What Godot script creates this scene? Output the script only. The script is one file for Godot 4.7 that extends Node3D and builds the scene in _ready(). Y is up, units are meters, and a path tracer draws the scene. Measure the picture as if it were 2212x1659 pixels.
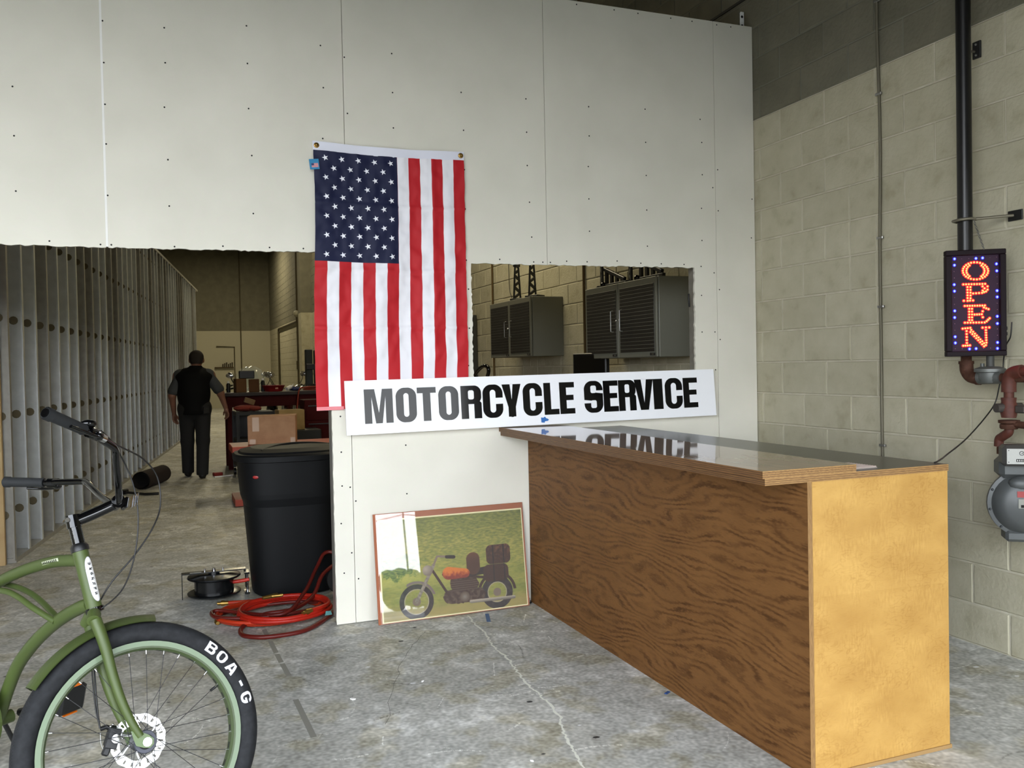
extends Node3D

# ---------------------------------------------------------------- mesh builder
class MB:
	var v := PackedVector3Array()
	var n := PackedVector3Array()
	var uv := PackedVector2Array()
	var col := PackedColorArray()
	var tint := Color.WHITE
	func tri(a: Vector3, b: Vector3, c: Vector3, na: Vector3, nb: Vector3, nc: Vector3, ua := Vector2.ZERO, ub := Vector2.ZERO, uc := Vector2.ZERO) -> void:
		if (b - a).cross(c - a).dot(na + nb + nc) > 0.0:   # front faces run clockwise
			v.append(a); v.append(c); v.append(b)
			n.append(na); n.append(nc); n.append(nb)
			uv.append(ua); uv.append(uc); uv.append(ub)
		else:
			v.append(a); v.append(b); v.append(c)
			n.append(na); n.append(nb); n.append(nc)
			uv.append(ua); uv.append(ub); uv.append(uc)
		col.append(tint); col.append(tint); col.append(tint)
	func flat(a: Vector3, b: Vector3, c: Vector3, out: Vector3) -> void:
		var m := (b - a).cross(c - a)
		if m.length_squared() < 1e-16: return
		m = m.normalized()
		if m.dot(out) < 0.0: m = -m
		tri(a, b, c, m, m, m)
	func quad(a: Vector3, b: Vector3, c: Vector3, d: Vector3, nn: Vector3, ua := Vector2(0, 0), ub := Vector2(1, 0), uc := Vector2(1, 1), ud := Vector2(0, 1)) -> void:
		tri(a, b, c, nn, nn, nn, ua, ub, uc)
		tri(a, c, d, nn, nn, nn, ua, uc, ud)
	func squad(p: Array, q: Array, u: Array) -> void:   # smooth quad
		tri(p[0], p[1], p[2], q[0], q[1], q[2], u[0], u[1], u[2])
		tri(p[0], p[2], p[3], q[0], q[2], q[3], u[0], u[2], u[3])
	func box(c: Vector3, s: Vector3, b := Basis.IDENTITY, ch := 0.0) -> MB:
		var h := s * 0.5
		ch = minf(ch, minf(h.x, minf(h.y, h.z)) * 0.9)
		for ax in 3:
			var a1 := (ax + 1) % 3
			var a2 := (ax + 2) % 3
			for sg in [-1.0, 1.0]:
				var p: Array[Vector3] = []
				for k in [[-1, -1], [1, -1], [1, 1], [-1, 1]]:
					var q := Vector3.ZERO
					q[ax] = sg * h[ax]
					q[a1] = k[0] * (h[a1] - ch)
					q[a2] = k[1] * (h[a2] - ch)
					p.append(c + b * q)
				var nn := Vector3.ZERO
				nn[ax] = sg
				quad(p[0], p[1], p[2], p[3], (b * nn).normalized(), Vector2.ZERO, Vector2(s[a1], 0), Vector2(s[a1], s[a2]), Vector2(0, s[a2]))
		if ch > 0.0:
			for ax in 3:
				var a1 := (ax + 1) % 3
				var a2 := (ax + 2) % 3
				for s1 in [-1.0, 1.0]:
					for s2 in [-1.0, 1.0]:
						var p: Array[Vector3] = []
						for k in [[-1, 0], [1, 0], [1, 1], [-1, 1]]:
							var q := Vector3.ZERO
							q[ax] = k[0] * (h[ax] - ch)
							q[a1] = s1 * (h[a1] - (ch if k[1] == 1 else 0.0))
							q[a2] = s2 * (h[a2] - (0.0 if k[1] == 1 else ch))
							p.append(c + b * q)
						var nn := Vector3.ZERO
						nn[a1] = s1
						nn[a2] = s2
						quad(p[0], p[1], p[2], p[3], (b * nn).normalized())
			for sx in [-1.0, 1.0]:
				for sy in [-1.0, 1.0]:
					for sz in [-1.0, 1.0]:
						var o := Vector3(sx, sy, sz)
						flat(c + b * (o * Vector3(h.x, h.y - ch, h.z - ch)), c + b * (o * Vector3(h.x - ch, h.y, h.z - ch)), c + b * (o * Vector3(h.x - ch, h.y - ch, h.z)), b * o)
		return self
	func tube(pts: Array, r, seg := 8, closed := false, caps := true, squash := Vector2.ONE) -> MB:
		var m := pts.size()
		if m < 2: return self
		var rings := []
		var norms := []
		var t0: Vector3 = ((pts[1] as Vector3) - (pts[0] as Vector3)).normalized()
		var side := t0.cross(Vector3.UP)
		if side.length() < 0.05: side = t0.cross(Vector3.RIGHT)
		side = side.normalized()
		var along := 0.0
		var us := []
		for i in m:
			var a: Vector3 = pts[(i - 1 + m) % m] if (closed or i > 0) else pts[i]
			var c: Vector3 = pts[(i + 1) % m] if (closed or i < m - 1) else pts[i]
			var t := (c - a).normalized()
			side = (side - t * side.dot(t)).normalized()
			var up := side.cross(t)
			var rr: float = r[i] if r is Array else r
			var ring := PackedVector3Array()
			var nn := PackedVector3Array()
			for k in seg + 1:
				var an := TAU * k / seg
				var d := side * cos(an) * squash.x + up * sin(an) * squash.y
				ring.append((pts[i] as Vector3) + d * rr)
				nn.append((side * cos(an) / squash.x + up * sin(an) / squash.y).normalized())
			rings.append(ring)
			norms.append(nn)
			us.append(along)
			if i < m - 1: along += (pts[i] as Vector3).distance_to(pts[i + 1])
		for i in (m if closed else m - 1):
			var j := (i + 1) % m
			for k in seg:
				squad([rings[i][k], rings[i][k + 1], rings[j][k + 1], rings[j][k]], [norms[i][k], norms[i][k + 1], norms[j][k + 1], norms[j][k]],
					[Vector2(us[i], float(k) / seg), Vector2(us[i], float(k + 1) / seg), Vector2(us[j], float(k + 1) / seg), Vector2(us[j], float(k) / seg)])
		if caps and not closed:
			for e in [0, m - 1]:
				var dir: Vector3 = ((pts[0] as Vector3) - (pts[1] as Vector3)).normalized() if e == 0 else ((pts[m - 1] as Vector3) - (pts[m - 2] as Vector3)).normalized()
				for k in seg:
					tri(pts[e], rings[e][k], rings[e][k + 1], dir, dir, dir)
		return self
	func lathe(prof: Array, seg: int, xf := Transform3D.IDENTITY, smooth := 0.7, arc := TAU) -> MB:
		# prof: Vector2(radius, height) going up or round; turned about local Y
		var m := prof.size()
		var sn := []
		for i in m - 1:
			var d: Vector2 = prof[i + 1] - prof[i]
			sn.append(Vector2(d.y, -d.x).normalized())
		for i in m - 1:
			if (prof[i + 1] - prof[i]).length() < 1e-7: continue
			var n0: Vector2 = sn[i]
			var n1: Vector2 = sn[i]
			if i > 0 and n0.dot(sn[i - 1]) > smooth: n0 = (n0 + sn[i - 1]).normalized()
			if i < m - 2 and n1.dot(sn[i + 1]) > smooth: n1 = (n1 + sn[i + 1]).normalized()
			for k in seg:
				var a0 := arc * k / seg
				var a1 := arc * (k + 1) / seg
				var P := []
				var N := []
				var U := []
				for e in [[i, a0, n0], [i, a1, n0], [i + 1, a1, n1], [i + 1, a0, n1]]:
					var q: Vector2 = prof[e[0]]
					var an: float = e[1]
					var nn: Vector2 = e[2]
					P.append(xf * Vector3(q.x * cos(an), q.y, q.x * sin(an)))
					N.append((xf.basis * Vector3(nn.x * cos(an), nn.y, nn.x * sin(an))).normalized())
					U.append(Vector2(an / arc, float(e[0]) / (m - 1)))
				squad(P, N, U)
		return self
	func extrude(poly: PackedVector2Array, depth: float, xf := Transform3D.IDENTITY) -> MB:
		# polygon in local XY, from z = 0 to z = depth
		var idx := Geometry2D.triangulate_polygon(poly)
		var fz := (xf.basis * Vector3(0, 0, 1)).normalized()
		for i in range(0, idx.size(), 3):
			var a := poly[idx[i]]
			var b := poly[idx[i + 1]]
			var c := poly[idx[i + 2]]
			tri(xf * Vector3(a.x, a.y, depth), xf * Vector3(b.x, b.y, depth), xf * Vector3(c.x, c.y, depth), fz, fz, fz, a, b, c)
			tri(xf * Vector3(a.x, a.y, 0), xf * Vector3(b.x, b.y, 0), xf * Vector3(c.x, c.y, 0), -fz, -fz, -fz, a, b, c)
		var cw := Geometry2D.is_polygon_clockwise(poly)
		for i in poly.size():
			var a := poly[i]
			var b := poly[(i + 1) % poly.size()]
			var e := (b - a)
			var nn := Vector3(e.y, -e.x, 0).normalized()
			if cw: nn = -nn
			quad(xf * Vector3(a.x, a.y, 0), xf * Vector3(b.x, b.y, 0), xf * Vector3(b.x, b.y, depth), xf * Vector3(a.x, a.y, depth), (xf.basis * nn).normalized())
		return self
	func ball(c: Vector3, r: Vector3, seg := 10, rings := 6, b := Basis.IDENTITY) -> MB:
		for i in rings:
			for k in seg:
				var P := []
				var N := []
				var U := []
				for e in [[i, k], [i, k + 1], [i + 1, k + 1], [i + 1, k]]:
					var th: float = PI * e[0] / rings
					var ph: float = TAU * e[1] / seg
					var d := Vector3(sin(th) * cos(ph), cos(th), sin(th) * sin(ph))
					P.append(c + b * (d * r))
					N.append((b * (d / r)).normalized())
					U.append(Vector2(ph / TAU, th / PI))
				squad(P, N, U)
		return self
	func mesh() -> ArrayMesh:
		var arr := []
		arr.resize(Mesh.ARRAY_MAX)
		arr[Mesh.ARRAY_VERTEX] = v
		arr[Mesh.ARRAY_NORMAL] = n
		arr[Mesh.ARRAY_TEX_UV] = uv
		arr[Mesh.ARRAY_COLOR] = col
		var am := ArrayMesh.new()
		am.add_surface_from_arrays(Mesh.PRIMITIVE_TRIANGLES, arr)
		return am

# ---------------------------------------------------------------- scene helpers
var M := {}
var counts := {}
var rng := RandomNumberGenerator.new()

func numbered(called: String) -> String:
	if not counts.has(called):
		counts[called] = 0
		return called
	counts[called] += 1
	return "%s_%03d" % [called, counts[called]]

func tag(o: Node3D, label := "", category := "", group := "", kind := "") -> Node3D:
	if label != "": o.set_meta("label", label)
	if category != "": o.set_meta("category", category)
	if group != "": o.set_meta("group", group)
	if kind != "": o.set_meta("kind", kind)
	return o

func thing(called: String, label: String, category: String, at := Vector3.ZERO, basis_ := Basis.IDENTITY, group := "") -> Node3D:
	var o := Node3D.new()
	o.name = numbered(called)
	add_child(o)
	o.transform = Transform3D(basis_, at)
	tag(o, label, category, group)
	return o

func obj(called: String, b: MB, m: Material, parent: Node = null) -> MeshInstance3D:
	return inst(called, b.mesh(), m, parent)

func inst(called: String, mesh_: Mesh, m: Material, parent: Node = null) -> MeshInstance3D:
	var o := MeshInstance3D.new()
	o.mesh = mesh_
	o.material_override = m
	o.cast_shadow = GeometryInstance3D.SHADOW_CASTING_SETTING_ON
	if parent == null:
		o.name = numbered(called)
		add_child(o)
	else:
		o.name = called
		parent.add_child(o, true)
	return o

func struct(called: String, b: MB, m: Material, label := "") -> MeshInstance3D:
	var o := obj(called, b, m)
	tag(o, label, "", "", "structure")
	return o

func mat(r: float, g: float, b: float, rough := 0.6, metal := 0.0, spec := 0.5) -> StandardMaterial3D:
	var m := StandardMaterial3D.new()
	m.albedo_color = Color(r, g, b)
	m.roughness = rough
	m.metallic = metal
	m.metallic_specular = spec
	return m

func glow(r: float, g: float, b: float, e: float) -> StandardMaterial3D:
	var m := mat(r, g, b, 0.4)
	m.emission_enabled = true
	m.emission = Color(r, g, b)
	m.emission_energy_multiplier = e
	return m

func noise(freq: float, sd: int, oct := 4, kind := FastNoiseLite.TYPE_SIMPLEX_SMOOTH) -> FastNoiseLite:
	var f := FastNoiseLite.new()
	f.noise_type = kind
	f.frequency = freq
	f.seed = sd
	f.fractal_octaves = oct
	return f

func noise_tex(size: int, freq: float, sd: int, oct: int, stops: Array, normal := false, bump := 4.0) -> NoiseTexture2D:
	var t := NoiseTexture2D.new()
	t.width = size
	t.height = size
	t.seamless = true
	t.noise = noise(freq, sd, oct)
	if normal:
		t.as_normal_map = true
		t.bump_strength = bump
	else:
		var g := Gradient.new()
		var offs := PackedFloat32Array()
		var cols := PackedColorArray()
		for s in stops:
			offs.append(s[0])
			cols.append(s[1])
		g.offsets = offs
		g.colors = cols
		t.color_ramp = g
	return t

func world_map(m: StandardMaterial3D, tex: Texture2D, metres: float, nrm: Texture2D = null, ns := 1.0) -> StandardMaterial3D:
	if tex: m.albedo_texture = tex
	m.uv1_triplanar = true
	m.uv1_world_triplanar = true
	m.uv1_scale = Vector3.ONE / metres
	if nrm:
		m.normal_enabled = true
		m.normal_texture = nrm
		m.normal_scale = ns
	return m

func tex_of(im: Image) -> ImageTexture:
	return ImageTexture.create_from_image(im)

func along(pts: Array, steps: int) -> Array:   # smooth curve through the points
	var out := []
	var m := pts.size()
	for i in m - 1:
		var p0: Vector3 = pts[maxi(i - 1, 0)]
		var p1: Vector3 = pts[i]
		var p2: Vector3 = pts[i + 1]
		var p3: Vector3 = pts[mini(i + 2, m - 1)]
		for k in steps:
			var t := float(k) / steps
			out.append(p1.cubic_interpolate(p2, p0, p3, t))
	out.append(pts[m - 1])
	return out

func yaw(deg: float) -> Basis:
	return Basis(Vector3.UP, deg_to_rad(deg))

func lying(dir: Vector3) -> Basis:   # a basis whose Y runs along dir
	var y := dir.normalized()
	var x := y.cross(Vector3.UP)
	if x.length() < 0.05: x = y.cross(Vector3.RIGHT)
	x = x.normalized()
	return Basis(x, y, x.cross(y))

# ---------------------------------------------------------------- lettering (signed distances, height 1)
func d_box(x: float, y: float, x0: float, y0: float, x1: float, y1: float) -> float:
	return maxf(maxf(x0 - x, x - x1), maxf(y0 - y, y - y1))

func d_round(x: float, y: float, x0: float, y0: float, x1: float, y1: float, r: float) -> float:
	r = minf(r, minf(x1 - x0, y1 - y0) * 0.5)
	var qx := absf(x - (x0 + x1) * 0.5) - (x1 - x0) * 0.5 + r
	var qy := absf(y - (y0 + y1) * 0.5) - (y1 - y0) * 0.5 + r
	return Vector2(maxf(qx, 0), maxf(qy, 0)).length() + minf(maxf(qx, qy), 0.0) - r

func d_edge(x: float, y: float, ax: float, ay: float, bx: float, by: float) -> float:   # positive to the left of a->b
	var dx := bx - ax
	var dy := by - ay
	return (dx * (y - ay) - dy * (x - ax)) / sqrt(dx * dx + dy * dy)

func d_tri(x: float, y: float, a: Vector2, b: Vector2, c: Vector2) -> float:   # corners clockwise: negative inside
	return maxf(d_edge(x, y, a.x, a.y, b.x, b.y), maxf(d_edge(x, y, b.x, b.y, c.x, c.y), d_edge(x, y, c.x, c.y, a.x, a.y)))

func glyph(ch: String, x: float, y: float, w: float, s: float) -> float:
	match ch:
		"I": return d_box(x, y, 0, 0, w, 1)
		"-": return d_box(x, y, 0, 0.38, w, 0.58)
		"T": return minf(d_box(x, y, 0, 0.83, w, 1), d_box(x, y, (w - s) * 0.5, 0, (w + s) * 0.5, 1))
		"L": return minf(d_box(x, y, 0, 0, s, 1), d_box(x, y, 0, 0, w, 0.17))
		"E": return minf(minf(d_box(x, y, 0, 0, s, 1), d_box(x, y, 0, 0, w, 0.17)), minf(d_box(x, y, 0, 0.83, w, 1), d_box(x, y, 0, 0.43, w * 0.93, 0.595)))
		"O": return maxf(d_round(x, y, 0, -0.01, w, 1.01, w * 0.42), -d_round(x, y, s, 0.15, w - s, 0.85, (w - 2 * s) * 0.5))
		"C":
			var o := maxf(d_round(x, y, 0, -0.01, w, 1.01, w * 0.42), -d_round(x, y, s, 0.15, w - s, 0.85, (w - 2 * s) * 0.5))
			return maxf(o, -d_box(x, y, w * 0.5, 0.41, w + 1, 0.6))
		"G":
			var o := maxf(d_round(x, y, 0, -0.01, w, 1.01, w * 0.42), -d_round(x, y, s, 0.17, w - s, 0.83, (w - 2 * s) * 0.5))
			o = maxf(o, -d_box(x, y, w * 0.5, 0.5, w + 1, 0.66))
			return minf(o, d_box(x, y, w * 0.5, 0.34, w, 0.5))
		"S":
			var o := d_round(x, y, 0, -0.01, w, 1.01, w * 0.42)
			o = maxf(o, -d_round(x, y, s, 0.62, w - s, 0.86, 0.06))
			o = maxf(o, -d_box(x, y, w - s - 0.02, 0.60 + (w - x) * 0.12, w + 1, 0.70))
			o = maxf(o, -d_round(x, y, s, 0.14, w - s, 0.39, 0.06))
			return maxf(o, -d_box(x, y, -1, 0.30, s + 0.02, 0.41 - x * 0.12))
		"R":
			var o := minf(d_round(x, y, 0, 0.44, w, 1, w * 0.34), d_box(x, y, 0, 0, s, 1))
			o = minf(o, d_round(x, y, w - s * 1.02, -0.2, w, 0.52, 0.08))
			o = minf(o, d_box(x, y, 0, 0.44, w * 0.6, 1))
			o = maxf(o, -d_round(x, y, s, 0.58, w - s, 0.86, 0.06))
			return maxf(o, -y)
		"B":
			var o := minf(d_round(x, y, 0, 0.47, w * 0.96, 1, w * 0.3), d_round(x, y, 0, 0, w, 0.53, w * 0.3))
			o = minf(o, d_box(x, y, 0, 0, s, 1))
			o = maxf(o, -d_round(x, y, s, 0.61, w - s * 1.05, 0.83, 0.06))
			return maxf(o, -d_round(x, y, s, 0.17, w - s, 0.41, 0.06))
		"V":
			var o := d_tri(x, y, Vector2(-0.02, 1.0), Vector2(w + 0.02, 1.0), Vector2(w * 0.5, -0.7))
			o = maxf(o, -d_tri(x, y, Vector2(s * 1.02, 1.001), Vector2(w - s * 1.02, 1.001), Vector2(w * 0.5, 0.24)))
			return maxf(o, maxf(-y, y - 1.0))
		"A":
			var o := d_tri(x, y, Vector2(0, 0), Vector2(w * 0.5, 1.7), Vector2(w, 0))
			o = maxf(o, -d_tri(x, y, Vector2(s, -0.001), Vector2(w * 0.5, 0.85), Vector2(w - s, -0.001)))
			o = minf(o, maxf(d_tri(x, y, Vector2(0, 0), Vector2(w * 0.5, 1.7), Vector2(w, 0)), d_box(x, y, 0, 0.2, w, 0.37)))
			return maxf(o, y - 1.0)
		"Y":
			var o := d_tri(x, y, Vector2(-0.02, 1.0), Vector2(w + 0.02, 1.0), Vector2(w * 0.5, -0.15))
			o = maxf(o, -d_tri(x, y, Vector2(s * 1.05, 1.001), Vector2(w - s * 1.05, 1.001), Vector2(w * 0.5, 0.52)))
			return minf(o, d_box(x, y, (w - s * 1.05) * 0.5, 0, (w + s * 1.05) * 0.5, 0.5))
		"M":
			var o := d_box(x, y, 0, 0, w, 1)
			o = maxf(o, -d_tri(x, y, Vector2(w * 0.365, 1.001), Vector2(w * 0.635, 1.001), Vector2(w * 0.5, 0.3)))
			o = maxf(o, -d_tri(x, y, Vector2(s * 0.92, -0.001), Vector2(s * 0.92, 0.78), Vector2(w * 0.5 - s * 0.42, -0.001)))
			return maxf(o, -d_tri(x, y, Vector2(w - s * 0.92, -0.001), Vector2(w * 0.5 + s * 0.42, -0.001), Vector2(w - s * 0.92, 0.78)))
	return 1.0

func draw_glyph(im: Image, ch: String, px: float, py: float, w: float, h: float, s: float, c: Color) -> void:
	# px, py: lower-left corner in pixels (y runs down), w and h in pixels, s: stroke over height
	for j in range(int(py - h) - 2, int(py) + 3):
		for i in range(int(px) - 2, int(px + w) + 3):
			if i < 0 or j < 0 or i >= im.get_width() or j >= im.get_height(): continue
			var d := glyph(ch, (i + 0.5 - px) / h, (py - j - 0.5) / h, w / h, s) * h
			var a := clampf(0.5 - d, 0.0, 1.0)
			if a > 0.0: im.set_pixel(i, j, im.get_pixel(i, j).lerp(c, a))

# ---------------------------------------------------------------- build
func _ready() -> void:
	rng.seed = 7
	# camera
	var cam := Camera3D.new()
	cam.name = "camera"
	add_child(cam)
	cam.transform = Transform3D(Basis(Vector3(0.931556, -0.020253, 0.363033), Vector3(0.026393, 0.99958, -0.011961), Vector3(-0.362639, 0.020723, 0.931699)).orthonormalized(), Vector3(0.2969, 1.4323, 4.8703))
	cam.fov = 47.675
	cam.near = 0.05
	cam.far = 200.0
	cam.current = true
	# overcast sky, exposure
	var we := WorldEnvironment.new()
	we.name = "environment"
	var env := Environment.new()
	var sm := ProceduralSkyMaterial.new()
	sm.sky_top_color = Color(0.86, 0.90, 0.95)
	sm.sky_horizon_color = Color(0.97, 0.975, 0.975)
	sm.ground_bottom_color = Color(0.45, 0.45, 0.44)
	sm.ground_horizon_color = Color(0.62, 0.62, 0.61)
	sm.sun_angle_max = 0.0
	var sky := Sky.new()
	sky.sky_material = sm
	env.background_mode = Environment.BG_SKY
	env.sky = sky
	env.background_energy_multiplier = 3.0
	env.ambient_light_source = Environment.AMBIENT_SOURCE_SKY
	env.tonemap_mode = Environment.TONE_MAPPER_LINEAR
	env.tonemap_exposure = 4.2
	env.sdfgi_enabled = true
	env.ssao_enabled = true
	env.ssil_enabled = true
	we.environment = env
	add_child(we)

	materials()
	build_shell()
	build_partition()
	build_right_wall()
	build_stud_wall()
	build_lamps()
	build_counter()
	build_sign()
	build_flag()
	build_poster()
	build_bicycle()
	build_gas()
	build_open_sign()
	build_bin_and_hoses()
	build_back_room()
	build_window_view()
	build_person()
	build_small()

func materials() -> void:
	M.drywall = world_map(mat(1, 1, 1, 0.92, 0.0, 0.25), noise_tex(256, 0.012, 3, 4, [[0.0, Color(0.838, 0.825, 0.775)], [1.0, Color(0.870, 0.857, 0.808)]]), 1.7)
	M.gypsum = mat(0.93, 0.925, 0.91, 0.95, 0.0, 0.2)
	M.dark = mat(0.09, 0.085, 0.08, 0.9)
	M.screw = mat(0.10, 0.10, 0.10, 0.5, 0.6)
	var bumps := noise_tex(512, 0.06, 11, 5, [], true, 5.0)
	M.cream = []
	for k in 4:
		var lo: float = [0.0, -0.012, 0.010, -0.018][k]
		M.cream.append(world_map(mat(1, 1, 1, 0.82, 0.0, 0.35), noise_tex(512, 0.009, 21 + k, 5, [[0.0, Color(0.635 + lo, 0.612 + lo, 0.52 + lo)], [0.35, Color(0.69 + lo, 0.668 + lo, 0.58 + lo)], [1.0, Color(0.72 + lo, 0.70 + lo, 0.615 + lo)]]), 0.93, bumps, 0.22))
	M.olive = []
	for k in 2:
		var lo: float = [0.0, -0.02][k]
		M.olive.append(world_map(mat(1, 1, 1, 0.85, 0.0, 0.3), noise_tex(256, 0.012, 31 + k, 4, [[0.0, Color(0.42 + lo, 0.41 + lo, 0.355 + lo)], [1.0, Color(0.47 + lo, 0.455 + lo, 0.395 + lo)]]), 1.1, bumps, 0.22))
	M.mortar = world_map(mat(1, 1, 1, 0.9, 0.0, 0.3), noise_tex(256, 0.02, 41, 4, [[0.0, Color(0.70, 0.68, 0.60)], [1.0, Color(0.78, 0.76, 0.69)]]), 0.7, bumps, 0.3)
	M.mortar_dark = mat(0.44, 0.435, 0.385, 0.9)
	M.ceiling = mat(0.24, 0.235, 0.21, 0.9)
	M.asphalt = world_map(mat(1, 1, 1, 0.95, 0.0, 0.3), noise_tex(256, 0.05, 51, 5, [[0.0, Color(0.30, 0.30, 0.295)], [1.0, Color(0.38, 0.38, 0.37)]]), 2.3)
	M.galv = world_map(mat(1, 1, 1, 0.33, 0.6, 0.5), noise_tex(512, 0.012, 61, 4, [[0.0, Color(0.80, 0.81, 0.81)], [0.5, Color(0.83, 0.84, 0.84)], [1.0, Color(0.87, 0.88, 0.88)]]), 0.8)
	M.galv_b = world_map(mat(1, 1, 1, 0.40, 0.55, 0.5), noise_tex(512, 0.012, 62, 4, [[0.0, Color(0.60, 0.59, 0.56)], [1.0, Color(0.68, 0.67, 0.64)]]), 0.8)
	M.black = mat(0.055, 0.055, 0.06, 0.45)
	M.gloss_black = mat(0.022, 0.022, 0.026, 0.09)
	M.rubber = mat(0.11, 0.115, 0.13, 0.72, 0.0, 0.3)
	M.chrome = mat(0.85, 0.85, 0.86, 0.14, 1.0)
	M.steel = mat(0.62, 0.62, 0.61, 0.35, 0.9)
	M.brass = mat(0.62, 0.49, 0.25, 0.36, 0.9)
	M.white = mat(0.90, 0.90, 0.89, 0.5)
	M.wood_tan = world_map(mat(1, 1, 1, 0.75, 0.0, 0.3), noise_tex(256, 0.01, 71, 4, [[0.0, Color(0.74, 0.62, 0.44)], [1.0, Color(0.83, 0.72, 0.54)]]), 0.9)
	M.cardboard = world_map(mat(1, 1, 1, 0.85, 0.0, 0.3), noise_tex(256, 0.015, 72, 4, [[0.0, Color(0.62, 0.47, 0.36)], [1.0, Color(0.70, 0.55, 0.43)]]), 0.6)
	M.floor = floor_material()

func floor_material() -> StandardMaterial3D:
	var n := 1536
	var lays := []
	for e in [[0.006, 5, 101, 768], [0.03, 4, 102, 768], [0.0022, 3, 103, 384], [0.15, 2, 104, 768], [0.012, 5, 105, 768]]:
		var im: Image = noise(e[0] * (2.0 if e[3] == 768 else 4.0), e[2], e[1]).get_seamless_image(e[3], e[3])
		im.convert(Image.FORMAT_L8)
		im.resize(n, n, Image.INTERPOLATE_BILINEAR)
		lays.append(im.get_data())
	var a: PackedByteArray = lays[0]
	var b: PackedByteArray = lays[1]
	var c: PackedByteArray = lays[2]
	var d: PackedByteArray = lays[3]
	var f: PackedByteArray = lays[4]
	var px := PackedByteArray()
	px.resize(n * n * 3)
	for i in n * n:
		var base := 173.0 + (a[i] - 128) * 0.10 + (b[i] - 128) * 0.15 + (d[i] - 128) * 0.30 + (c[i] - 128) * 0.08
		var brown := clampf((f[i] - 138) * 0.022, 0.0, 1.0)          # trodden brown patches
		var chalk := clampf((a[i] + b[i] * 0.55 - 236) * 0.02, 0.0, 1.0) * 17.0   # pale gypsum dust
		base += chalk - brown * 15.0
		var q := i * 3
		px[q] = clampi(int(base + 2.0 + brown * 3.0), 0, 255)
		px[q + 1] = clampi(int(base + 1.0), 0, 255)
		px[q + 2] = clampi(int(base - 6.0 - brown * 9.0 + chalk * 0.08), 0, 255)
	var r := RandomNumberGenerator.new()
	r.seed = 5
	for s in 950:      # scuffs and smears
		var x := r.randf() * n
		var y := r.randf() * n
		var an := r.randf_range(-0.6, 0.6) + (PI / 2 if r.randf() < 0.2 else 0.0)
		var ln := int(r.randf_range(4, 60))
		var w := r.randi_range(1, 3)
		var up := r.randf_range(8, 48) * (1.0 if r.randf() < 0.8 else -0.8)
		var bend := r.randf_range(-0.02, 0.02)
		for k in ln:
			x += cos(an)
			y += sin(an)
			an += bend
			if r.randf() < 0.35: continue
			for j in w:
				var q := (posmod(int(y) + j, n) * n + posmod(int(x), n)) * 3
				for e in 3: px[q + e] = clampi(px[q + e] + int(up), 0, 255)
	for s in 130:      # small drips, dark and white
		var x := r.randi() % n
		var y := r.randi() % n
		var rad := r.randf_range(0.8, 3.0)
		var to := 45 if r.randf() < 0.4 else 215
		for j in range(-4, 5):
			for k in range(-4, 5):
				if j * j * 2.0 + k * k > rad * rad * 2.0: continue
				var q := (posmod(y + j, n) * n + posmod(x + k, n)) * 3
				for e in 3: px[q + e] = to
	var m := mat(1, 1, 1, 0.62, 0.0, 0.4)
	m.albedo_texture = tex_of(Image.create_from_data(n, n, false, Image.FORMAT_RGB8, px))
	var rough := noise_tex(512, 0.01, 111, 5, [[0.0, Color(0.72, 0.72, 0.72)], [1.0, Color(1, 1, 1)]])
	m.roughness_texture = rough
	return m

func slab(a: Vector3, b: Vector3) -> MB:
	return MB.new().box((a + b) * 0.5, (b - a).abs())

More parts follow.
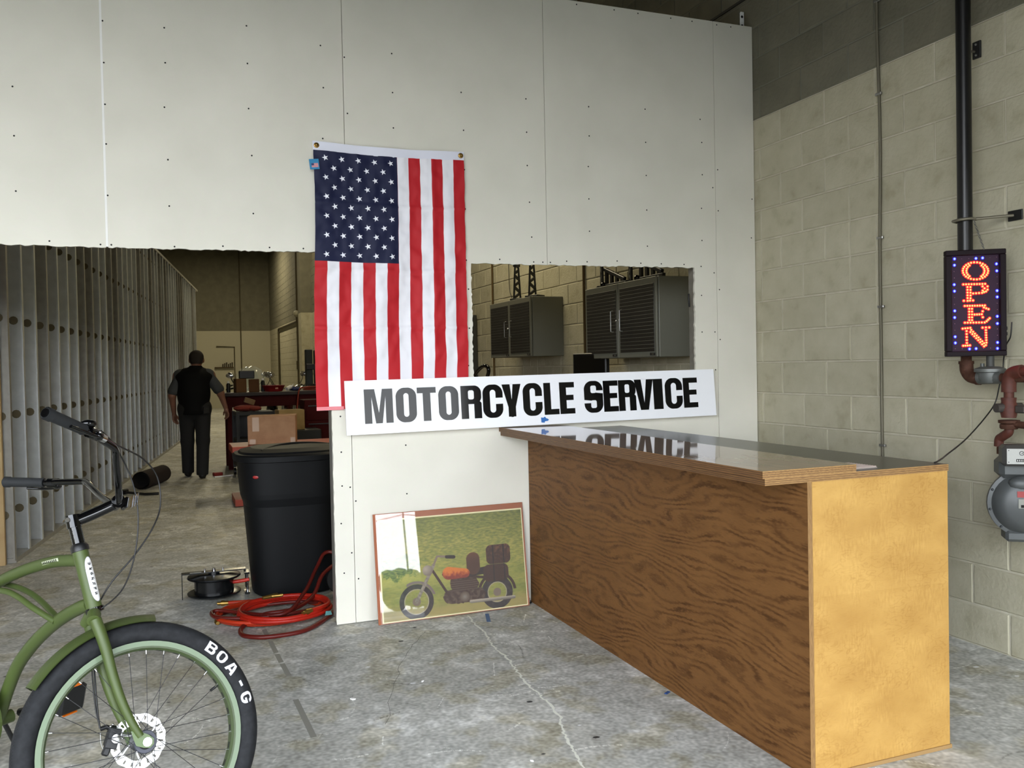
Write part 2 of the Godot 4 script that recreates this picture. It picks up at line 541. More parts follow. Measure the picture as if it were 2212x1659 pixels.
func build_shell() -> void:
	# floor slab, top at y = 0, one texture tile every 5.4 m
	var f := MB.new()
	var L := 5.4
	var Q := -31.8
	f.quad(Vector3(-6.9, 0, 5.6), Vector3(4.2, 0, 5.6), Vector3(4.2, 0, Q), Vector3(-6.9, 0, Q), Vector3.UP, Vector2(-6.9 / L, 5.6 / L), Vector2(4.2 / L, 5.6 / L), Vector2(4.2 / L, Q / L), Vector2(-6.9 / L, Q / L))
	f.box(Vector3(-1.35, -0.1, -13.1), Vector3(11.1, 0.19, 37.4))
	var fl := struct("floor", f, M.floor, "grey worn concrete floor with scuffs and drips")
	# crack filled with pale grout
	var ck := [[1.838, 0.13], [1.826, 0.3], [1.82, 0.484], [1.80, 0.6], [1.785, 0.738], [1.787, 0.93], [1.76, 1.1], [1.741, 1.28], [1.745, 1.40], [1.741, 1.487], [1.724, 1.666], [1.69, 1.76], [1.667, 1.857], [1.64, 1.98], [1.616, 2.103], [1.60, 2.4], [1.55, 2.9]]
	var pts := []
	for i in ck.size() - 1:
		for k in 9:
			var t := k / 9.0
			pts.append(Vector3(lerpf(ck[i][0], ck[i + 1][0], t) + rng.randf_range(-0.007, 0.007), 0.0008, lerpf(ck[i][1], ck[i + 1][1], t)))
	obj("crack_filler", ribbon(pts, 0.0028, 0.0068), mat(0.87, 0.87, 0.82, 0.9), fl)
	var thin := []
	for k in 30: thin.append(Vector3(1.70 - 0.022 * k + rng.randf_range(-0.012, 0.012), 0.0006, 0.20 + 0.008 * k + 0.0012 * k * k))
	obj("hairline_crack", ribbon(thin, 0.0006, 0.0012), mat(0.36, 0.355, 0.34, 0.9), fl)
	# worn marking strips
	for e in [[0.728, -0.10, 0.735, 0.10], [0.738, 0.13, 0.746, 0.34], [0.747, 0.36, 0.753, 0.50], [0.755, 0.52, 0.765, 0.71], [0.755, 1.02, 0.77, 1.45]]:
		var st := MB.new()
		var w := 0.012
		st.box(Vector3((e[0] + e[2]) * 0.5, 0.0004, (e[1] + e[3]) * 0.5), Vector3(w * 2, 0.0008, e[3] - e[1]), Basis(Vector3.UP, atan2(e[2] - e[0], e[3] - e[1])))
		obj("worn_tape", st, mat(0.52, 0.51, 0.475, 0.8), fl)
	# far wall: two paint colours, closed by blocks too small to tell apart
	var fw := struct("wall_far", slab(Vector3(-6.9, 0, -31.65), Vector3(4.2, 3.05, -31.4)), mat(0.70, 0.68, 0.60, 0.85), "cream painted lower part of the far wall")
	obj("upper_paint", slab(Vector3(-6.9, 3.05, -31.65), Vector3(4.2, 6.7, -31.4)), M.olive[0], fw)
	var wl := struct("wall_left", slab(Vector3(-6.9, 0, -31.6), Vector3(-6.7, 3.05, 5.5)), M.cream[1], "block wall left of the bay")
	obj("upper_paint", slab(Vector3(-6.9, 3.05, -31.6), Vector3(-6.7, 6.7, 5.5)), M.olive[0], wl)
	var ce := struct("ceiling", slab(Vector3(-6.9, 6.6, -31.65), Vector3(4.2, 6.75, 5.6)), M.ceiling, "dark high roof deck")
	for k in 12:
		obj("roof_joist", MB.new().box(Vector3(-1.35, 6.45, 4.5 - k * 3.0), Vector3(10.6, 0.28, 0.12)), M.ceiling, ce)
	# front wall with the open roll-up door behind the camera
	var wf := struct("wall_front", slab(Vector3(-6.9, 0, 5.3), Vector3(DOOR_X0, 6.7, 5.5)), M.cream[1], "block wall beside the open roll-up door")
	obj("door_pier", slab(Vector3(DOOR_X1, 0, 5.3), Vector3(STORE_X0, 6.7, 5.5)), M.cream[1], wf)
	obj("door_side", slab(Vector3(STORE_X1, 0, 5.3), Vector3(4.2, 6.7, 5.5)), M.cream[1], wf)
	obj("entrance_head", slab(Vector3(STORE_X0, STORE_H, 5.3), Vector3(STORE_X1, 6.7, 5.5)), M.olive[0], wf)
	obj("door_head", slab(Vector3(DOOR_X0, DOOR_H, 5.3), Vector3(DOOR_X1, 6.7, 5.5)), M.olive[0], wf)
	struct("ground", slab(Vector3(-40, -0.15, 5.6), Vector3(40, -0.02, 60)), M.asphalt, "grey asphalt yard outside the door")

	# planting across the yard, mirrored in the poster's cover
	for k in 16:
		var h := MB.new()
		var r := RandomNumberGenerator.new()
		r.seed = 900 + k
		for q in 26:
			h.ball(Vector3(r.randf_range(-1.15, 1.15), r.randf_range(0.4, 2.0 + 0.5 * sin(k * 1.7)), r.randf_range(-0.8, 0.8)), Vector3.ONE * r.randf_range(0.5, 0.8), 8, 5)
		var o := obj("hedge_shrub", h, mat(0.20, 0.25, 0.12, 0.9))
		o.position = Vector3(-30 + k * 4.0, -0.05, 46)
		tag(o, "rounded dark green shrub in the hedge across the yard", "shrub", "hedge shrubs across the yard")

	# utility pole and two wires across the yard, also mirrored there
	var up := thing("utility_pole", "wooden utility pole with two wires across the yard", "pole", Vector3(12.5, -0.02, 40))
	obj("pole", MB.new().tube([Vector3.ZERO, Vector3(0, 7.5, 0)], [0.05, 0.04], 10), mat(0.25, 0.20, 0.16, 0.9), up)
	obj("crossarm", MB.new().box(Vector3(0, 6.9, 0), Vector3(1.8, 0.10, 0.10)), mat(0.25, 0.20, 0.16, 0.9), up)
	for e in [[5.9, 0.5], [4.9, 0.9]]:
		var q := []
		for k in 25:
			var t := k / 24.0 * 2.0 - 1.0
			q.append(Vector3(t * 22.0, e[0] - e[1] * (1.0 - absf(t)) * absf(t) * 4.0, 0.0))
		obj("wire", MB.new().tube(q, 0.022, 5), M.dark, up)

const STORE_X0 := 1.9
const STORE_X1 := 3.62
const STORE_H := 2.4
const DOOR_X0 := -5.5
const DOOR_X1 := 1.0
const DOOR_H := 3.65

func ribbon(pts: Array, lo: float, hi: float) -> MB:
	var b := MB.new()
	var w0 := lo
	for i in pts.size() - 1:
		var w1 := rng.randf_range(lo, hi)
		var t: Vector3 = (pts[i + 1] - pts[i]).normalized()
		var s := t.cross(Vector3.UP)
		b.quad(pts[i] - s * w0, pts[i] + s * w0, pts[i + 1] + s * w1, pts[i + 1] - s * w1, Vector3.UP)
		w0 = w1
	return b

func rough_line(a: Vector2, b: Vector2, n: int, amp: float) -> PackedVector2Array:   # a torn cut, without its last point
	var out := PackedVector2Array()
	var s := (b - a).orthogonal().normalized()
	for i in n:
		out.append(a.lerp(b, float(i) / n) + (s * rng.randf_range(-amp, amp) if i > 0 else Vector2.ZERO))
	return out

func build_partition() -> void:
	var top := 3.67
	var g := 0.0016
	var th := 0.016
	var w := thing("wall_back", "tall unfinished drywall partition with a doorway and a pass-through opening", "")
	w.remove_meta("category")
	w.set_meta("kind", "structure")
	var sheets := []
	# x0, x1 and outline of every gypsum sheet
	var s_out := func(x0: float, x1: float) -> PackedVector2Array:
		return PackedVector2Array([Vector2(x0, 0.004), Vector2(x1, 0.004), Vector2(x1, top), Vector2(x0, top)])
	sheets.append([-6.7, -6.1, s_out.call(-6.7, -6.1 - g)])
	for k in 3: sheets.append([-6.1 + 1.22 * k, -4.88 + 1.22 * k, s_out.call(-6.1 + 1.22 * k + g, -4.88 + 1.22 * k - g)])
	sheets.append([-2.44, -1.22, s_out.call(-2.44 + g, -1.22 - g)])
	var p := PackedVector2Array([Vector2(-0.005, top), Vector2(-1.22 + g, top)])
	p.append_array(rough_line(Vector2(-1.22 + g, 2.078), Vector2(-0.005, 2.076), 60, 0.004))
	p.append(Vector2(-0.005, 2.076))
	sheets.append([-1.22, 0.0, p])
	p = PackedVector2Array([Vector2(1.22 - g, top), Vector2(0.006, top)])
	p.append_array(rough_line(Vector2(0.006, 2.076), Vector2(1.115, 2.082), 60, 0.004))
	p.append_array(rough_line(Vector2(1.115, 2.082), Vector2(1.113, 0.004), 70, 0.0025))
	p.append(Vector2(1.113, 0.004))
	p.append(Vector2(1.22 - g, 0.004))
	sheets.append([0.0, 1.22, p])
	p = PackedVector2Array([Vector2(2.44 - g, top), Vector2(1.22 + g, top), Vector2(1.22 + g, 0.004), Vector2(2.44 - g, 0.004), Vector2(2.44 - g, 1.2)])
	p.append_array(rough_line(Vector2(1.95, 1.2), Vector2(1.95, 2.042), 60, 0.004))
	p.append_array(rough_line(Vector2(1.95, 2.042), Vector2(2.44 - g, 2.044), 26, 0.004))
	p.append(Vector2(2.44 - g, 2.044))
	sheets.append([1.22, 2.44, p])
	p = PackedVector2Array([Vector2(2.44 + g, 1.2), Vector2(2.44 + g, 0.004), Vector2(3.66 - g, 0.004), Vector2(3.66 - g, top), Vector2(2.44 + g, top)])
	p.append_array(rough_line(Vector2(2.44 + g, 2.044), Vector2(3.49, 2.05), 56, 0.004))
	p.append_array(rough_line(Vector2(3.49, 2.05), Vector2(3.485, 1.2), 50, 0.0045))
	p.append(Vector2(3.485, 1.2))
	sheets.append([2.44, 3.66, p])
	sheets.append([3.66, 3.97, s_out.call(3.66 + g, 3.968)])
	var nodes := []
	for s in sheets:
		var o := obj("drywall_sheet", MB.new().extrude(s[2], th, Transform3D(Basis.IDENTITY, Vector3(0, 0, -th + rng.randf_range(-0.0008, 0.0)))), M.drywall, w)
		nodes.append([s[0], s[1], o])
	obj("joint_strip", MB.new().box(Vector3(0.0005, 2.74, -0.0045), Vector3(0.0105, 1.32, 0.010)), M.gypsum, w)
	# screws
	var sc := [0.01,3.22,0.01,3.01,0.01,2.80,0.01,2.60,0.01,2.34,0.30,3.22,0.30,3.04,0.29,2.81,0.30,2.54,0.30,2.30,0.71,3.28,0.71,3.08,0.71,2.84,0.72,2.59,0.72,2.28,1.10,3.22,1.11,2.99,1.10,2.71,1.23,3.17,1.24,2.86,-0.40,2.85,-0.40,2.61,-0.40,2.34,-0.26,2.10,-0.03,2.09,0.02,2.09,0.32,2.09,0.56,2.10,0.80,2.10,0.98,2.10,2.32,3.04,2.32,2.84,2.32,2.64,2.33,2.42,2.34,2.21,2.74,3.03,2.74,2.85,2.73,2.66,2.73,2.46,2.73,2.26,3.14,3.05,3.14,2.84,3.14,2.63,3.14,2.41,3.14,2.18,3.55,3.02,3.56,2.87,3.56,2.66,3.55,2.44,3.55,2.23,3.68,2.70,3.64,2.58,3.68,2.43,3.95,2.52,3.94,2.26,1.92,2.82,1.92,2.59,1.92,2.36,2.67,3.65,2.93,3.65,3.10,3.65,3.34,3.65,3.50,3.65,3.69,3.65,3.80,3.65,1.92,2.06,2.13,2.07,2.35,2.06,2.41,2.06,2.46,2.06,2.57,2.07,2.71,2.07,2.92,2.08,3.09,2.07,3.24,2.07,3.41,2.07,3.54,2.06,3.64,2.02,3.54,1.87,3.68,1.91,3.54,1.63,3.64,1.63,3.68,1.58,3.64,1.38,1.93,1.89,1.93,1.66,1.92,1.44,1.16,1.17,1.16,0.97,1.16,0.78,1.15,0.57,1.16,0.29,1.205,0.77,1.235,0.69,1.205,0.40,1.24,0.25,1.53,0.99,1.53,0.71,1.50,3.22,1.50,3.00,1.50,2.80,1.91,3.04]
	var head := MB.new().lathe([Vector2(0.0001, 0.0006), Vector2(0.0036, 0.0004), Vector2(0.0046, -0.0006)], 8, Transform3D(Basis(Vector3.RIGHT, PI / 2), Vector3.ZERO)).mesh()
	for i in range(0, sc.size(), 2):
		for nd in nodes:
			if sc[i] >= nd[0] and sc[i] < nd[1]:
				var o := inst("screw", head, M.screw, nd[2])
				o.position = Vector3(sc[i], sc[i + 1], 0.0006)
				break
	# steel framing behind the sheets
	var xs := [-3.1, -2.7, -2.3, -1.9, -1.5, -1.245, 1.93, 3.53, 3.93]
	for x in [-0.9, -0.5, -0.1, 0.3, 0.71]:
		obj("header_stud", channel(Vector3(x, 2.12, -0.062), 1.53, 0.092, 0.035), M.galv_b, w)
	for x in [2.32, 2.73, 3.14]:
		obj("header_stud", channel(Vector3(x, 2.09, -0.062), 1.56, 0.092, 0.035), M.galv_b, w)
		obj("sill_stud", channel(Vector3(x, 0.03, -0.062), 1.14, 0.092, 0.035), M.galv_b, w)
	for x in xs + [1.1305, 1.5]:
		obj("steel_stud", channel(Vector3(x, 0.03, -0.062), 3.61, 0.092, 0.035), M.galv_b, w)
	obj("top_track", MB.new().box(Vector3(-1.37, 3.655, -0.062), Vector3(10.6, 0.024, 0.09)), M.galv_b, w)
	obj("door_header_track", MB.new().box(Vector3(-0.05, 2.108, -0.062), Vector3(2.33, 0.03, 0.09)), M.galv_b, w)
	obj("opening_head_track", MB.new().box(Vector3(2.73, 2.075, -0.062), Vector3(1.56, 0.03, 0.09)), M.galv_b, w)
	obj("opening_sill_track", MB.new().box(Vector3(2.73, 1.182, -0.062), Vector3(1.56, 0.03, 0.09)), M.galv_b, w)
	obj("floor_track", MB.new().box(Vector3(2.54, 0.015, -0.062), Vector3(2.83, 0.028, 0.092)), M.galv_b, w)
	obj("floor_track", MB.new().box(Vector3(-3.96, 0.015, -0.062), Vector3(5.45, 0.028, 0.092)), M.galv_b, w)
	var cl := obj("cable_clip", MB.new().tube([Vector3(3.494, 1.80, -0.075), Vector3(3.488, 1.83, -0.07), Vector3(3.486, 1.86, -0.07), Vector3(3.490, 1.885, -0.075)], 0.006, 6), M.black, w)
	cl.name = "cable_clip"
	# slotted angle standing on top of the partition
	var an := thing("slotted_angle", "white slotted metal angle standing up from the partition's top corner", "bracket", Vector3(3.925, 3.665, -0.05))
	var pl := PackedVector2Array([Vector2(-0.016, 0), Vector2(0.016, 0), Vector2(0.016, 0.118), Vector2(-0.010, 0.118), Vector2(-0.016, 0.108)])
	obj("upright", MB.new().extrude(pl, 0.003), M.white, an)
	for y in [0.025, 0.085]:
		obj("slot", MB.new().lathe([Vector2(0.0001, 0.0012), Vector2(0.009, 0.0012), Vector2(0.009, 0.0)], 12, Transform3D(Basis(Vector3.RIGHT, PI / 2), Vector3(0, y, 0.003))), M.dark, an)

func channel(base: Vector3, h: float, web: float, flange: float) -> MB:
	# steel C-stud: web along z, flanges towards +x
	var t := 0.0015
	var b := MB.new()
	b.box(base + Vector3(-flange * 0.5, h * 0.5, 0), Vector3(t, h, web))
	b.box(base + Vector3(0, h * 0.5, web * 0.5 - t), Vector3(flange, h, t))
	b.box(base + Vector3(0, h * 0.5, -web * 0.5 + t), Vector3(flange, h, t))
	b.box(base + Vector3(flange * 0.5, h * 0.5, web * 0.5 - 0.005), Vector3(t, h, 0.009))
	b.box(base + Vector3(flange * 0.5, h * 0.5, -web * 0.5 + 0.005), Vector3(t, h, 0.009))
	return b

func block_mesh(len_: float, h: float, ch: float) -> MB:
	# face of a wall block, looking to -x, standing in the plane x = 0 and 30 mm deep, chamfered rim
	var b := MB.new()
	var a := len_ * 0.5
	var c := h * 0.5
	var d := 0.03
	var P := func(s: float, t: float, x: float) -> Vector3: return Vector3(x, t, s)
	b.quad(P.call(-a + ch, -c + ch, 0.0), P.call(a - ch, -c + ch, 0.0), P.call(a - ch, c - ch, 0.0), P.call(-a + ch, c - ch, 0.0), Vector3.LEFT)
	var R := [[-a, -c], [a, -c], [a, c], [-a, c]]
	for i in 4:
		var u: Array = R[i]
		var w: Array = R[(i + 1) % 4]
		var n := Vector3(0, (u[1] + w[1]) * 0.5, (u[0] + w[0]) * 0.5).normalized()
		var iu := Vector3(0.0, u[1] - signf(u[1]) * ch, u[0] - signf(u[0]) * ch)
		var iw := Vector3(0.0, w[1] - signf(w[1]) * ch, w[0] - signf(w[0]) * ch)
		var ou := Vector3(ch * 0.8, u[1], u[0])
		var ow := Vector3(ch * 0.8, w[1], w[0])
		b.quad(iu, iw, ow, ou, (n + Vector3.LEFT).normalized())
		b.quad(ou, ow, Vector3(d, w[1], w[0]), Vector3(d, u[1], u[0]), n)
	return b

func build_right_wall() -> void:
	var X := 3.973
	var w := struct("wall_right", slab(Vector3(X + 0.0055, 0, -31.6), Vector3(X + 0.22, 3.048, 5.5)), M.mortar, "painted concrete block wall, cream below and dark olive above")
	obj("upper_wall", slab(Vector3(X + 0.0055, 3.048, -31.6), Vector3(X + 0.22, 6.7, 5.5)), M.mortar_dark, w)
	var mod := 0.4064
	var hh := 0.2032
	var kinds := []
	for l in [mod - 0.009, mod * 0.5 - 0.009]:
		kinds.append([block_mesh(l, hh - 0.009, 0.0038).mesh(), block_mesh(l, hh - 0.009, 0.0055).mesh()])
	var rest := MB.new()
	var rest_dark := MB.new()
	var tmpl := block_mesh(mod - 0.009, hh - 0.009, 0.005)
	var made := 0
	for row in 33:
		var y := (row + 0.5) * hh
		var shift := 0.0 if row % 2 == 0 else mod * 0.5
		for k in range(-80, 14):
			var z := k * mod + shift + 0.06
			if z > 5.28: continue
			var front := z > 0.0 and z < 2.95 and row < 19
			var seen_window := z <= 0.0 and z > -5.6 and row >= 6 and row <= 11
			var over := z <= 0.0 and z > -2.2 and row >= 18 and row <= 21
			if (front or seen_window or over) and made < 299:
				made += 1
				var dark := row >= 15
				var m: Material = M.olive[rng.randi() % 2] if dark else M.cream[rng.randi() % 4]
				var off := rng.randf_range(-0.0012, 0.0018)
				if not dark and rng.randf() < 0.10:          # two half blocks in place of one
					for s in [-1.0, 1.0]:
						var o := inst("concrete_block", kinds[1][rng.randi() % 2], m, w)
						o.position = Vector3(X + off, y, z + s * mod * 0.25)
				else:
					var o := inst("concrete_block", kinds[0][rng.randi() % 2], m, w)
					o.position = Vector3(X + off, y, z)
			else:
				var t: MB = rest_dark if row >= 15 else rest
				var at := Vector3(X, y, z)
				for i in tmpl.v.size():
					t.v.append(tmpl.v[i] + at)
					t.n.append(tmpl.n[i])
					t.uv.append(tmpl.uv[i])
					t.col.append(tmpl.col[i])
	tag(obj("concrete_blocks", rest, M.cream[0], w), "", "", "", "stuff")
	tag(obj("dark_concrete_blocks", rest_dark, M.olive[0], w), "", "", "", "stuff")
	# pencilled word on one block
	var scr := MB.new()
	for s in [[[0, .03], [.05, .033]], [[.025, .032], [.02, -.022]], [[.045, -.01], [.06, .012], [.068, -.014]], [[.048, -.002], [.066, -.001]], [[.075, -.012], [.082, .012], [.09, -.006], [.098, .012], [.102, -.012]], [[.112, -.010], [.120, .008], [.126, .004]], [[.14, .0], [.165, .002]]]:
		var q := []
		for e in s: q.append(Vector3(X - 0.0016, 1.523 + e[1], 1.585 + e[0]))
		scr.tube(q, 0.0011, 4)
	obj("pencil_scrawl", scr, mat(0.35, 0.34, 0.31, 0.8), w)
	# steel angle high on the wall
	obj("ledger_line", MB.new().box(Vector3(X - 0.004, 3.885, -6), Vector3(0.012, 0.016, 14)), mat(0.16, 0.155, 0.14, 0.8), w)
	# pilaster far back
	obj("pilaster", slab(Vector3(X - 0.30, 0, -20.6), Vector3(X, 3.05, -20.0)), M.cream[1], w)
	obj("pilaster_top", slab(Vector3(X - 0.30, 3.05, -20.6), Vector3(X, 6.6, -20.0)), M.olive[0], w)

func build_stud_wall() -> void:
	# a partition of bare steel studs, drywall on its far side, running back at a slight angle
	var A := Vector3(-0.864, 0, -2.70)
	var ang := deg_to_rad(6.21)
	var t := Vector3(sin(ang), 0, -cos(ang))
	var bs := Basis(Vector3(cos(ang), 0, sin(ang)), Vector3.UP, -t)     # x out of the wall, z towards the camera
	var w := thing("wall_side", "long partition of bare galvanized steel studs with round knockouts", "", A, bs)
	w.remove_meta("category")
	w.set_meta("kind", "structure")
	var H := 3.58
	var web := 0.152
	var lng := 16.7
	# local: wall runs along -z, studs' webs across x from -web to 0
	obj("back_sheet", MB.new().box(Vector3(-web - 0.010, H * 0.5, -lng * 0.5), Vector3(0.016, H, lng)), M.galv_b, w)
	obj("floor_track", MB.new().box(Vector3(-web * 0.5, 0.018, -lng * 0.5), Vector3(web + 0.004, 0.036, lng)), M.galv_b, w)
	obj("top_track", MB.new().box(Vector3(-web * 0.5, H - 0.02, -lng * 0.5), Vector3(web + 0.004, 0.04, lng)), M.galv_b, w)
	var sm: Array = [stud_mesh(H - 0.04, web, 0.041).mesh(), stud_mesh(H - 0.04, web, 0.034).mesh()]
	var mats := [M.galv, M.galv_b]
	M.plug = mat(0.40, 0.36, 0.27, 0.8)
	var plug := MB.new().lathe([Vector2(0.0001, -0.004), Vector2(0.027, -0.003), Vector2(0.028, 0.002), Vector2(0.034, 0.002), Vector2(0.034, -0.001)], 12, Transform3D(Basis(Vector3.RIGHT, PI / 2), Vector3.ZERO)).mesh()
	for i in 41:
		var o := inst("steel_stud", sm[i % 2 if i > 22 else 0], mats[0 if rng.randf() < 0.62 else 1], w)
		o.position = Vector3(0, 0.02, -0.02 - i * 0.4)
		if i < 34:
			for y in [0.345, 1.105, 1.86, 2.62, 3.30]:
				var gr := inst("knockout_plug", plug, M.plug, o)
				gr.position = Vector3(-web * 0.5, y, 0.0)
	# plywood return at the near end
	struct("wall_return", slab(Vector3(-6.7, 0, -2.69), Vector3(-0.925, 3.62, -2.63)), M.wood_tan, "pale plywood sheathed wall end beside the steel studs")

func stud_mesh(h: float, web: float, fl: float) -> MB:
	# C-stud whose web faces +z (towards the camera), with round holes; flange edge on the room side at x = 0
	var b := MB.new()
	var r := 0.031
	var cy := [0.345, 1.105, 1.86, 2.62, 3.30]
	var cx := -web * 0.5
	var y0 := 0.0
	for c in cy + [h + 99.0]:
		var y1: float = minf(c - 0.05, h)
		b.quad(Vector3(-web, y0, 0), Vector3(0, y0, 0), Vector3(0, y1, 0), Vector3(-web, y1, 0), Vector3(0, 0, 1))
		if c > h: break
		# square cell round the hole
		var y2: float = c + 0.05
		var n := 20
		for k in n:
			var a0 := TAU * k / n
			var a1 := TAU * (k + 1) / n
			var q := []
			for a in [a0, a1]:
				var d := Vector2(cos(a), sin(a))
				var s := minf(web * 0.5 / maxf(absf(d.x), 1e-5), 0.05 / maxf(absf(d.y), 1e-5))
				q.append([Vector3(cx + d.x * r, c + d.y * r, 0), Vector3(cx + d.x * s, c + d.y * s, 0)])
			b.quad(q[0][0], q[0][1], q[1][1], q[1][0], Vector3(0, 0, 1))
			var m: Vector3 = (q[0][1] + q[1][1]) * 0.5
			if absf(absf(m.x - cx) - web * 0.5) > 0.001 and absf(absf(m.y - c) - 0.05) > 0.001:   # corner left over
				b.flat(q[0][1], q[1][1], Vector3(cx + signf(m.x - cx) * web * 0.5, c + signf(m.y - c) * 0.05, 0), Vector3(0, 0, 1))
		y0 = y2
	b.box(Vector3(-0.0007, h * 0.5, fl * 0.5), Vector3(0.0014, h, fl))
	b.box(Vector3(-web + 0.0007, h * 0.5, fl * 0.5), Vector3(0.0014, h, fl))
	b.box(Vector3(-0.006, h * 0.5, fl), Vector3(0.012, h, 0.0014))
	b.box(Vector3(-web + 0.006, h * 0.5, fl), Vector3(0.012, h, 0.0014))
	return b

func build_lamps() -> void:
	# fluorescent strips hung under the roof of the back room
	var which := ["nearest the pass-through opening", "above the workbenches", "above the parked motorcycles", "nearest the far wall"]
	var k := 0
	for e in [[3.0, 4.4, -3.8, 1.6], [2.2, 5.6, -10.5, 1.2], [2.2, 5.9, -18.0, 3.2], [2.3, 6.1, -26.5, 4.2]]:
		var p := Vector3(e[0], e[1], e[2])
		var l := thing("strip_light", "fluorescent strip light hung under the roof " + which[k], "lamp", p)
		k += 1
		obj("housing", MB.new().box(Vector3(0, 0.05, 0), Vector3(0.16, 0.08, 2.4), Basis.IDENTITY, 0.02), M.white, l)
		for s in [-0.04, 0.04]:
			obj("tube_lamp", MB.new().tube([Vector3(s, -0.012, -1.15), Vector3(s, -0.012, 1.15)], 0.016, 8), glow(1.0, 0.95, 0.80, 3.0), l)
		for s in [-0.9, 0.9]:
			obj("hanger", MB.new().tube([Vector3(0, 0.09, s), Vector3(0, 6.6 - p.y, s)], 0.005, 5), M.steel, l)
		var a := AreaLight3D.new()
		a.name = "light"
		a.area_size = Vector2(0.14, 2.3)
		a.area_normalize_energy = true
		a.light_color = Color(1.0, 0.945, 0.79)
		a.light_energy = e[3] * LAMP
		a.area_range = 60.0
		a.area_attenuation = 2.0
		a.shadow_enabled = true
		l.add_child(a)
		a.position = Vector3(0, -0.04, 0)
		a.rotation.x = -PI / 2
const LAMP := 1.0

# ---------------------------------------------------------------- counter
func ply_texture(w: int, h: int, sd: int, light: Color, dark: Color, bands: float, warp: float, amount: float, blotch: float) -> ImageTexture:
	# rotary-cut veneer: long wandering grain
	var n1 := noise(0.0035, sd, 3)
	var n2 := noise(0.02, sd + 1, 3)
	var n3 := noise(0.006, sd + 2, 4)
	var n4 := noise(0.35, sd + 3, 2)
	var im := Image.create(w, h, false, Image.FORMAT_RGB8)
	for y in h:
		for x in w:
			var f := n1.get_noise_2d(x * 0.42, y * 1.5) * warp + n2.get_noise_2d(x * 0.30, y * 1.3) * warp * 0.10
			var g := 0.5 + 0.5 * sin(y * bands * 0.012 + f * 13.0 + n4.get_noise_2d(x * 0.15, y * 0.5) * 1.3)
			g = pow(g, 2.0) * clampf(0.55 + 0.8 * n2.get_noise_2d(x * 0.35 + 700.0, y * 1.6), 0.0, 1.0)
			var fine := n4.get_noise_2d(x * 0.10, y * 1.0) * 0.5 + 0.5
			var b := n3.get_noise_2d(x, y * 1.3) * blotch
			var t := clampf(g * amount + fine * 0.16 + b, 0.0, 1.0)
			im.set_pixel(x, y, light.lerp(dark, t))
	return tex_of(im)

func edge_texture(sd: int, a: Color, b: Color) -> ImageTexture:
	# the plies of a plywood edge: v runs across them, u along
	var r := RandomNumberGenerator.new()
	r.seed = sd
	var im := Image.create(256, 32, false, Image.FORMAT_RGB8)
	var nn := noise(0.05, sd, 3)
	for y in 32:
		var ply := int(y * 7 / 32.0)
		var glue := 1.0 if (y % 5 == 0) else 0.0
		for x in 256:
			var t := (0.25 if ply % 2 == 0 else 0.75) + nn.get_noise_2d(x * 2.0, y * 9.0) * 0.5
			if glue > 0.0: t += 0.4
			im.set_pixel(x, y, a.lerp(b, clampf(t, 0, 1)))
	return tex_of(im)

func panel(b: MB, o: Vector3, u: Vector3, v: Vector3, nrm: Vector3) -> MB:
	b.quad(o, o + u, o + u + v, o + v, nrm, Vector2(0, 1), Vector2(1, 1), Vector2(1, 0), Vector2(0, 0))
	return b

func board(a: Vector3, b: Vector3, faces: Dictionary) -> MB:
	# a box from a to b; only the listed sides ("x-", "x+" ...)
	var m := MB.new()
	var s := b - a
	if faces.has("x-"): panel(m, Vector3(a.x, a.y, a.z), Vector3(0, 0, s.z), Vector3(0, s.y, 0), Vector3.LEFT)
	if faces.has("x+"): panel(m, Vector3(b.x, a.y, a.z), Vector3(0, 0, s.z), Vector3(0, s.y, 0), Vector3.RIGHT)
	if faces.has("z+"): panel(m, Vector3(a.x, a.y, b.z), Vector3(s.x, 0, 0), Vector3(0, s.y, 0), Vector3.BACK)
	if faces.has("z-"): panel(m, Vector3(a.x, a.y, a.z), Vector3(s.x, 0, 0), Vector3(0, s.y, 0), Vector3.FORWARD)
	if faces.has("y+"): panel(m, Vector3(a.x, b.y, a.z), Vector3(0, 0, s.z), Vector3(s.x, 0, 0), Vector3.UP)
	if faces.has("y-"): panel(m, Vector3(a.x, a.y, a.z), Vector3(0, 0, s.z), Vector3(s.x, 0, 0), Vector3.DOWN)
	return m

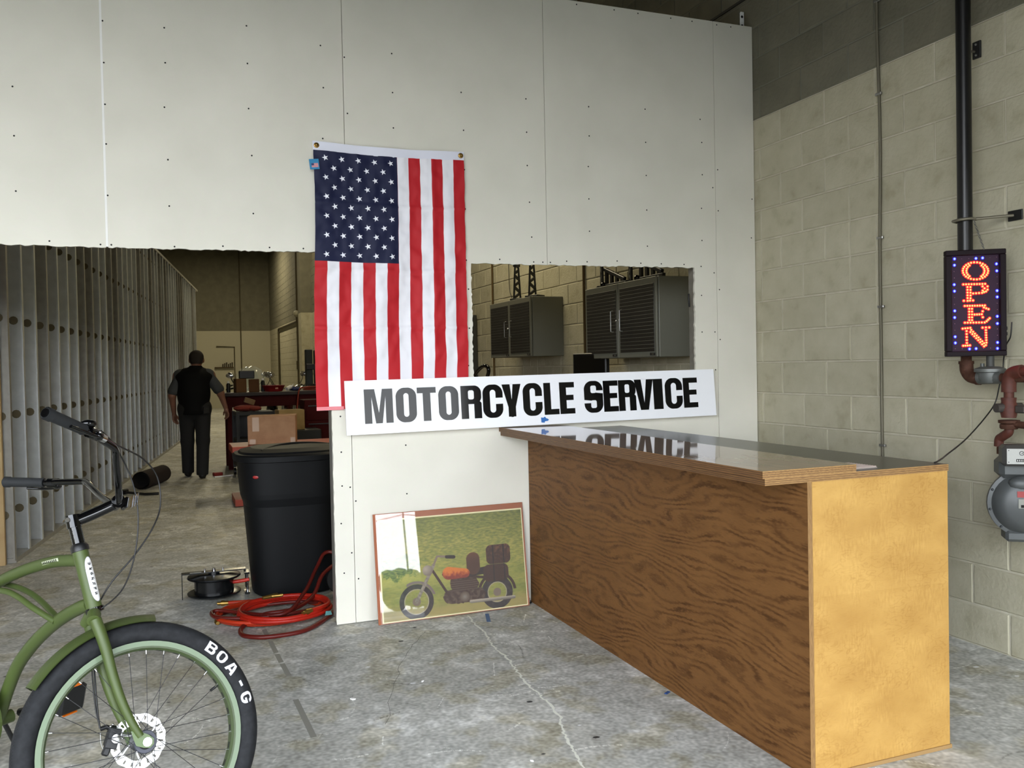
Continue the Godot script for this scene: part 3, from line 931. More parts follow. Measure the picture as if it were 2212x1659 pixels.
func build_counter() -> void:
	var z0 := 0.012
	var z1 := 2.499
	var c := thing("service_counter", "long plywood service counter with a dark glossy top and a golden birch end", "counter", Vector3(0, 0, 0))
	var fir := mat(1, 1, 1, 0.5, 0.0, 0.25)
	fir.albedo_texture = ply_texture(1280, 560, 201, Color(0.44, 0.305, 0.17), Color(0.245, 0.15, 0.07), 27.0, 1.9, 0.72, 0.14)
	var birch := mat(1, 1, 1, 0.36, 0.0, 0.45)
	birch.albedo_texture = birch_texture()
	var edge_l := mat(1, 1, 1, 0.6)
	edge_l.albedo_texture = edge_texture(5, Color(0.65, 0.51, 0.31), Color(0.38, 0.26, 0.13))
	var edge_d := mat(1, 1, 1, 0.5)
	edge_d.albedo_texture = edge_texture(6, Color(0.52, 0.375, 0.215), Color(0.25, 0.155, 0.075))
	var top_m := mat(1, 1, 1, 0.30, 0.0, 0.5)
	top_m.albedo_texture = ply_texture(1024, 256, 251, Color(0.56, 0.405, 0.25), Color(0.36, 0.24, 0.14), 9.0, 2.0, 0.6, 0.5)
	top_m.clearcoat_enabled = true
	top_m.clearcoat = 1.0
	top_m.clearcoat_roughness = 0.045
	var low_m := mat(0.15, 0.145, 0.13, 0.34, 0.0, 0.4)
	low_m.clearcoat_enabled = true
	low_m.clearcoat = 0.35
	low_m.clearcoat_roughness = 0.12
	var all := {"x-": 1, "x+": 1, "z+": 1, "z-": 1, "y+": 1, "y-": 1}
	# front panel and its edge
	var fp := obj("front_panel", board(Vector3(2.284, 0.0, z0), Vector3(2.302, 1.019, z1), {"x-": 1, "x+": 1, "z-": 1, "y-": 1}), fir, c)
	obj("edge", board(Vector3(2.284, 0.0, z0), Vector3(2.302, 1.019, z1), {"z+": 1}), edge_rot(edge_l), fp)
	# end panel
	var ep := obj("end_panel", board(Vector3(2.303, 0.006, z1 - 0.018), Vector3(2.915, 1.019, z1), {"z+": 1, "z-": 1}), birch, c)
	obj("edge", board(Vector3(2.303, 0.006, z1 - 0.018), Vector3(2.915, 1.019, z1), {"x+": 1, "x-": 1, "y-": 1, "y+": 1}), edge_rot(edge_l), ep)
	obj("toe_strip", MB.new().box(Vector3(2.61, 0.008, z1 - 0.006), Vector3(0.62, 0.014, 0.022)), mat(0.57, 0.45, 0.28, 0.6), c)
	# lower slab of the top, wide; upper slab narrower
	var lo_a := Vector3(2.108, 1.019, z0)
	var lo_b := Vector3(2.918, 1.043, 2.502)
	obj("lower_top", board(lo_a, lo_b, {"y+": 1, "y-": 1, "z-": 1}), low_m, c)
	obj("lower_top_edge", board(lo_a, lo_b, {"x-": 1, "x+": 1}), edge_d, c)
	obj("lower_top_end", board(lo_a, lo_b, {"z+": 1}), edge_l, c)
	var up_a := Vector3(2.098, 1.0432, z0)
	var up_b := Vector3(2.49, 1.068, 2.504)
	obj("upper_top", board(up_a, up_b, {"y+": 1, "y-": 1, "z-": 1}), top_m, c)
	obj("upper_top_edge", board(up_a, up_b, {"x-": 1, "x+": 1}), edge_d, c)
	obj("upper_top_end", board(up_a, up_b, {"z+": 1}), edge_l, c)
	# inside: two uprights and a shelf
	for z in [0.03, 1.2]:
		obj("upright", board(Vector3(2.303, 0.0, z), Vector3(2.88, 1.018, z + 0.018), all), fir, c)
	obj("shelf", board(Vector3(2.303, 0.5, 0.05), Vector3(2.86, 0.518, 2.44), all), fir, c)
	# ribbed offcut lying on the lower top beside the step
	var co := thing("ribbed_offcut", "small grey ribbed offcut lying on the counter's dark top near the end", "offcut", Vector3(2.56, 1.043, 2.40), yaw(4))
	obj("sheet", MB.new().box(Vector3(0, 0.002, 0), Vector3(0.12, 0.003, 0.13)), mat(0.55, 0.52, 0.49, 0.6), co)
	var rb := MB.new().tube([Vector3(-0.058, 0.0055, 0), Vector3(0.058, 0.0055, 0)], 0.003, 6).mesh()
	for k in 11:
		var o := inst("rib", rb, mat(0.66, 0.60, 0.56, 0.5), co)
		o.position.z = -0.06 + k * 0.012
	# caster-like bolt at the foot of the front panel
	var bt := thing("floor_bolt", "small dark bolt on the floor where counter meets partition", "bolt", Vector3(2.262, 0, 0.032))
	obj("washer", MB.new().lathe([Vector2(0.0001, 0.006), Vector2(0.017, 0.006), Vector2(0.017, 0)], 12), M.black, bt)
	obj("shank", MB.new().lathe([Vector2(0.0001, 0.030), Vector2(0.007, 0.030), Vector2(0.007, 0.016), Vector2(0.011, 0.016), Vector2(0.011, 0.006)], 8), M.steel, bt)

func edge_rot(m: StandardMaterial3D) -> StandardMaterial3D:
	var im: Image = m.albedo_texture.get_image().duplicate()
	im.rotate_90(CLOCKWISE)
	var d: StandardMaterial3D = m.duplicate()
	d.albedo_texture = tex_of(im)
	return d

func birch_texture() -> ImageTexture:
	# honey-coloured birch veneer: joined leaves of slightly different tone, faint figure and short dark pores
	var w := 640
	var h := 1040
	var n1 := noise(0.010, 231, 4)
	var n2 := noise(0.05, 232, 3)
	var n3 := noise(0.02, 233, 3)
	var n4 := noise(0.4, 234, 2)
	var im := Image.create(w, h, false, Image.FORMAT_RGB8)
	var light := Color(0.715, 0.565, 0.31)
	var dark := Color(0.54, 0.385, 0.17)
	for y in h:
		for x in w:
			var leaf := 0.0
			if y > 405 + x * 0.02: leaf += 0.10
			if x > 262 and y < 380: leaf += 0.06
			if y > 760: leaf -= 0.05
			var figure := n2.get_noise_2d(x * 1.6, y * 0.45) * 0.22 * clampf(n1.get_noise_2d(x * 0.6 + 900.0, y * 0.6) * 2.0 + 0.4, 0.0, 1.0)
			var cloud := n1.get_noise_2d(x * 0.35, y * 0.6) * 0.30
			var swirl := pow(0.5 + 0.5 * sin(y * 0.11 + n3.get_noise_2d(x * 0.35, y * 0.8) * 16.0), 9.0) * 0.22 * clampf(n1.get_noise_2d(x * 0.5, y * 0.5 + 500.0) * 3.0 + 0.3, 0.0, 1.0)
			var pore := 0.10 if n4.get_noise_2d(x * 0.06, y * 0.9) > 0.42 else 0.0
			im.set_pixel(x, y, light.lerp(dark, clampf(0.22 + leaf + figure + cloud + swirl + pore, 0.0, 1.0)))
	return tex_of(im)

# ---------------------------------------------------------------- sign
func build_sign() -> void:
	var W := 2.44
	var Hh := 0.302
	var n := Vector2i(2048, 254)
	var im := Image.create(n.x, n.y, false, Image.FORMAT_RGB8)
	im.fill(Color(0.93, 0.935, 0.95))
	var r := RandomNumberGenerator.new()
	r.seed = 3
	var ed := [0.106, 0.27, 0.288, 0.409, 0.414, 0.527, 0.541, 0.663, 0.678, 0.805, 0.814, 0.941, 0.941, 1.056, 1.071, 1.197, 1.209, 1.308, 1.314, 1.415, 1.481, 1.611, 1.615, 1.719, 1.722, 1.846, 1.84, 1.971, 1.974, 2.043, 2.060, 2.19, 2.197, 2.305]
	var word := "MOTORCYCLESERVICE"
	var k := n.x / W
	for i in word.length():
		var ww: float = (ed[i * 2 + 1] - ed[i * 2]) * k
		draw_glyph(im, word[i], ed[i * 2] * k, (Hh - 0.058) * k, ww, 0.193 * k, 0.235 if word[i] != "I" else 0.3, Color(0.055, 0.055, 0.055))
	for s in 420:       # rain spots dried on the left half
		var x := int(r.randf() * r.randf() * n.x * 0.75)
		var y := r.randi() % n.y
		var c := im.get_pixel(x, y)
		im.set_pixel(x, y, c.lerp(Color(0.02, 0.02, 0.02) if c.r < 0.5 else Color(0.80, 0.81, 0.82), 0.8))
		if r.randf() < 0.4 and x > 0: im.set_pixel(x - 1, y, c.lerp(Color(0.04, 0.04, 0.04) if c.r < 0.5 else Color(0.82, 0.83, 0.84), 0.8))
	var face := mat(1, 1, 1, 0.10, 0.0, 0.30)
	face.albedo_texture = tex_of(im)
	# stands on the counter, leaning back on the partition, right end a touch higher
	var tilt := deg_to_rad(SIGN_TILT)
	var b := Basis(Vector3(0, 0, 1), deg_to_rad(0.42)) * Basis(Vector3.UP, deg_to_rad(SIGN_YAW)) * Basis(Vector3.RIGHT, -tilt)
	var s := thing("banner_sign", "long white board reading MOTORCYCLE SERVICE standing on the counter against the partition", "sign", Vector3(1.181, 1.066, 0.062), b)
	var f := MB.new()
	f.quad(Vector3(0, 0, 0.005), Vector3(W - 0.025, 0, 0.005), Vector3(W - 0.025, Hh, 0.005), Vector3(0, Hh, 0.005), Vector3.BACK, Vector2(0, 1), Vector2(1, 1), Vector2(1, 0), Vector2(0, 0))
	obj("printed_face", f, face, s)
	obj("panel", MB.new().box(Vector3((W - 0.025) * 0.5, Hh * 0.5, 0.0), Vector3(W - 0.025, Hh, 0.0098)), mat(0.90, 0.90, 0.92, 0.5), s)
	# scrap of blue masking tape
	var tp := PackedVector2Array([Vector2(-0.024, -0.014), Vector2(-0.004, -0.016), Vector2(-0.002, -0.008), Vector2(0.018, -0.006), Vector2(0.025, 0.001), Vector2(0.018, 0.007), Vector2(0.008, 0.010), Vector2(0.0, 0.020), Vector2(-0.010, 0.014), Vector2(-0.025, 0.016)])
	var t := obj("tape_scrap", MB.new().extrude(tp, 0.003, Transform3D(b, s.position + b * Vector3(1.195, 0.028, 0.0055))), mat(0.16, 0.40, 0.68, 0.7))
	tag(t, "scrap of blue masking tape stuck to the sign's lower edge", "tape")
const SIGN_TILT := 4.5
const SIGN_YAW := 0.0

# ---------------------------------------------------------------- flag
func build_flag() -> void:
	var n := Vector2i(1040, 1760)
	var im := Image.create(n.x, n.y, false, Image.FORMAT_RGB8)
	var red := Color(0.70, 0.105, 0.14)
	var white := Color(0.90, 0.895, 0.92)
	var navy := Color(0.075, 0.095, 0.225)
	im.fill(white)
	for i in 13:
		if i % 2 == 0: im.fill_rect(Rect2i(int(i * n.x / 13.0), 0, int((i + 1) * n.x / 13.0) - int(i * n.x / 13.0), n.y), red)
	for i in range(1, 13):     # stitched seams
		im.fill_rect(Rect2i(int(i * n.x / 13.0) - 1, 0, 2, n.y), Color(0.80, 0.50, 0.52))
	var cw := int(n.x * 7 / 13.0)
	var ch := int(n.y * 0.425)
	im.fill_rect(Rect2i(0, 0, cw, ch), navy)
	var star := 19.0
	for row in 11:
		var cnt := 5 if row % 2 == 0 else 4
		for q in cnt:
			var cx := cw * (0.135 + 0.196 * (q + (0.0 if cnt == 5 else 0.5)))
			var cy := ch * (0.062 + 0.0875 * row)
			draw_star(im, cx, cy, star * 1.18, Color(0.93, 0.935, 0.96))
	var m := mat(1, 1, 1, 0.62, 0.0, 0.4)
	m.albedo_texture = tex_of(im)
	m.backlight_enabled = true
	m.backlight = Color(0.10, 0.10, 0.10)
	var fl := thing("national_flag", "stars and stripes flag hung vertically from two grommets on the partition", "flag", Vector3(0, 0, 0))
	var nx := 66
	var ny := 120
	var n1 := noise(2.6, 301, 3)
	var n2 := noise(7.0, 302, 2)
	var P := func(i: int, j: int) -> Vector3:
		var a := float(i) / nx
		var b := float(j) / ny
		var sag := 0.018 * sin(PI * clampf(a * 1.0, 0, 1)) * (1.0 - b)
		var x := lerpf(1.043, 1.912, a) + (-0.018 * b + 0.006 * sin(b * 7.0)) * (1.0 - a) + 0.012 * b * a * 0.2
		var y := lerpf(2.640, 2.640, a) - sag * 0.6 - b * 1.428
		var amp := 0.3 + b
		var z := 0.022 + 0.010 * sin(a * 17.0 + b * 1.2) * amp * 0.8 + 0.014 * n1.get_noise_2d(a * 0.9, b * 1.6) * amp + 0.008 * n2.get_noise_2d(a * 1.5 + b * 0.5, b * 1.5)
		# fold creases from the packet
		for cy in [0.20, 0.455, 0.685]:
			z += 0.007 * exp(-pow((b - cy) / 0.006, 2.0))
		for cx in [0.28, 0.78]:
			z += 0.006 * exp(-pow((a - cx) / 0.012, 2.0))
		if b < 0.42 and a < 0.54:   # quilted look of the embroidered field
			z += 0.0014 * sin((a * 0.87 + b * 1.43) * 62.0) * sin((a * 0.87 - b * 1.43) * 62.0)
		var press := smoothstep(1.50, 1.38, y)       # pressed flat where the sign leans on it
		z = lerpf(z, 0.010 + 0.0025 * sin(a * 40.0), press)
		return Vector3(x, y, maxf(z, 0.006))
	obj("cloth", sheet_mesh(nx, ny, P), m, fl)
	# canvas heading with grommets
	var hd := func(i: int, j: int) -> Vector3:
		var a := float(i) / 30.0
		var b := float(j) / 3.0
		var sag := 0.018 * sin(PI * a) * 0.6
		return Vector3(lerpf(1.041, 1.914, a), 2.690 - b * 0.052 - sag, 0.016 + 0.004 * sin(a * 17.0) + 0.002 * b)
	var hm := mat(0.88, 0.885, 0.93, 0.8, 0.0, 0.3)
	obj("heading", sheet_mesh(30, 3, hd), hm, fl)
	for x in [1.062, 1.893]:
		obj("grommet", MB.new().lathe([Vector2(0.006, 0.004), Vector2(0.009, 0.006), Vector2(0.014, 0.004), Vector2(0.0155, 0.0)], 16, Transform3D(Basis(Vector3.RIGHT, PI / 2), Vector3(x, 2.666 - (0.0 if x > 1.5 else 0.0), 0.018))), M.brass, fl)
		obj("hanging_screw", MB.new().lathe([Vector2(0.0001, 0.012), Vector2(0.0055, 0.010), Vector2(0.006, -0.016)], 8, Transform3D(Basis(Vector3.RIGHT, PI / 2), Vector3(x, 2.667, 0.018))), M.brass, fl)
	# hemmed end
	obj("hem", MB.new().box(Vector3(1.103, 1.217, 0.0145), Vector3(0.15, 0.020, 0.002)), mat(0.86, 0.52, 0.54, 0.8), fl)
	# packet tag pinned to the edge
	var tg := thing("flag_packet_tag", "small blue paper tag with a printed flag at the flag's upper left edge", "tag", Vector3(1.045, 2.558, 0.034), Basis(Vector3(0, 0, 1), deg_to_rad(6)))
	obj("card", MB.new().box(Vector3.ZERO, Vector3(0.052, 0.056, 0.0015)), mat(0.13, 0.50, 0.68, 0.4), tg)
	obj("printed_stripes", MB.new().box(Vector3(0.003, -0.006, 0.001), Vector3(0.036, 0.022, 0.001)), mat(0.80, 0.56, 0.58, 0.4), tg)
	obj("printed_canton", MB.new().box(Vector3(-0.009, -0.001, 0.0016), Vector3(0.014, 0.012, 0.001)), mat(0.20, 0.22, 0.42, 0.4), tg)

func draw_star(im: Image, cx: float, cy: float, r: float, c: Color) -> void:
	var poly := PackedVector2Array()
	for k in 10:
		var a := PI + PI * k / 5.0
		var rr := r if k % 2 == 0 else r * 0.40
		poly.append(Vector2(cx + cos(a) * rr, cy + sin(a) * rr))
	for j in range(int(cy - r) - 1, int(cy + r) + 2):
		for i in range(int(cx - r) - 1, int(cx + r) + 2):
			var cov := 0.0
			for q in 4:
				if Geometry2D.is_point_in_polygon(Vector2(i + 0.25 + 0.5 * (q % 2), j + 0.25 + 0.5 * (q / 2)), poly): cov += 0.25
			if cov > 0.0: im.set_pixel(i, j, im.get_pixel(i, j).lerp(c, cov))

func sheet_mesh(nx: int, ny: int, P: Callable) -> MB:
	var pts := []
	for j in ny + 1:
		var row := PackedVector3Array()
		for i in nx + 1: row.append(P.call(i, j))
		pts.append(row)
	var nor := []
	for j in ny + 1:
		var row := PackedVector3Array()
		for i in nx + 1:
			var du: Vector3 = pts[j][mini(i + 1, nx)] - pts[j][maxi(i - 1, 0)]
			var dv: Vector3 = pts[mini(j + 1, ny)][i] - pts[maxi(j - 1, 0)][i]
			var q := dv.cross(du).normalized()
			row.append(q)
		nor.append(row)
	var b := MB.new()
	for j in ny:
		for i in nx:
			b.squad([pts[j][i], pts[j][i + 1], pts[j + 1][i + 1], pts[j + 1][i]], [nor[j][i], nor[j][i + 1], nor[j + 1][i + 1], nor[j + 1][i]],
				[Vector2(float(i) / nx, float(j) / ny), Vector2(float(i + 1) / nx, float(j) / ny), Vector2(float(i + 1) / nx, float(j + 1) / ny), Vector2(float(i) / nx, float(j + 1) / ny)])
	return b

# ---------------------------------------------------------------- poster: a plain meadow with a parked motorcycle
func seg_d(p: Vector2, a: Vector2, b: Vector2) -> float:
	var ab := b - a
	var t := clampf((p - a).dot(ab) / ab.length_squared(), 0.0, 1.0)
	return p.distance_to(a + ab * t)

func build_poster() -> void:
	var n := Vector2i(720, 480)
	var im := Image.create(n.x, n.y, false, Image.FORMAT_RGB8)
	var n1 := noise(0.012, 401, 4)
	var n2 := noise(0.06, 402, 3)
	var n3 := noise(0.02, 403, 4)
	for y in n.y:
		for x in n.x:
			var a := n1.get_noise_2d(x * 0.7, y * 1.8) * 0.5 + 0.5
			var b := n2.get_noise_2d(x * 0.5, y * 1.6)
			var up := clampf(1.0 - y / 300.0, 0, 1)
			var c := Color(0.46, 0.47, 0.20).lerp(Color(0.62, 0.58, 0.28), clampf(a + 0.25 * sin(y * 0.012), 0, 1))
			c = c.lerp(Color(0.33, 0.37, 0.19), clampf(up * 0.55 + b * 0.55, 0, 1))
			c = c.lerp(Color(0.70, 0.67, 0.30), clampf((0.5 - absf(y - 290) / 90.0), 0, 0.5) * clampf(1.2 - x / 420.0, 0, 1))
			if y > 400: c = c.lerp(Color(0.58, 0.50, 0.30), clampf((y - 400) / 60.0, 0, 0.7))
			var bush := n3.get_noise_2d(x, y) * 46.0
			var bd := Vector2((x - 95) / 1.6, y - 225).length() + bush
			if bd < 62.0: c = c.lerp(Color(0.24, 0.31, 0.13).lerp(Color(0.45, 0.50, 0.20), clampf(b + 0.5, 0, 1)), clampf((62.0 - bd) / 16.0, 0, 1))
			im.set_pixel(x, y, c)
	# a plain parked motorcycle with luggage, drawn in flat shapes
	var W1 := Vector2(165, 398)
	var W2 := Vector2(565, 398)
	var tyre := Color(0.13, 0.105, 0.10)
	var chrome := Color(0.60, 0.55, 0.48)
	var brown := Color(0.20, 0.115, 0.065)
	for y in range(90, n.y):
		for x in range(70, 690):
			var p := Vector2(x, y)
			var c := im.get_pixel(x, y)
			var jit := n3.get_noise_2d(x * 2.2, y * 2.2)
			for w in [[W1, 82.0, 60.0], [W2, 80.0, 50.0]]:
				var d := p.distance_to(w[0])
				if d < w[1] and d > w[2]: c = tyre.lerp(Color(0.24, 0.20, 0.185), clampf(jit + 0.3, 0, 1))
				elif d <= w[2] and d > w[2] - 5.0: c = c.lerp(chrome, 0.7)
				elif d < 20.0: c = chrome.lerp(brown, 0.4)
				elif d <= w[2] and fmod(absf(atan2(p.y - w[0].y, p.x - w[0].x)) * 9.0, PI) < 0.14: c = c.lerp(chrome, 0.55)
			if absf(p.distance_to(W2) - 92.0) < 7.0 and y < 392: c = brown
			if absf(p.distance_to(W1) - 90.0) < 6.0 and y < 372 and x > 120: c = Color(0.42, 0.36, 0.33)
			var body := minf(seg_d(p, Vector2(330, 395), Vector2(470, 398)) - 34, seg_d(p, Vector2(365, 335), Vector2(440, 345)) - 34)
			if body + jit * 5 < 0: c = brown.lerp(Color(0.42, 0.36, 0.30), clampf(0.5 + 0.5 * sin(y * 0.62), 0, 1) * 0.5 if (y > 318 and y < 372) else clampf(jit + 0.2, 0, 0.5))
			if p.distance_to(Vector2(400, 402)) < 25: c = Color(0.47, 0.43, 0.38).lerp(brown, clampf(p.distance_to(Vector2(400, 402)) / 40.0, 0, 1))
			if seg_d(p, Vector2(250, 262), Vector2(330, 400)) < 6 or seg_d(p, Vector2(300, 285), Vector2(560, 330)) < 6: c = brown
			if seg_d(p, Vector2(440, 292), Vector2(585, 280)) < 17: c = Color(0.13, 0.075, 0.05)
			var bag := minf(d_round(x, y, 520, 168, 645, 262, 26.0), d_round(x, y, 500, 262, 630, 345, 30.0))
			if bag < 0: c = Color(0.22, 0.125, 0.07).lerp(Color(0.43, 0.26, 0.13), clampf(jit * 0.9 + (232.0 - y) / 190.0, 0, 1))
			if bag < 0 and (absf(x - 555) < 4 or absf(x - 610) < 4): c = Color(0.12, 0.07, 0.045)
			var roll := seg_d(p, Vector2(452, 228), Vector2(452, 268)) - 34
			if roll < 0: c = Color(0.27, 0.155, 0.085).lerp(Color(0.40, 0.25, 0.13), clampf((235.0 - y) / 60.0, 0, 1))
			var tank := seg_d(p, Vector2(330, 282), Vector2(412, 290)) - 30 + (x - 330) * 0.10
			if tank < 0: c = Color(0.76, 0.42, 0.13).lerp(Color(0.47, 0.15, 0.07), clampf((y - 276) / 26.0 + jit * 0.7, 0, 1))
			if seg_d(p, Vector2(256, 236), W1) < 8 and p.distance_to(W1) > 4: c = chrome.lerp(Color(0.34, 0.30, 0.26), 0.4 + jit * 0.5)
			if seg_d(p, Vector2(256, 236), Vector2(276, 196)) < 5 or seg_d(p, Vector2(276, 196), Vector2(350, 205)) < 5: c = chrome.lerp(brown, 0.35)
			if seg_d(p, Vector2(322, 203), Vector2(358, 207)) < 8: c = Color(0.12, 0.08, 0.06)
			if p.distance_to(Vector2(226, 258)) < 25: c = chrome.lerp(Color(0.44, 0.38, 0.33), clampf(p.distance_to(Vector2(216, 250)) / 34.0, 0, 1))
			if seg_d(p, Vector2(430, 428), Vector2(650, 432)) < 8: c = chrome.lerp(Color(0.36, 0.33, 0.30), clampf((y - 426) / 12.0, 0, 1))
			im.set_pixel(x, y, c)
	for e in [Rect2i(0, 0, n.x, 7), Rect2i(0, n.y - 5, n.x, 5), Rect2i(0, 0, 7, n.y), Rect2i(n.x - 4, 0, 4, n.y)]:
		im.fill_rect(e, Color(0.88, 0.84, 0.66))
	var face := mat(1, 1, 1, 0.6, 0.0, 0.3)
	face.albedo_texture = tex_of(im)
	var tilt := atan2(0.085, 0.608)
	var b := Basis(Vector3.UP, deg_to_rad(POSTER_YAW)) * Basis(Vector3.RIGHT, -tilt)
	var s := thing("framed_poster", "motorcycle poster on a brown backing board leaning on the partition beside the counter", "poster", Vector3(1.782, 0.002, 0.100), b)
	obj("backing_board", MB.new().box(Vector3(0, 0.307, 0.0), Vector3(0.915, 0.612, 0.006), Basis.IDENTITY, 0.001), mat(0.58, 0.31, 0.16, 0.55), s)
	var f := MB.new()
	f.quad(Vector3(-0.435, 0.006, 0.0045), Vector3(0.447, 0.006, 0.0045), Vector3(0.447, 0.580, 0.0045), Vector3(-0.435, 0.580, 0.0045), Vector3.BACK, Vector2(0, 1), Vector2(1, 1), Vector2(1, 0), Vector2(0, 0))
	obj("print", f, face, s)
	obj("clear_cover", MB.new().box(Vector3(0.006, 0.306, 0.0075), Vector3(0.90, 0.608, 0.002)), cover_material(), s)
const POSTER_YAW := 0.8

func cover_material() -> StandardMaterial3D:
	var m := mat(1, 1, 1, 0.015, 0.0, 0.5)
	m.transparency = BaseMaterial3D.TRANSPARENCY_ALPHA
	m.albedo_color = Color(1, 1, 1, 0.02)
	return m

# ---------------------------------------------------------------- bicycle
func ring_box(b: MB, r0: float, r1: float, w0: float, w1: float, seg: int) -> MB:
	# a ring about local Z (the axle), square in section
	b.lathe([Vector2(r0, w0), Vector2(r1, w0), Vector2(r1, w1), Vector2(r0, w1), Vector2(r0, w0)], seg, Transform3D(Basis(Vector3.RIGHT, PI / 2), Vector3.ZERO))
	return b

func axle(z: float) -> Transform3D:   # lathe axis along local Z
	return Transform3D(Basis(Vector3.RIGHT, PI / 2), Vector3(0, 0, z))

func build_wheel(parent: Node3D, lettered: bool, disc: bool) -> Node3D:
	# local frame: x forward, y up, z to the bike's right
	var w := Node3D.new()
	w.name = "front_wheel" if lettered else "rear_wheel"
	parent.add_child(w)
	var tyre := MB.new()
	var prof := []
	for k in 21:
		var a := TAU * k / 20.0
		prof.append(Vector2(0.3155 + 0.0325 * cos(a), 0.0335 * sin(a)))
	tyre.lathe(prof, 96, axle(0.0), 0.2)
	var rubber: StandardMaterial3D = M.rubber
	if lettered:
		var im := Image.create(2048, 128, false, Image.FORMAT_RGB8)
		im.fill(Color(0.125, 0.13, 0.15))
		var nn := noise(0.03, 77, 3)
		for y in 128:
			for x in 2048:
				var g := 0.125 + 0.03 * nn.get_noise_2d(x, y * 2.0)
				if y < 12 or y > 116: g += 0.02 if (x / 4 + y / 3) % 2 == 0 else -0.02      # tread
				im.set_pixel(x, y, Color(g, g * 1.02, g * 1.08))
		# u runs round the wheel from the front (angle 0) towards the top; letters read clockwise
		var word := "BOA-G"
		var at := [45.0, 37.0, 28.4, 18.2, 9.6]
		var wd := [0.034, 0.034, 0.036, 0.018, 0.034]
		for i in 5:
			tyre_glyph(im, word[i], at[i], wd[i])
		rubber = M.rubber.duplicate()
		rubber.albedo_color = Color.WHITE
		rubber.albedo_texture = tex_of(im)
	obj("tyre", tyre, rubber, w)
	var rim := obj("rim", MB.new().lathe([Vector2(0.288, 0.021), Vector2(0.288, 0.024), Vector2(0.268, 0.023), Vector2(0.262, 0.014), Vector2(0.262, -0.014), Vector2(0.268, -0.023), Vector2(0.288, -0.024), Vector2(0.288, -0.021)], 72, axle(0.0), 0.9), mat(0.22, 0.265, 0.15, 0.45), w)
	obj("rim_band", MB.new().lathe([Vector2(0.2885, 0.0246), Vector2(0.2735, 0.0240), Vector2(0.273, 0.0232)], 72, axle(0.0)), mat(0.38, 0.44, 0.34, 0.4), w)
	obj("rim_band", MB.new().lathe([Vector2(0.273, -0.0232), Vector2(0.2735, -0.0240), Vector2(0.2885, -0.0246)], 72, axle(0.0)), mat(0.38, 0.44, 0.34, 0.4), w)
	var hole := MB.new().box(Vector3.ZERO, Vector3(0.0012, 0.017, 0.010)).mesh()
	for k in 32:
		var a := TAU * (k + 0.5) / 32
		var o := inst("rim_cutout", hole, M.dark, rim)
		o.transform = Transform3D(Basis(Vector3(0, 0, 1), a), Vector3(cos(a), sin(a), 0) * 0.2616)
	# hub
	obj("hub", MB.new().lathe([Vector2(0.0001, -0.062), Vector2(0.009, -0.062), Vector2(0.009, -0.052), Vector2(0.014, -0.05), Vector2(0.029, -0.038), Vector2(0.029, -0.034), Vector2(0.017, -0.028), Vector2(0.016, 0.028), Vector2(0.029, 0.034), Vector2(0.029, 0.038), Vector2(0.014, 0.044), Vector2(0.009, 0.05), Vector2(0.009, 0.062), Vector2(0.0001, 0.062)], 24, axle(0.0)), M.black, w)
	obj("hub_flange", MB.new().lathe([Vector2(0.0001, 0.041), Vector2(0.031, 0.041), Vector2(0.033, 0.038), Vector2(0.0001, 0.036)], 26, axle(0.0)), mat(0.235, 0.24, 0.275, 0.45, 0.3), w)
	var sp := M.steel_dark as Material
	for k in 32:
		var side := 1.0 if k % 2 == 0 else -1.0
		var a := TAU * k / 32.0 + 0.05
		var lead := (1.0 if (k / 2) % 2 == 0 else -1.0) * 0.95
		var q0 := Vector3(cos(a + lead) * 0.0285, sin(a + lead) * 0.0285, side * 0.036)
		var q1 := Vector3(cos(a) * 0.263, sin(a) * 0.263, side * 0.004)
		var s := obj("spoke", MB.new().tube([q0, q1], 0.0010, 5, false, false), sp, w)
		var d := (q1 - q0).normalized()
		obj("nipple", MB.new().tube([q1 - d * 0.012, q1], 0.0023, 6), M.chrome, s)
	obj("valve", MB.new().tube([Vector3(0.2415, 0.1095, 0), Vector3(0.229, 0.104, 0), Vector3(0.214, 0.0972, 0)], [0.003, 0.0045, 0.004], 7), M.black, w)
	if disc:
		# brake rotor with slots, on the left of the hub
		var ro := MB.new()
		var n := 72
		var rz := -0.047
		for k in n:
			var a0 := TAU * k / n
			var a1 := TAU * (k + 1) / n
			var rr := []
			for a in [a0, a1]:
				rr.append([0.0535 + 0.0015 * sin(a * 6.0), 0.061, 0.072, 0.0785 + 0.0016 * sin(a * 12.0)])
			for q in 3:
				if q == 1 and (k % 4) == 1: continue
				for zz in [-0.001, 0.001]:
					ro.quad(Vector3(cos(a0) * rr[0][q], sin(a0) * rr[0][q], rz + zz), Vector3(cos(a0) * rr[0][q + 1], sin(a0) * rr[0][q + 1], rz + zz), Vector3(cos(a1) * rr[1][q + 1], sin(a1) * rr[1][q + 1], rz + zz), Vector3(cos(a1) * rr[1][q], sin(a1) * rr[1][q], rz + zz), Vector3(0, 0, signf(zz)))
			ro.quad(Vector3(cos(a0) * rr[0][3], sin(a0) * rr[0][3], rz - 0.001), Vector3(cos(a0) * rr[0][3], sin(a0) * rr[0][3], rz + 0.001), Vector3(cos(a1) * rr[1][3], sin(a1) * rr[1][3], rz + 0.001), Vector3(cos(a1) * rr[1][3], sin(a1) * rr[1][3], rz - 0.001), Vector3(cos(a0), sin(a0), 0))
		for k in 6:
			var a := TAU * k / 6.0
			ro.tube([Vector3(cos(a) * 0.02, sin(a) * 0.02, rz), Vector3(cos(a + 0.35) * 0.038, sin(a + 0.35) * 0.038, rz), Vector3(cos(a + 0.5) * 0.055, sin(a + 0.5) * 0.055, rz)], 0.0045, 6, false, true, Vector2(1, 1))
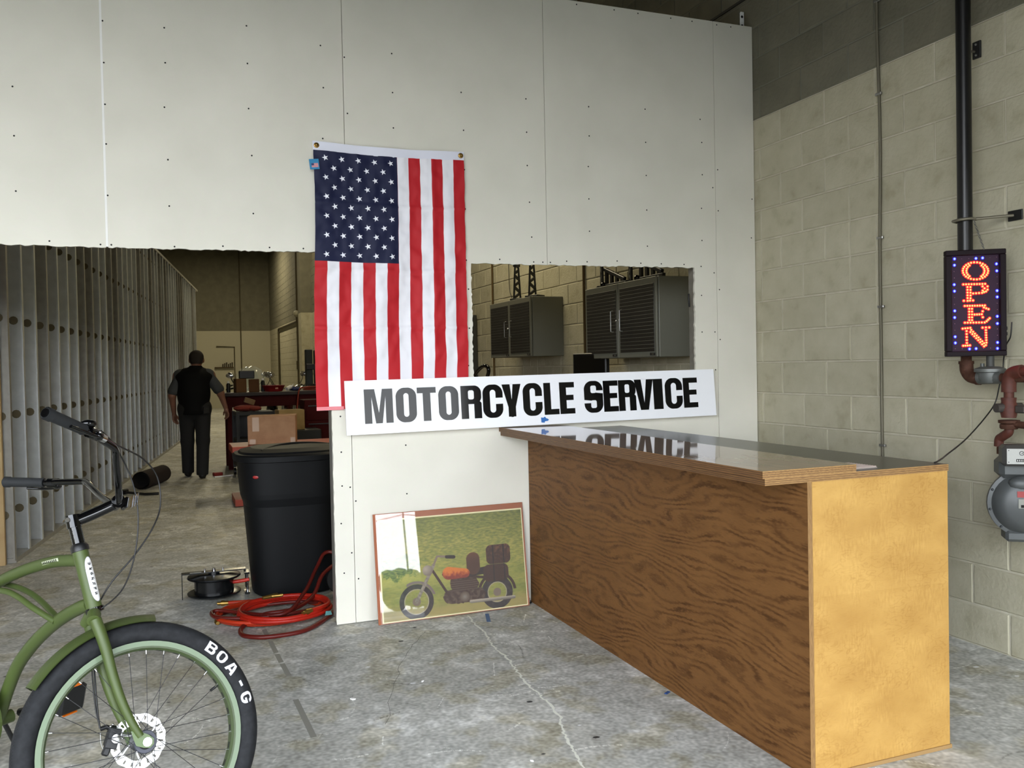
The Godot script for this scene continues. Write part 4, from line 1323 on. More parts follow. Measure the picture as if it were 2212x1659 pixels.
		obj("brake_rotor", ro, mat(0.93, 0.93, 0.92, 0.22, 0.75), w)
	return w

func tyre_glyph(im: Image, ch: String, deg: float, wd: float) -> void:
	# deg: angle of the letter's middle, measured from the front of the wheel towards the top
	var circ := TAU * 0.3155
	var hgt := 0.036
	var per_v := TAU * 0.033
	for j in 128:
		# v: 0 outer tread, 0.25 right side wall (z+), 0.5 rim, 0.75 left
		var v := (j + 0.5) / 128.0
		var up := (0.235 - v) * per_v          # outwards along the side wall
		var gy := up / hgt + 0.5
		if gy < -0.05 or gy > 1.05: continue
		for i in range(int((deg - 12) / 360.0 * 2048), int((deg + 12) / 360.0 * 2048)):
			var ang := (i + 0.5) / 2048.0 * 360.0
			var gx := (deg - ang) / 360.0 * circ / hgt + wd / hgt * 0.5
			var d := glyph(ch, gx, gy, wd / hgt, 0.26)
			var cov := clampf(0.5 - d * 36.0, 0.0, 1.0)
			if cov > 0.0:
				var q := posmod(2048 - 1 - i, 2048) if TYRE_FLIP else posmod(i, 2048)
				im.set_pixel(q, j, im.get_pixel(q, j).lerp(Color(0.90, 0.90, 0.92), cov))
const TYRE_FLIP := true

func v3(a: Array) -> Vector3: return Vector3(a[0], a[1], a[2])

func build_bicycle() -> void:
	M.grip = mat(0.135, 0.14, 0.145, 0.7, 0.0, 0.35)
	M.steel_dark = mat(0.20, 0.20, 0.21, 0.4, 0.6)
	M.green = world_map(mat(1, 1, 1, 0.48, 0.0, 0.45), noise_tex(128, 0.02, 91, 3, [[0.0, Color(0.235, 0.285, 0.125)], [1.0, Color(0.26, 0.31, 0.14)]]), 0.5)
	var bike := thing("cruiser_bicycle", "olive green cruiser bicycle with black handlebar and lettered front tyre", "bicycle", Vector3(0.2094, 0, 2.1579))
	var at := bike.position
	# steering assembly: origin at the front hub
	var S := Transform3D(Basis(Vector3(0.96215, 0, -0.27253), Vector3(-0.08098, 0.95484, -0.28589), Vector3(0.26023, 0.29714, 0.91869)).orthonormalized(), Vector3(0.18125, 0.33171, 2.05855) - at)
	var wheel := build_wheel(bike, true, true)
	wheel.transform = S
	var add := func(called: String, b: MB, m: Material) -> MeshInstance3D:
		var o := obj(called, b, m, bike)
		o.transform = S
		return o
	# fork
	for s in [1.0, -1.0]:
		var pts := along([Vector3(-0.106, 0.375, s * 0.050), Vector3(-0.094, 0.322, s * 0.056), Vector3(-0.084, 0.270, s * 0.057), Vector3(-0.076, 0.215, s * 0.057), Vector3(-0.059, 0.135, s * 0.057), Vector3(-0.036, 0.064, s * 0.057), Vector3(-0.016, 0.020, s * 0.057)], 4)
		var rr := []
		for i in pts.size(): rr.append(lerpf(0.0175, 0.0105, pow(float(i) / (pts.size() - 1), 1.3)))
		add.call("fork_blade", MB.new().tube(pts, rr, 12), M.green)
		var dp := PackedVector2Array([Vector2(-0.040, 0.040), Vector2(-0.018, 0.034), Vector2(0.006, 0.019), Vector2(0.019, 0.005), Vector2(0.018, -0.010), Vector2(0.006, -0.018), Vector2(-0.010, -0.014), Vector2(-0.030, -0.004), Vector2(-0.036, 0.015)])
		add.call("dropout", MB.new().extrude(dp, 0.006, Transform3D(Basis.IDENTITY, Vector3(0, 0, s * 0.058 - 0.003))), mat(0.33, 0.395, 0.24, 0.42))
		add.call("axle_nut", MB.new().lathe([Vector2(0.0001, 0.014), Vector2(0.0045, 0.014), Vector2(0.0045, 0.007), Vector2(0.008, 0.007), Vector2(0.008, 0.002), Vector2(0.013, 0.002), Vector2(0.013, 0)], 12, Transform3D(Basis(Vector3.RIGHT, s * PI / 2), Vector3(0, 0, s * 0.062))), M.chrome)
	add.call("fork_crown", MB.new().tube([Vector3(-0.112, 0.372, -0.055), Vector3(-0.104, 0.392, -0.03), Vector3(-0.100, 0.397, 0), Vector3(-0.104, 0.392, 0.03), Vector3(-0.112, 0.372, 0.055)], 0.019, 12), M.green)
	# fender
	var fp := []
	var n := 40
	var fen := MB.new()
	var ring := func(k: int, q: int) -> Vector3:
		var t := float(k) / n
		var a := deg_to_rad(lerpf(79.0, 142.5, t))
		var R := 0.369
		var half := 0.040 * (1.0 if t > 0.06 and t < 0.94 else 0.9)
		var c := (q - 4) / 4.0
		return Vector3(cos(a) * (R - 0.022 * c * c), sin(a) * (R - 0.022 * c * c), c * half)
	for k in n:
		for q in 8:
			var P := [ring.call(k, q), ring.call(k + 1, q), ring.call(k + 1, q + 1), ring.call(k, q + 1)]
			var N := []
			for e in P: N.append((Vector3(e.x, e.y, 0).normalized() + Vector3(0, 0, e.z * 12.0)).normalized())
			fen.squad(P, N, [Vector2.ZERO, Vector2.ZERO, Vector2.ZERO, Vector2.ZERO])
			fen.squad([P[0] * 0.994, P[1] * 0.994, P[2] * 0.994, P[3] * 0.994], [-N[0], -N[1], -N[2], -N[3]], [Vector2.ZERO, Vector2.ZERO, Vector2.ZERO, Vector2.ZERO])
	add.call("front_fender", fen, M.green)
	# disc caliper on the left leg with its cable
	var cal: MeshInstance3D = add.call("brake_caliper", MB.new().box(Vector3(-0.070, 0.026, -0.0405), Vector3(0.034, 0.058, 0.006), Basis(Vector3(0, 0, 1), -0.4), 0.002).box(Vector3(-0.066, 0.030, -0.062), Vector3(0.040, 0.062, 0.030), Basis(Vector3(0, 0, 1), -0.4), 0.006).tube([Vector3(-0.098, 0.060, -0.066), Vector3(-0.082, 0.062, -0.066), Vector3(-0.06, 0.05, -0.066)], 0.007, 8).box(Vector3(-0.086, 0.0, -0.062), Vector3(0.02, 0.04, 0.02), Basis(Vector3(0, 0, 1), -0.5), 0.004), M.black)
	obj("adjuster_dial", MB.new().lathe([Vector2(0.0001, 0.004), Vector2(0.013, 0.004), Vector2(0.0145, 0.0)], 18, Transform3D(Basis(Vector3.RIGHT, PI / 2), Vector3(-0.064, 0.024, -0.036))), M.chrome, cal)
	for e in [[-0.075, 0.062], [-0.068, 0.066], [-0.056, 0.058], [-0.050, 0.006], [-0.046, 0.020]]:
		obj("bolt", MB.new().ball(Vector3(e[0], e[1], -0.037), Vector3.ONE * 0.0036, 8, 5), M.chrome, cal)
	obj("inner_wire", MB.new().tube(along([Vector3(-0.099, 0.050, -0.066), Vector3(-0.100, 0.02, -0.066), Vector3(-0.092, -0.008, -0.066), Vector3(-0.078, -0.026, -0.066)], 4), 0.0013, 5), M.steel, cal)
	add.call("brake_cable_lower", MB.new().tube(along([Vector3(-0.086, 0.36, -0.074), Vector3(-0.098, 0.24, -0.072), Vector3(-0.101, 0.12, -0.068), Vector3(-0.099, 0.062, -0.066)], 5), 0.0028, 6), M.black)
	add.call("brake_cable_lower", MB.new().tube(along([Vector3(-0.092, 0.36, -0.070), Vector3(-0.105, 0.24, -0.070), Vector3(-0.106, 0.12, -0.066), Vector3(-0.099, 0.07, -0.066)], 5), 0.0022, 6), M.black)
	# stem
	add.call("headset", MB.new().lathe([Vector2(0.018, -0.012), Vector2(0.026, -0.010), Vector2(0.026, 0.004), Vector2(0.021, 0.012), Vector2(0.018, 0.014)], 22, Transform3D(lying(Vector3(-0.0275, 0.192, 0)), Vector3(-0.1215, 0.598, 0))), M.black)
	add.call("headset_lower", MB.new().lathe([Vector2(0.020, -0.010), Vector2(0.0265, -0.008), Vector2(0.0265, 0.006), Vector2(0.020, 0.008)], 22, Transform3D(lying(Vector3(-0.0275, 0.192, 0)), Vector3(-0.0955, 0.407, 0))), M.gloss_black)
	add.call("steerer", MB.new().tube([Vector3(-0.121, 0.60, 0), Vector3(-0.130, 0.668, 0)], 0.0175, 16), M.gloss_black)
	for k in 4:
		add.call("spacer", MB.new().tube([Vector3(-0.1228 - k * 0.0019, 0.612 + k * 0.0135, 0), Vector3(-0.1244 - k * 0.0019, 0.6235 + k * 0.0135, 0)], 0.0185, 16), M.gloss_black)
	add.call("stem", MB.new().tube([Vector3(-0.131, 0.662, 0), Vector3(-0.1345, 0.70, 0)], 0.0215, 18).tube(along([Vector3(-0.128, 0.681, 0), Vector3(-0.07, 0.700, 0), Vector3(-0.012, 0.722, 0)], 4), [0.017, 0.0175, 0.018, 0.018, 0.018, 0.018, 0.018, 0.018, 0.019], 16).tube([Vector3(-0.004, 0.7255, -0.028), Vector3(-0.004, 0.7255, 0.028)], 0.021, 18), M.gloss_black)
	add.call("stem_bolt", MB.new().tube([Vector3(-0.152, 0.685, -0.016), Vector3(-0.152, 0.685, 0.020)], 0.007, 10), M.chrome)
	add.call("stem_clamp_plate", MB.new().box(Vector3(0.020, 0.720, 0), Vector3(0.012, 0.036, 0.048), Basis(Vector3(0, 0, 1), -0.25), 0.003), M.gloss_black)
	# little chromed bell bracket in front of the clamp
	for k in 3:
		add.call("clamp_fin", MB.new().box(Vector3(0.040 + k * 0.008, 0.722 + k * 0.003, 0.006), Vector3(0.0035, 0.040, 0.03), Basis(Vector3(0, 0, 1), -0.2), 0.001), M.chrome)
	# handlebar: rises, then sweeps out and back on both sides
	var cl := Vector3(-0.004, 0.7255, 0)
	var bar := []
	for s in [-1.0, 1.0]:
		var side := [cl + Vector3(0, 0, s * 0.012), cl + Vector3(-0.002, 0.003, s * 0.045), Vector3(-0.020, 0.765, s * 0.115), Vector3(-0.036, 0.818, s * 0.190), Vector3(-0.046, 0.846, s * 0.235), Vector3(-0.075, 0.858, s * 0.275), Vector3(-0.115, 0.870, s * 0.320), Vector3(-0.148, 0.8796, s * 0.3584), Vector3(-0.250, 0.909, s * 0.440)]
		var c := along(side, 5)
		if s < 0: c.reverse()
		bar += c
	add.call("handlebar", MB.new().tube(bar, 0.0112, 12), M.gloss_black)
	for s in [-1.0, 1.0]:
		var a := Vector3(-0.148, 0.8796, s * 0.3584)
		var e := Vector3(-0.2549, 0.9106, s * 0.4439)
		var d := (e - a).normalized()
		add.call("grip", MB.new().tube([a, a + d * 0.006, a + d * 0.01, e - d * 0.022, e - d * 0.020, e - d * 0.002, e], [0.0150, 0.0172, 0.0158, 0.0165, 0.0185, 0.0185, 0.0145], 16), M.grip)
		add.call("grip_end_cap", MB.new().tube([e, e + d * 0.003], [0.0135, 0.012], 16), M.gloss_black)
		var lv := a - d * 0.028
		var le: MeshInstance3D = add.call("brake_lever", MB.new().tube([lv - d * 0.022, lv + d * 0.012], 0.0165, 14).tube(along([lv + Vector3(0.015, -0.012, 0), lv + d * 0.03 + Vector3(0.030, -0.022, 0), lv + d * 0.085 + Vector3(0.036, -0.026, 0), lv + d * 0.125 + Vector3(0.030, -0.024, 0)], 4), 0.0065, 8, false, true, Vector2(1.0, 0.7)).ball(lv + Vector3(0.016, -0.012, 0), Vector3(0.015, 0.012, 0.02), 10, 6), M.gloss_black)
		obj("lever_pivot", MB.new().ball(lv + Vector3(0.020, -0.002, s * 0.012), Vector3.ONE * 0.004, 8, 5), M.chrome, le)
		if s > 0:
			add.call("bar_sleeve", MB.new().tube([lv - d * 0.052, lv - d * 0.036], 0.0118, 14), M.chrome)
			add.call("shifter", MB.new().ball(lv + d * 0.018 + Vector3(0.004, 0.020, 0), Vector3(0.024, 0.013, 0.018), 12, 8), M.gloss_black)
	# cables looping from the levers to the fork and down tube
	add.call("brake_cable", MB.new().tube(along([Vector3(-0.085, 0.868, 0.30), Vector3(-0.01, 0.868, 0.16), Vector3(0.076, 0.850, 0.05), Vector3(0.127, 0.795, 0.0), Vector3(0.129, 0.704, -0.01), Vector3(0.0956, 0.6325, 0.0), Vector3(0.0315, 0.5525, 0.0), Vector3(-0.0432, 0.4778, -0.01), Vector3(-0.088, 0.40, -0.045), Vector3(-0.086, 0.36, -0.074)], 6), 0.0026, 6), M.black)
	add.call("shift_cable", MB.new().tube(along([Vector3(-0.095, 0.885, 0.315), Vector3(-0.045, 0.870, 0.215), Vector3(0.010, 0.860, 0.06), Vector3(0.046, 0.774, 0.02), Vector3(0.0526, 0.668, 0.01), Vector3(0.0315, 0.5525, 0.006), Vector3(-0.0116, 0.4583, 0.012), Vector3(-0.073, 0.410, 0.022), Vector3(-0.110, 0.404, 0.010)], 6), 0.0024, 6), M.black)
	# frame: its own plane, heading turned away from the steered wheel
	var F := Transform3D(Basis(Vector3(0.62161, 0, 0.78333), Vector3(-0.015, 0.99982, 0.0119), Vector3(-0.78318, -0.01915, 0.62149)).orthonormalized(), Vector3(0.058, 0.7137, 1.970) - at)
	var fr := func(called: String, b: MB, m: Material) -> MeshInstance3D:
		var o := obj(called, b, m, bike)
		o.transform = F
		return o
	# head tube along the steering axis, given in steering space
	var ht: MeshInstance3D = add.call("head_tube", MB.new().tube([Vector3(-0.0968, 0.413, 0), Vector3(-0.0975, 0.42, 0), Vector3(-0.1205, 0.585, 0), Vector3(-0.1212, 0.591, 0)], [0.0235, 0.0225, 0.0225, 0.0235], 22), M.green)
	var bd := Image.create(64, 256, false, Image.FORMAT_RGBA8)
	for y in 256:
		for x in 64:
			var e := pow((x - 31.5) / 31.0, 2.0) + pow(absf(y - 127.5) / 127.0, 4.0)
			var c := Color(0.90, 0.90, 0.90, 1.0 if e < 1.0 else 0.0)
			if e > 0.90: c = Color(0.62, 0.60, 0.66, c.a)
			bd.set_pixel(x, y, c)
	var r2 := RandomNumberGenerator.new()
	r2.seed = 17
	for k in 7:      # worn dark ornament down the badge
		var yy := 34 + k * 28
		for q in 26:
			bd.fill_rect(Rect2i(20 + r2.randi() % 22, yy + r2.randi() % 14, 2 + r2.randi() % 5, 2 + r2.randi() % 3), Color(0.10, 0.10, 0.11, 1))
	var bm := mat(1, 1, 1, 0.35)
	bm.albedo_texture = tex_of(bd)
	bm.transparency = BaseMaterial3D.TRANSPARENCY_ALPHA_SCISSOR
	bm.alpha_scissor_threshold = 0.5
	var ax := (Vector3(-0.1212, 0.591, 0) - Vector3(-0.0968, 0.413, 0)).normalized()
	var bmesh := MB.new()
	var ux := Vector3(0, 0, 1).cross(ax) * -1.0     # forward
	for k in 10:
		var q := []
		var un := []
		for e in [k, k + 1]:
			var a := deg_to_rad(lerpf(18.0, 98.0, e / 10.0))
			un.append(ux * cos(a) + Vector3(0, 0, 1) * sin(a))
		var lo := Vector3(-0.0990, 0.427, 0)
		var hi := Vector3(-0.1180, 0.566, 0)
		bmesh.squad([lo + un[0] * 0.0232, lo + un[1] * 0.0232, hi + un[1] * 0.0232, hi + un[0] * 0.0232], [un[0], un[1], un[1], un[0]], [Vector2(1.0 - k / 10.0, 1), Vector2(1.0 - (k + 1) / 10.0, 1), Vector2(1.0 - (k + 1) / 10.0, 0), Vector2(1.0 - k / 10.0, 0)])
	obj("head_badge", bmesh, bm, ht)
	var tt: MeshInstance3D = fr.call("top_tube", MB.new().tube(along([Vector3(-0.060, 0.152, 0), Vector3(-0.178, 0.138, 0), Vector3(-0.278, 0.115, 0), Vector3(-0.383, 0.084, 0), Vector3(-0.506, 0.038, 0), Vector3(-0.68, -0.045, 0)], 5), 0.0185, 14), M.green)
	var dec := PackedVector2Array([Vector2(-0.235, 0.1335), Vector2(-0.150, 0.1545), Vector2(-0.146, 0.144), Vector2(-0.232, 0.1235)])
	obj("decal", MB.new().extrude(dec, 0.0008, Transform3D(Basis.IDENTITY, Vector3(0, 0, 0.0172))), mat(0.70, 0.72, 0.62, 0.5), tt)
	for k in 8:
		obj("decal_letter", MB.new().box(Vector3(-0.226 + k * 0.0095, 0.1305 + k * 0.0023, 0.0182), Vector3(0.0052, 0.0075, 0.0006), Basis(Vector3(0, 0, 1), 0.24)), mat(0.12, 0.13, 0.10, 0.5), tt)
	fr.call("down_tube", MB.new().tube(along([Vector3(-0.025, 0.020, 0), Vector3(-0.075, 0.004, 0), Vector3(-0.181, -0.046, 0), Vector3(-0.282, -0.109, 0), Vector3(-0.364, -0.172, 0), Vector3(-0.435, -0.241, 0), Vector3(-0.500, -0.335, 0), Vector3(-0.555, -0.43, 0)], 5), 0.0205, 14), M.green)
	fr.call("twin_tube", MB.new().tube(along([Vector3(-0.95, -0.10, -0.03), Vector3(-0.75, -0.012, -0.03), Vector3(-0.562, 0.017, -0.03), Vector3(-0.435, 0.014, -0.03), Vector3(-0.343, -0.009, -0.03), Vector3(-0.215, -0.052, -0.014)], 5), 0.0095, 10), M.green)
	fr.call("twin_tube", MB.new().tube(along([Vector3(-0.95, -0.10, 0.03), Vector3(-0.70, 0.0, 0.03), Vector3(-0.454, 0.022, 0.03), Vector3(-0.361, 0.014, 0.03), Vector3(-0.272, -0.013, 0.03), Vector3(-0.186, -0.050, 0.014)], 5), 0.0095, 10), M.green)
	fr.call("seat_tube", MB.new().tube([Vector3(-0.56, -0.43, 0), Vector3(-0.70, 0.05, 0)], 0.0175, 12), M.green)
	fr.call("seat_post", MB.new().tube([Vector3(-0.695, 0.03, 0), Vector3(-0.735, 0.17, 0)], 0.0135, 12), M.gloss_black)
	fr.call("saddle", MB.new().ball(Vector3(-0.80, 0.195, 0), Vector3(0.10, 0.035, 0.11), 16, 8).ball(Vector3(-0.69, 0.20, 0), Vector3(0.12, 0.026, 0.04), 14, 8), M.black)
	for s in [-1.0, 1.0]:
		fr.call("chain_stay", MB.new().tube(along([Vector3(-0.57, -0.43, s * 0.03), Vector3(-0.75, -0.40, s * 0.055), Vector3(-1.03, -0.368, s * 0.065)], 4), 0.010, 8), M.green)
		fr.call("seat_stay", MB.new().tube([Vector3(-0.70, 0.02, s * 0.02), Vector3(-0.83, -0.13, s * 0.055), Vector3(-1.03, -0.368, s * 0.065)], 0.009, 8), M.green)
	fr.call("bottom_bracket", MB.new().lathe([Vector2(0.0001, -0.045), Vector2(0.022, -0.045), Vector2(0.022, 0.045), Vector2(0.0001, 0.045)], 18, Transform3D(Basis(Vector3.RIGHT, PI / 2), Vector3(-0.56, -0.44, 0))), M.green)
	fr.call("crank_arm", MB.new().tube([Vector3(-0.56, -0.44, -0.075), Vector3(-0.375, -0.388, -0.088)], [0.014, 0.010], 10), M.black)
	fr.call("crank_arm", MB.new().tube([Vector3(-0.56, -0.44, 0.075), Vector3(-0.745, -0.492, 0.088)], [0.014, 0.010], 10), M.black)
	for e in [[-0.375, -0.388, -0.145], [-0.745, -0.492, 0.145]]:
		var pd: MeshInstance3D = fr.call("pedal", MB.new().box(Vector3(e[0], e[1], e[2]), Vector3(0.105, 0.028, 0.10), Basis(Vector3(0, 0, 1), PED), 0.013), M.black)
		for s in [-1.0, 1.0]:
			obj("reflector", MB.new().box(Vector3(e[0], e[1], e[2]) + Basis(Vector3(0, 0, 1), PED) * Vector3(s * 0.0535, 0, 0), Vector3(0.003, 0.016, 0.05), Basis(Vector3(0, 0, 1), PED)), mat(0.85, 0.42, 0.05, 0.3), pd)
	# chain guard: a long rounded plate on the right
	var cg := PackedVector2Array()
	for k in 13: cg.append(Vector2(-0.54 + 0.105 * cos(-PI / 2 + PI * k / 12.0), -0.40 + 0.105 * sin(-PI / 2 + PI * k / 12.0)))
	cg.append(Vector2(-1.0, -0.315))
	cg.append(Vector2(-1.0, -0.375))
	cg.append(Vector2(-0.62, -0.45))
	fr.call("chain_guard", MB.new().extrude(cg, 0.012, Transform3D(Basis.IDENTITY, Vector3(0, 0, 0.055))), M.green)
	var rw := build_wheel(bike, false, false)
	rw.transform = F * Transform3D(Basis.IDENTITY, Vector3(-1.03, -0.366, 0))
	var rf := MB.new()
	for k in 24:
		var a0 := deg_to_rad(lerpf(20, 190, k / 24.0))
		var a1 := deg_to_rad(lerpf(20, 190, (k + 1) / 24.0))
		rf.quad(Vector3(-1.03 + cos(a0) * 0.37, -0.366 + sin(a0) * 0.37, -0.035), Vector3(-1.03 + cos(a0) * 0.37, -0.366 + sin(a0) * 0.37, 0.035), Vector3(-1.03 + cos(a1) * 0.37, -0.366 + sin(a1) * 0.37, 0.035), Vector3(-1.03 + cos(a1) * 0.37, -0.366 + sin(a1) * 0.37, -0.035), Vector3(cos(a0), sin(a0), 0))
	fr.call("rear_fender", rf, M.green)
	fr.call("kickstand", MB.new().tube([Vector3(-0.62, -0.45, -0.04), Vector3(-0.68, -0.705, -0.16)], 0.008, 8), M.black)
const PED := 1.25

# ---------------------------------------------------------------- gas pipe and meter on the right wall
func build_gas() -> void:
	var rust := world_map(mat(1, 1, 1, 0.75, 0.25, 0.4), noise_tex(256, 0.03, 501, 4, [[0.0, Color(0.24, 0.145, 0.10)], [0.6, Color(0.32, 0.205, 0.155)], [1.0, Color(0.42, 0.31, 0.26)]]), 0.25)
	var redp := world_map(mat(1, 1, 1, 0.6, 0.0, 0.45), noise_tex(256, 0.03, 502, 4, [[0.0, Color(0.27, 0.135, 0.10)], [1.0, Color(0.36, 0.185, 0.14)]]), 0.25)
	var greym := mat(0.42, 0.43, 0.42, 0.5, 0.5)
	var X := 3.80
	var g := thing("gas_riser", "black gas pipe rising up the block wall with a grey regulator and red valve", "pipe", Vector3(X, 0, 1.812))
	var pm := mat(0.075, 0.072, 0.078, 0.34, 0.2)
	obj("riser", MB.new().tube([Vector3(0, 1.90, 0), Vector3(0, 6.6, 0)], 0.033, 20), pm, g)
	obj("reducer", MB.new().tube([Vector3(0, 1.84, 0), Vector3(0, 1.90, 0), Vector3(0, 1.91, 0)], [0.026, 0.036, 0.036], 18), pm, g)
	obj("lower_pipe", MB.new().tube([Vector3(0, 1.385, 0), Vector3(0, 1.85, 0)], 0.0235, 16), rust, g)
	obj("elbow", MB.new().tube(along([Vector3(0, 1.40, 0), Vector3(0, 1.365, 0.004), Vector3(0, 1.338, 0.03), Vector3(0, 1.334, 0.07)], 4), 0.0305, 14).tube([Vector3(0, 1.398, 0), Vector3(0, 1.412, 0)], 0.034, 14).tube([Vector3(0, 1.334, 0.058), Vector3(0, 1.334, 0.074)], 0.035, 14), rust, g)
	var rg := obj("regulator", MB.new().tube([Vector3(0, 1.336, 0.075), Vector3(0, 1.336, 0.19)], [0.034, 0.030], 14).lathe([Vector2(0.0001, -0.035), Vector2(0.036, -0.035), Vector2(0.048, -0.015), Vector2(0.048, 0.012), Vector2(0.066, 0.016), Vector2(0.066, 0.030), Vector2(0.040, 0.040), Vector2(0.0001, 0.042)], 20, Transform3D(Basis.IDENTITY, Vector3(0, 1.345, 0.128))), greym, g)
	obj("vent_stack", MB.new().tube([Vector3(0, 1.38, 0.13), Vector3(0, 1.445, 0.13)], 0.017, 12), mat(0.26, 0.26, 0.25, 0.6, 0.3), rg)
	obj("vent_plug", MB.new().tube([Vector3(0, 1.38, 0.088), Vector3(0, 1.40, 0.088)], 0.009, 8), greym, rg)
	obj("cross_pipe", MB.new().tube([Vector3(0, 1.334, 0.185), Vector3(0, 1.334, 0.60)], 0.021, 14), rust, g)
	obj("red_elbow", MB.new().tube(along([Vector3(-0.01, 1.270, 0.232), Vector3(-0.01, 1.315, 0.234), Vector3(-0.01, 1.352, 0.252), Vector3(-0.01, 1.362, 0.30)], 4), 0.031, 14), redp, g)
	obj("red_pipe", MB.new().tube([Vector3(-0.01, 1.362, 0.29), Vector3(-0.01, 1.364, 0.62)], 0.0225, 12), redp, g)
	obj("drop_pipe", MB.new().tube([Vector3(-0.01, 1.235, 0.232), Vector3(-0.01, 1.29, 0.232)], 0.021, 12), redp, g)
	var vl := obj("shutoff_valve", MB.new().tube([Vector3(-0.01, 1.155, 0.231), Vector3(-0.01, 1.175, 0.231), Vector3(-0.01, 1.195, 0.231), Vector3(-0.01, 1.225, 0.231), Vector3(-0.01, 1.245, 0.231)], [0.030, 0.034, 0.042, 0.030, 0.032], 16), redp, g)
	obj("valve_core", MB.new().tube([Vector3(-0.07, 1.20, 0.215), Vector3(0.05, 1.20, 0.245)], 0.021, 10).box(Vector3(-0.01, 1.195, 0.295), Vector3(0.03, 0.035, 0.05), Basis.IDENTITY, 0.006), mat(0.27, 0.25, 0.23, 0.7, 0.3), vl)
	obj("union_flange", MB.new().lathe([Vector2(0.0001, -0.026), Vector2(0.034, -0.026), Vector2(0.038, -0.02), Vector2(0.038, -0.006), Vector2(0.033, -0.003), Vector2(0.044, 0.002), Vector2(0.044, 0.014), Vector2(0.0001, 0.016)], 16, Transform3D(Basis.IDENTITY, Vector3(-0.01, 1.13, 0.232))).tube([Vector3(-0.01, 1.128, 0.25), Vector3(-0.01, 1.118, 0.42)], 0.016, 10), rust, g)
	obj("offset_bend", MB.new().tube(along([Vector3(-0.01, 1.11, 0.232), Vector3(-0.01, 1.088, 0.228), Vector3(-0.01, 1.068, 0.200), Vector3(-0.01, 1.054, 0.182), Vector3(-0.01, 1.022, 0.178)], 5), 0.020, 12), redp, g)
	# strut from the wall round the pipe
	var clamp := obj("pipe_clamp", MB.new().tube([Vector3(0.035, 2.078, 0.03), Vector3(-0.01, 2.078, 0.05), Vector3(-0.048, 2.076, 0.02), Vector3(-0.042, 2.074, -0.03), Vector3(0.0, 2.074, -0.045), Vector3(0.03, 2.076, -0.02)], 0.007, 8).tube([Vector3(0.02, 2.078, 0.035), Vector3(0.158, 2.086, 0.128)], 0.007, 8), mat(0.50, 0.48, 0.42, 0.5, 0.6), g)
	obj("wall_plate", MB.new().box(Vector3(0.168, 2.086, 0.130), Vector3(0.008, 0.048, 0.075), Basis.IDENTITY, 0.002), M.black, clamp)
	# second plate, higher up
	var wp := thing("wall_plate", "small black steel plate bolted to the block wall beside the gas pipe", "bracket", Vector3(3.965, 2.917, 1.745))
	obj("plate", MB.new().box(Vector3(0, 0, 0), Vector3(0.010, 0.082, 0.045), Basis.IDENTITY, 0.002), M.black, wp)
	obj("stub", MB.new().tube([Vector3(-0.004, -0.005, -0.01), Vector3(-0.10, -0.008, -0.03)], 0.006, 7), mat(0.45, 0.43, 0.38, 0.5, 0.5), wp)
	for y in [-0.026, 0.026]:
		obj("bolt", MB.new().ball(Vector3(-0.006, y, 0), Vector3.ONE * 0.006, 8, 5), M.steel, wp)
	# meter
	var face := Vector3(-0.62, 0, 0.785).normalized()
	var right := Vector3.UP.cross(face).normalized()
	var mt := thing("gas_meter", "grey round gas meter with a white dial box and red label on the right wall", "meter", Vector3(3.775, 0.0, 2.125), Basis(right, Vector3.UP, face))
	var mg := world_map(mat(1, 1, 1, 0.45, 0.2, 0.5), noise_tex(128, 0.02, 503, 4, [[0.0, Color(0.285, 0.295, 0.295)], [1.0, Color(0.33, 0.34, 0.34)]]), 0.4)
	obj("body", MB.new().lathe([Vector2(0.0001, 0.088), Vector2(0.085, 0.080), Vector2(0.118, 0.058), Vector2(0.134, 0.030), Vector2(0.150, 0.028), Vector2(0.150, 0.008), Vector2(0.134, 0.006), Vector2(0.130, -0.07), Vector2(0.0001, -0.075)], 36, Transform3D(Basis(Vector3.RIGHT, PI / 2), Vector3(0, 0.785, 0))).box(Vector3(0, 0.94, -0.01), Vector3(0.21, 0.09, 0.13), Basis.IDENTITY, 0.02).box(Vector3(0, 0.64, -0.01), Vector3(0.16, 0.05, 0.10), Basis.IDENTITY, 0.012), mg, mt)
	obj("bulge", MB.new().ball(Vector3(-0.02, 0.875, 0.055), Vector3(0.055, 0.035, 0.035), 14, 8), mg, mt)
	for k in 10:
		var a := TAU * k / 10.0 + 0.2
		obj("rim_bolt", MB.new().ball(Vector3(cos(a) * 0.142, 0.785 + sin(a) * 0.142, 0.030), Vector3.ONE * 0.006, 7, 4), mat(0.25, 0.26, 0.27, 0.5, 0.4), mt)
	obj("red_label", MB.new().box(Vector3(-0.012, 0.832, 0.0855), Vector3(0.066, 0.026, 0.002), Basis(Vector3.RIGHT, -0.12)), mat(0.55, 0.10, 0.09, 0.5), mt)
	obj("plate_label", MB.new().box(Vector3(-0.008, 0.792, 0.0895), Vector3(0.066, 0.040, 0.002)), mat(0.50, 0.50, 0.47, 0.4, 0.4), mt)
	obj("plate_print", MB.new().box(Vector3(-0.006, 0.781, 0.0908), Vector3(0.052, 0.012, 0.001)), M.dark, mt)
	# index box
	var ib := obj("index_box", MB.new().box(Vector3(0.0, 1.0, 0.055), Vector3(0.205, 0.092, 0.09), Basis.IDENTITY, 0.014), mat(0.25, 0.245, 0.235, 0.4), mt)
	obj("dial_plate", MB.new().box(Vector3(-0.012, 0.998, 0.1005), Vector3(0.150, 0.066, 0.002)), mat(0.66, 0.66, 0.64, 0.5), ib)
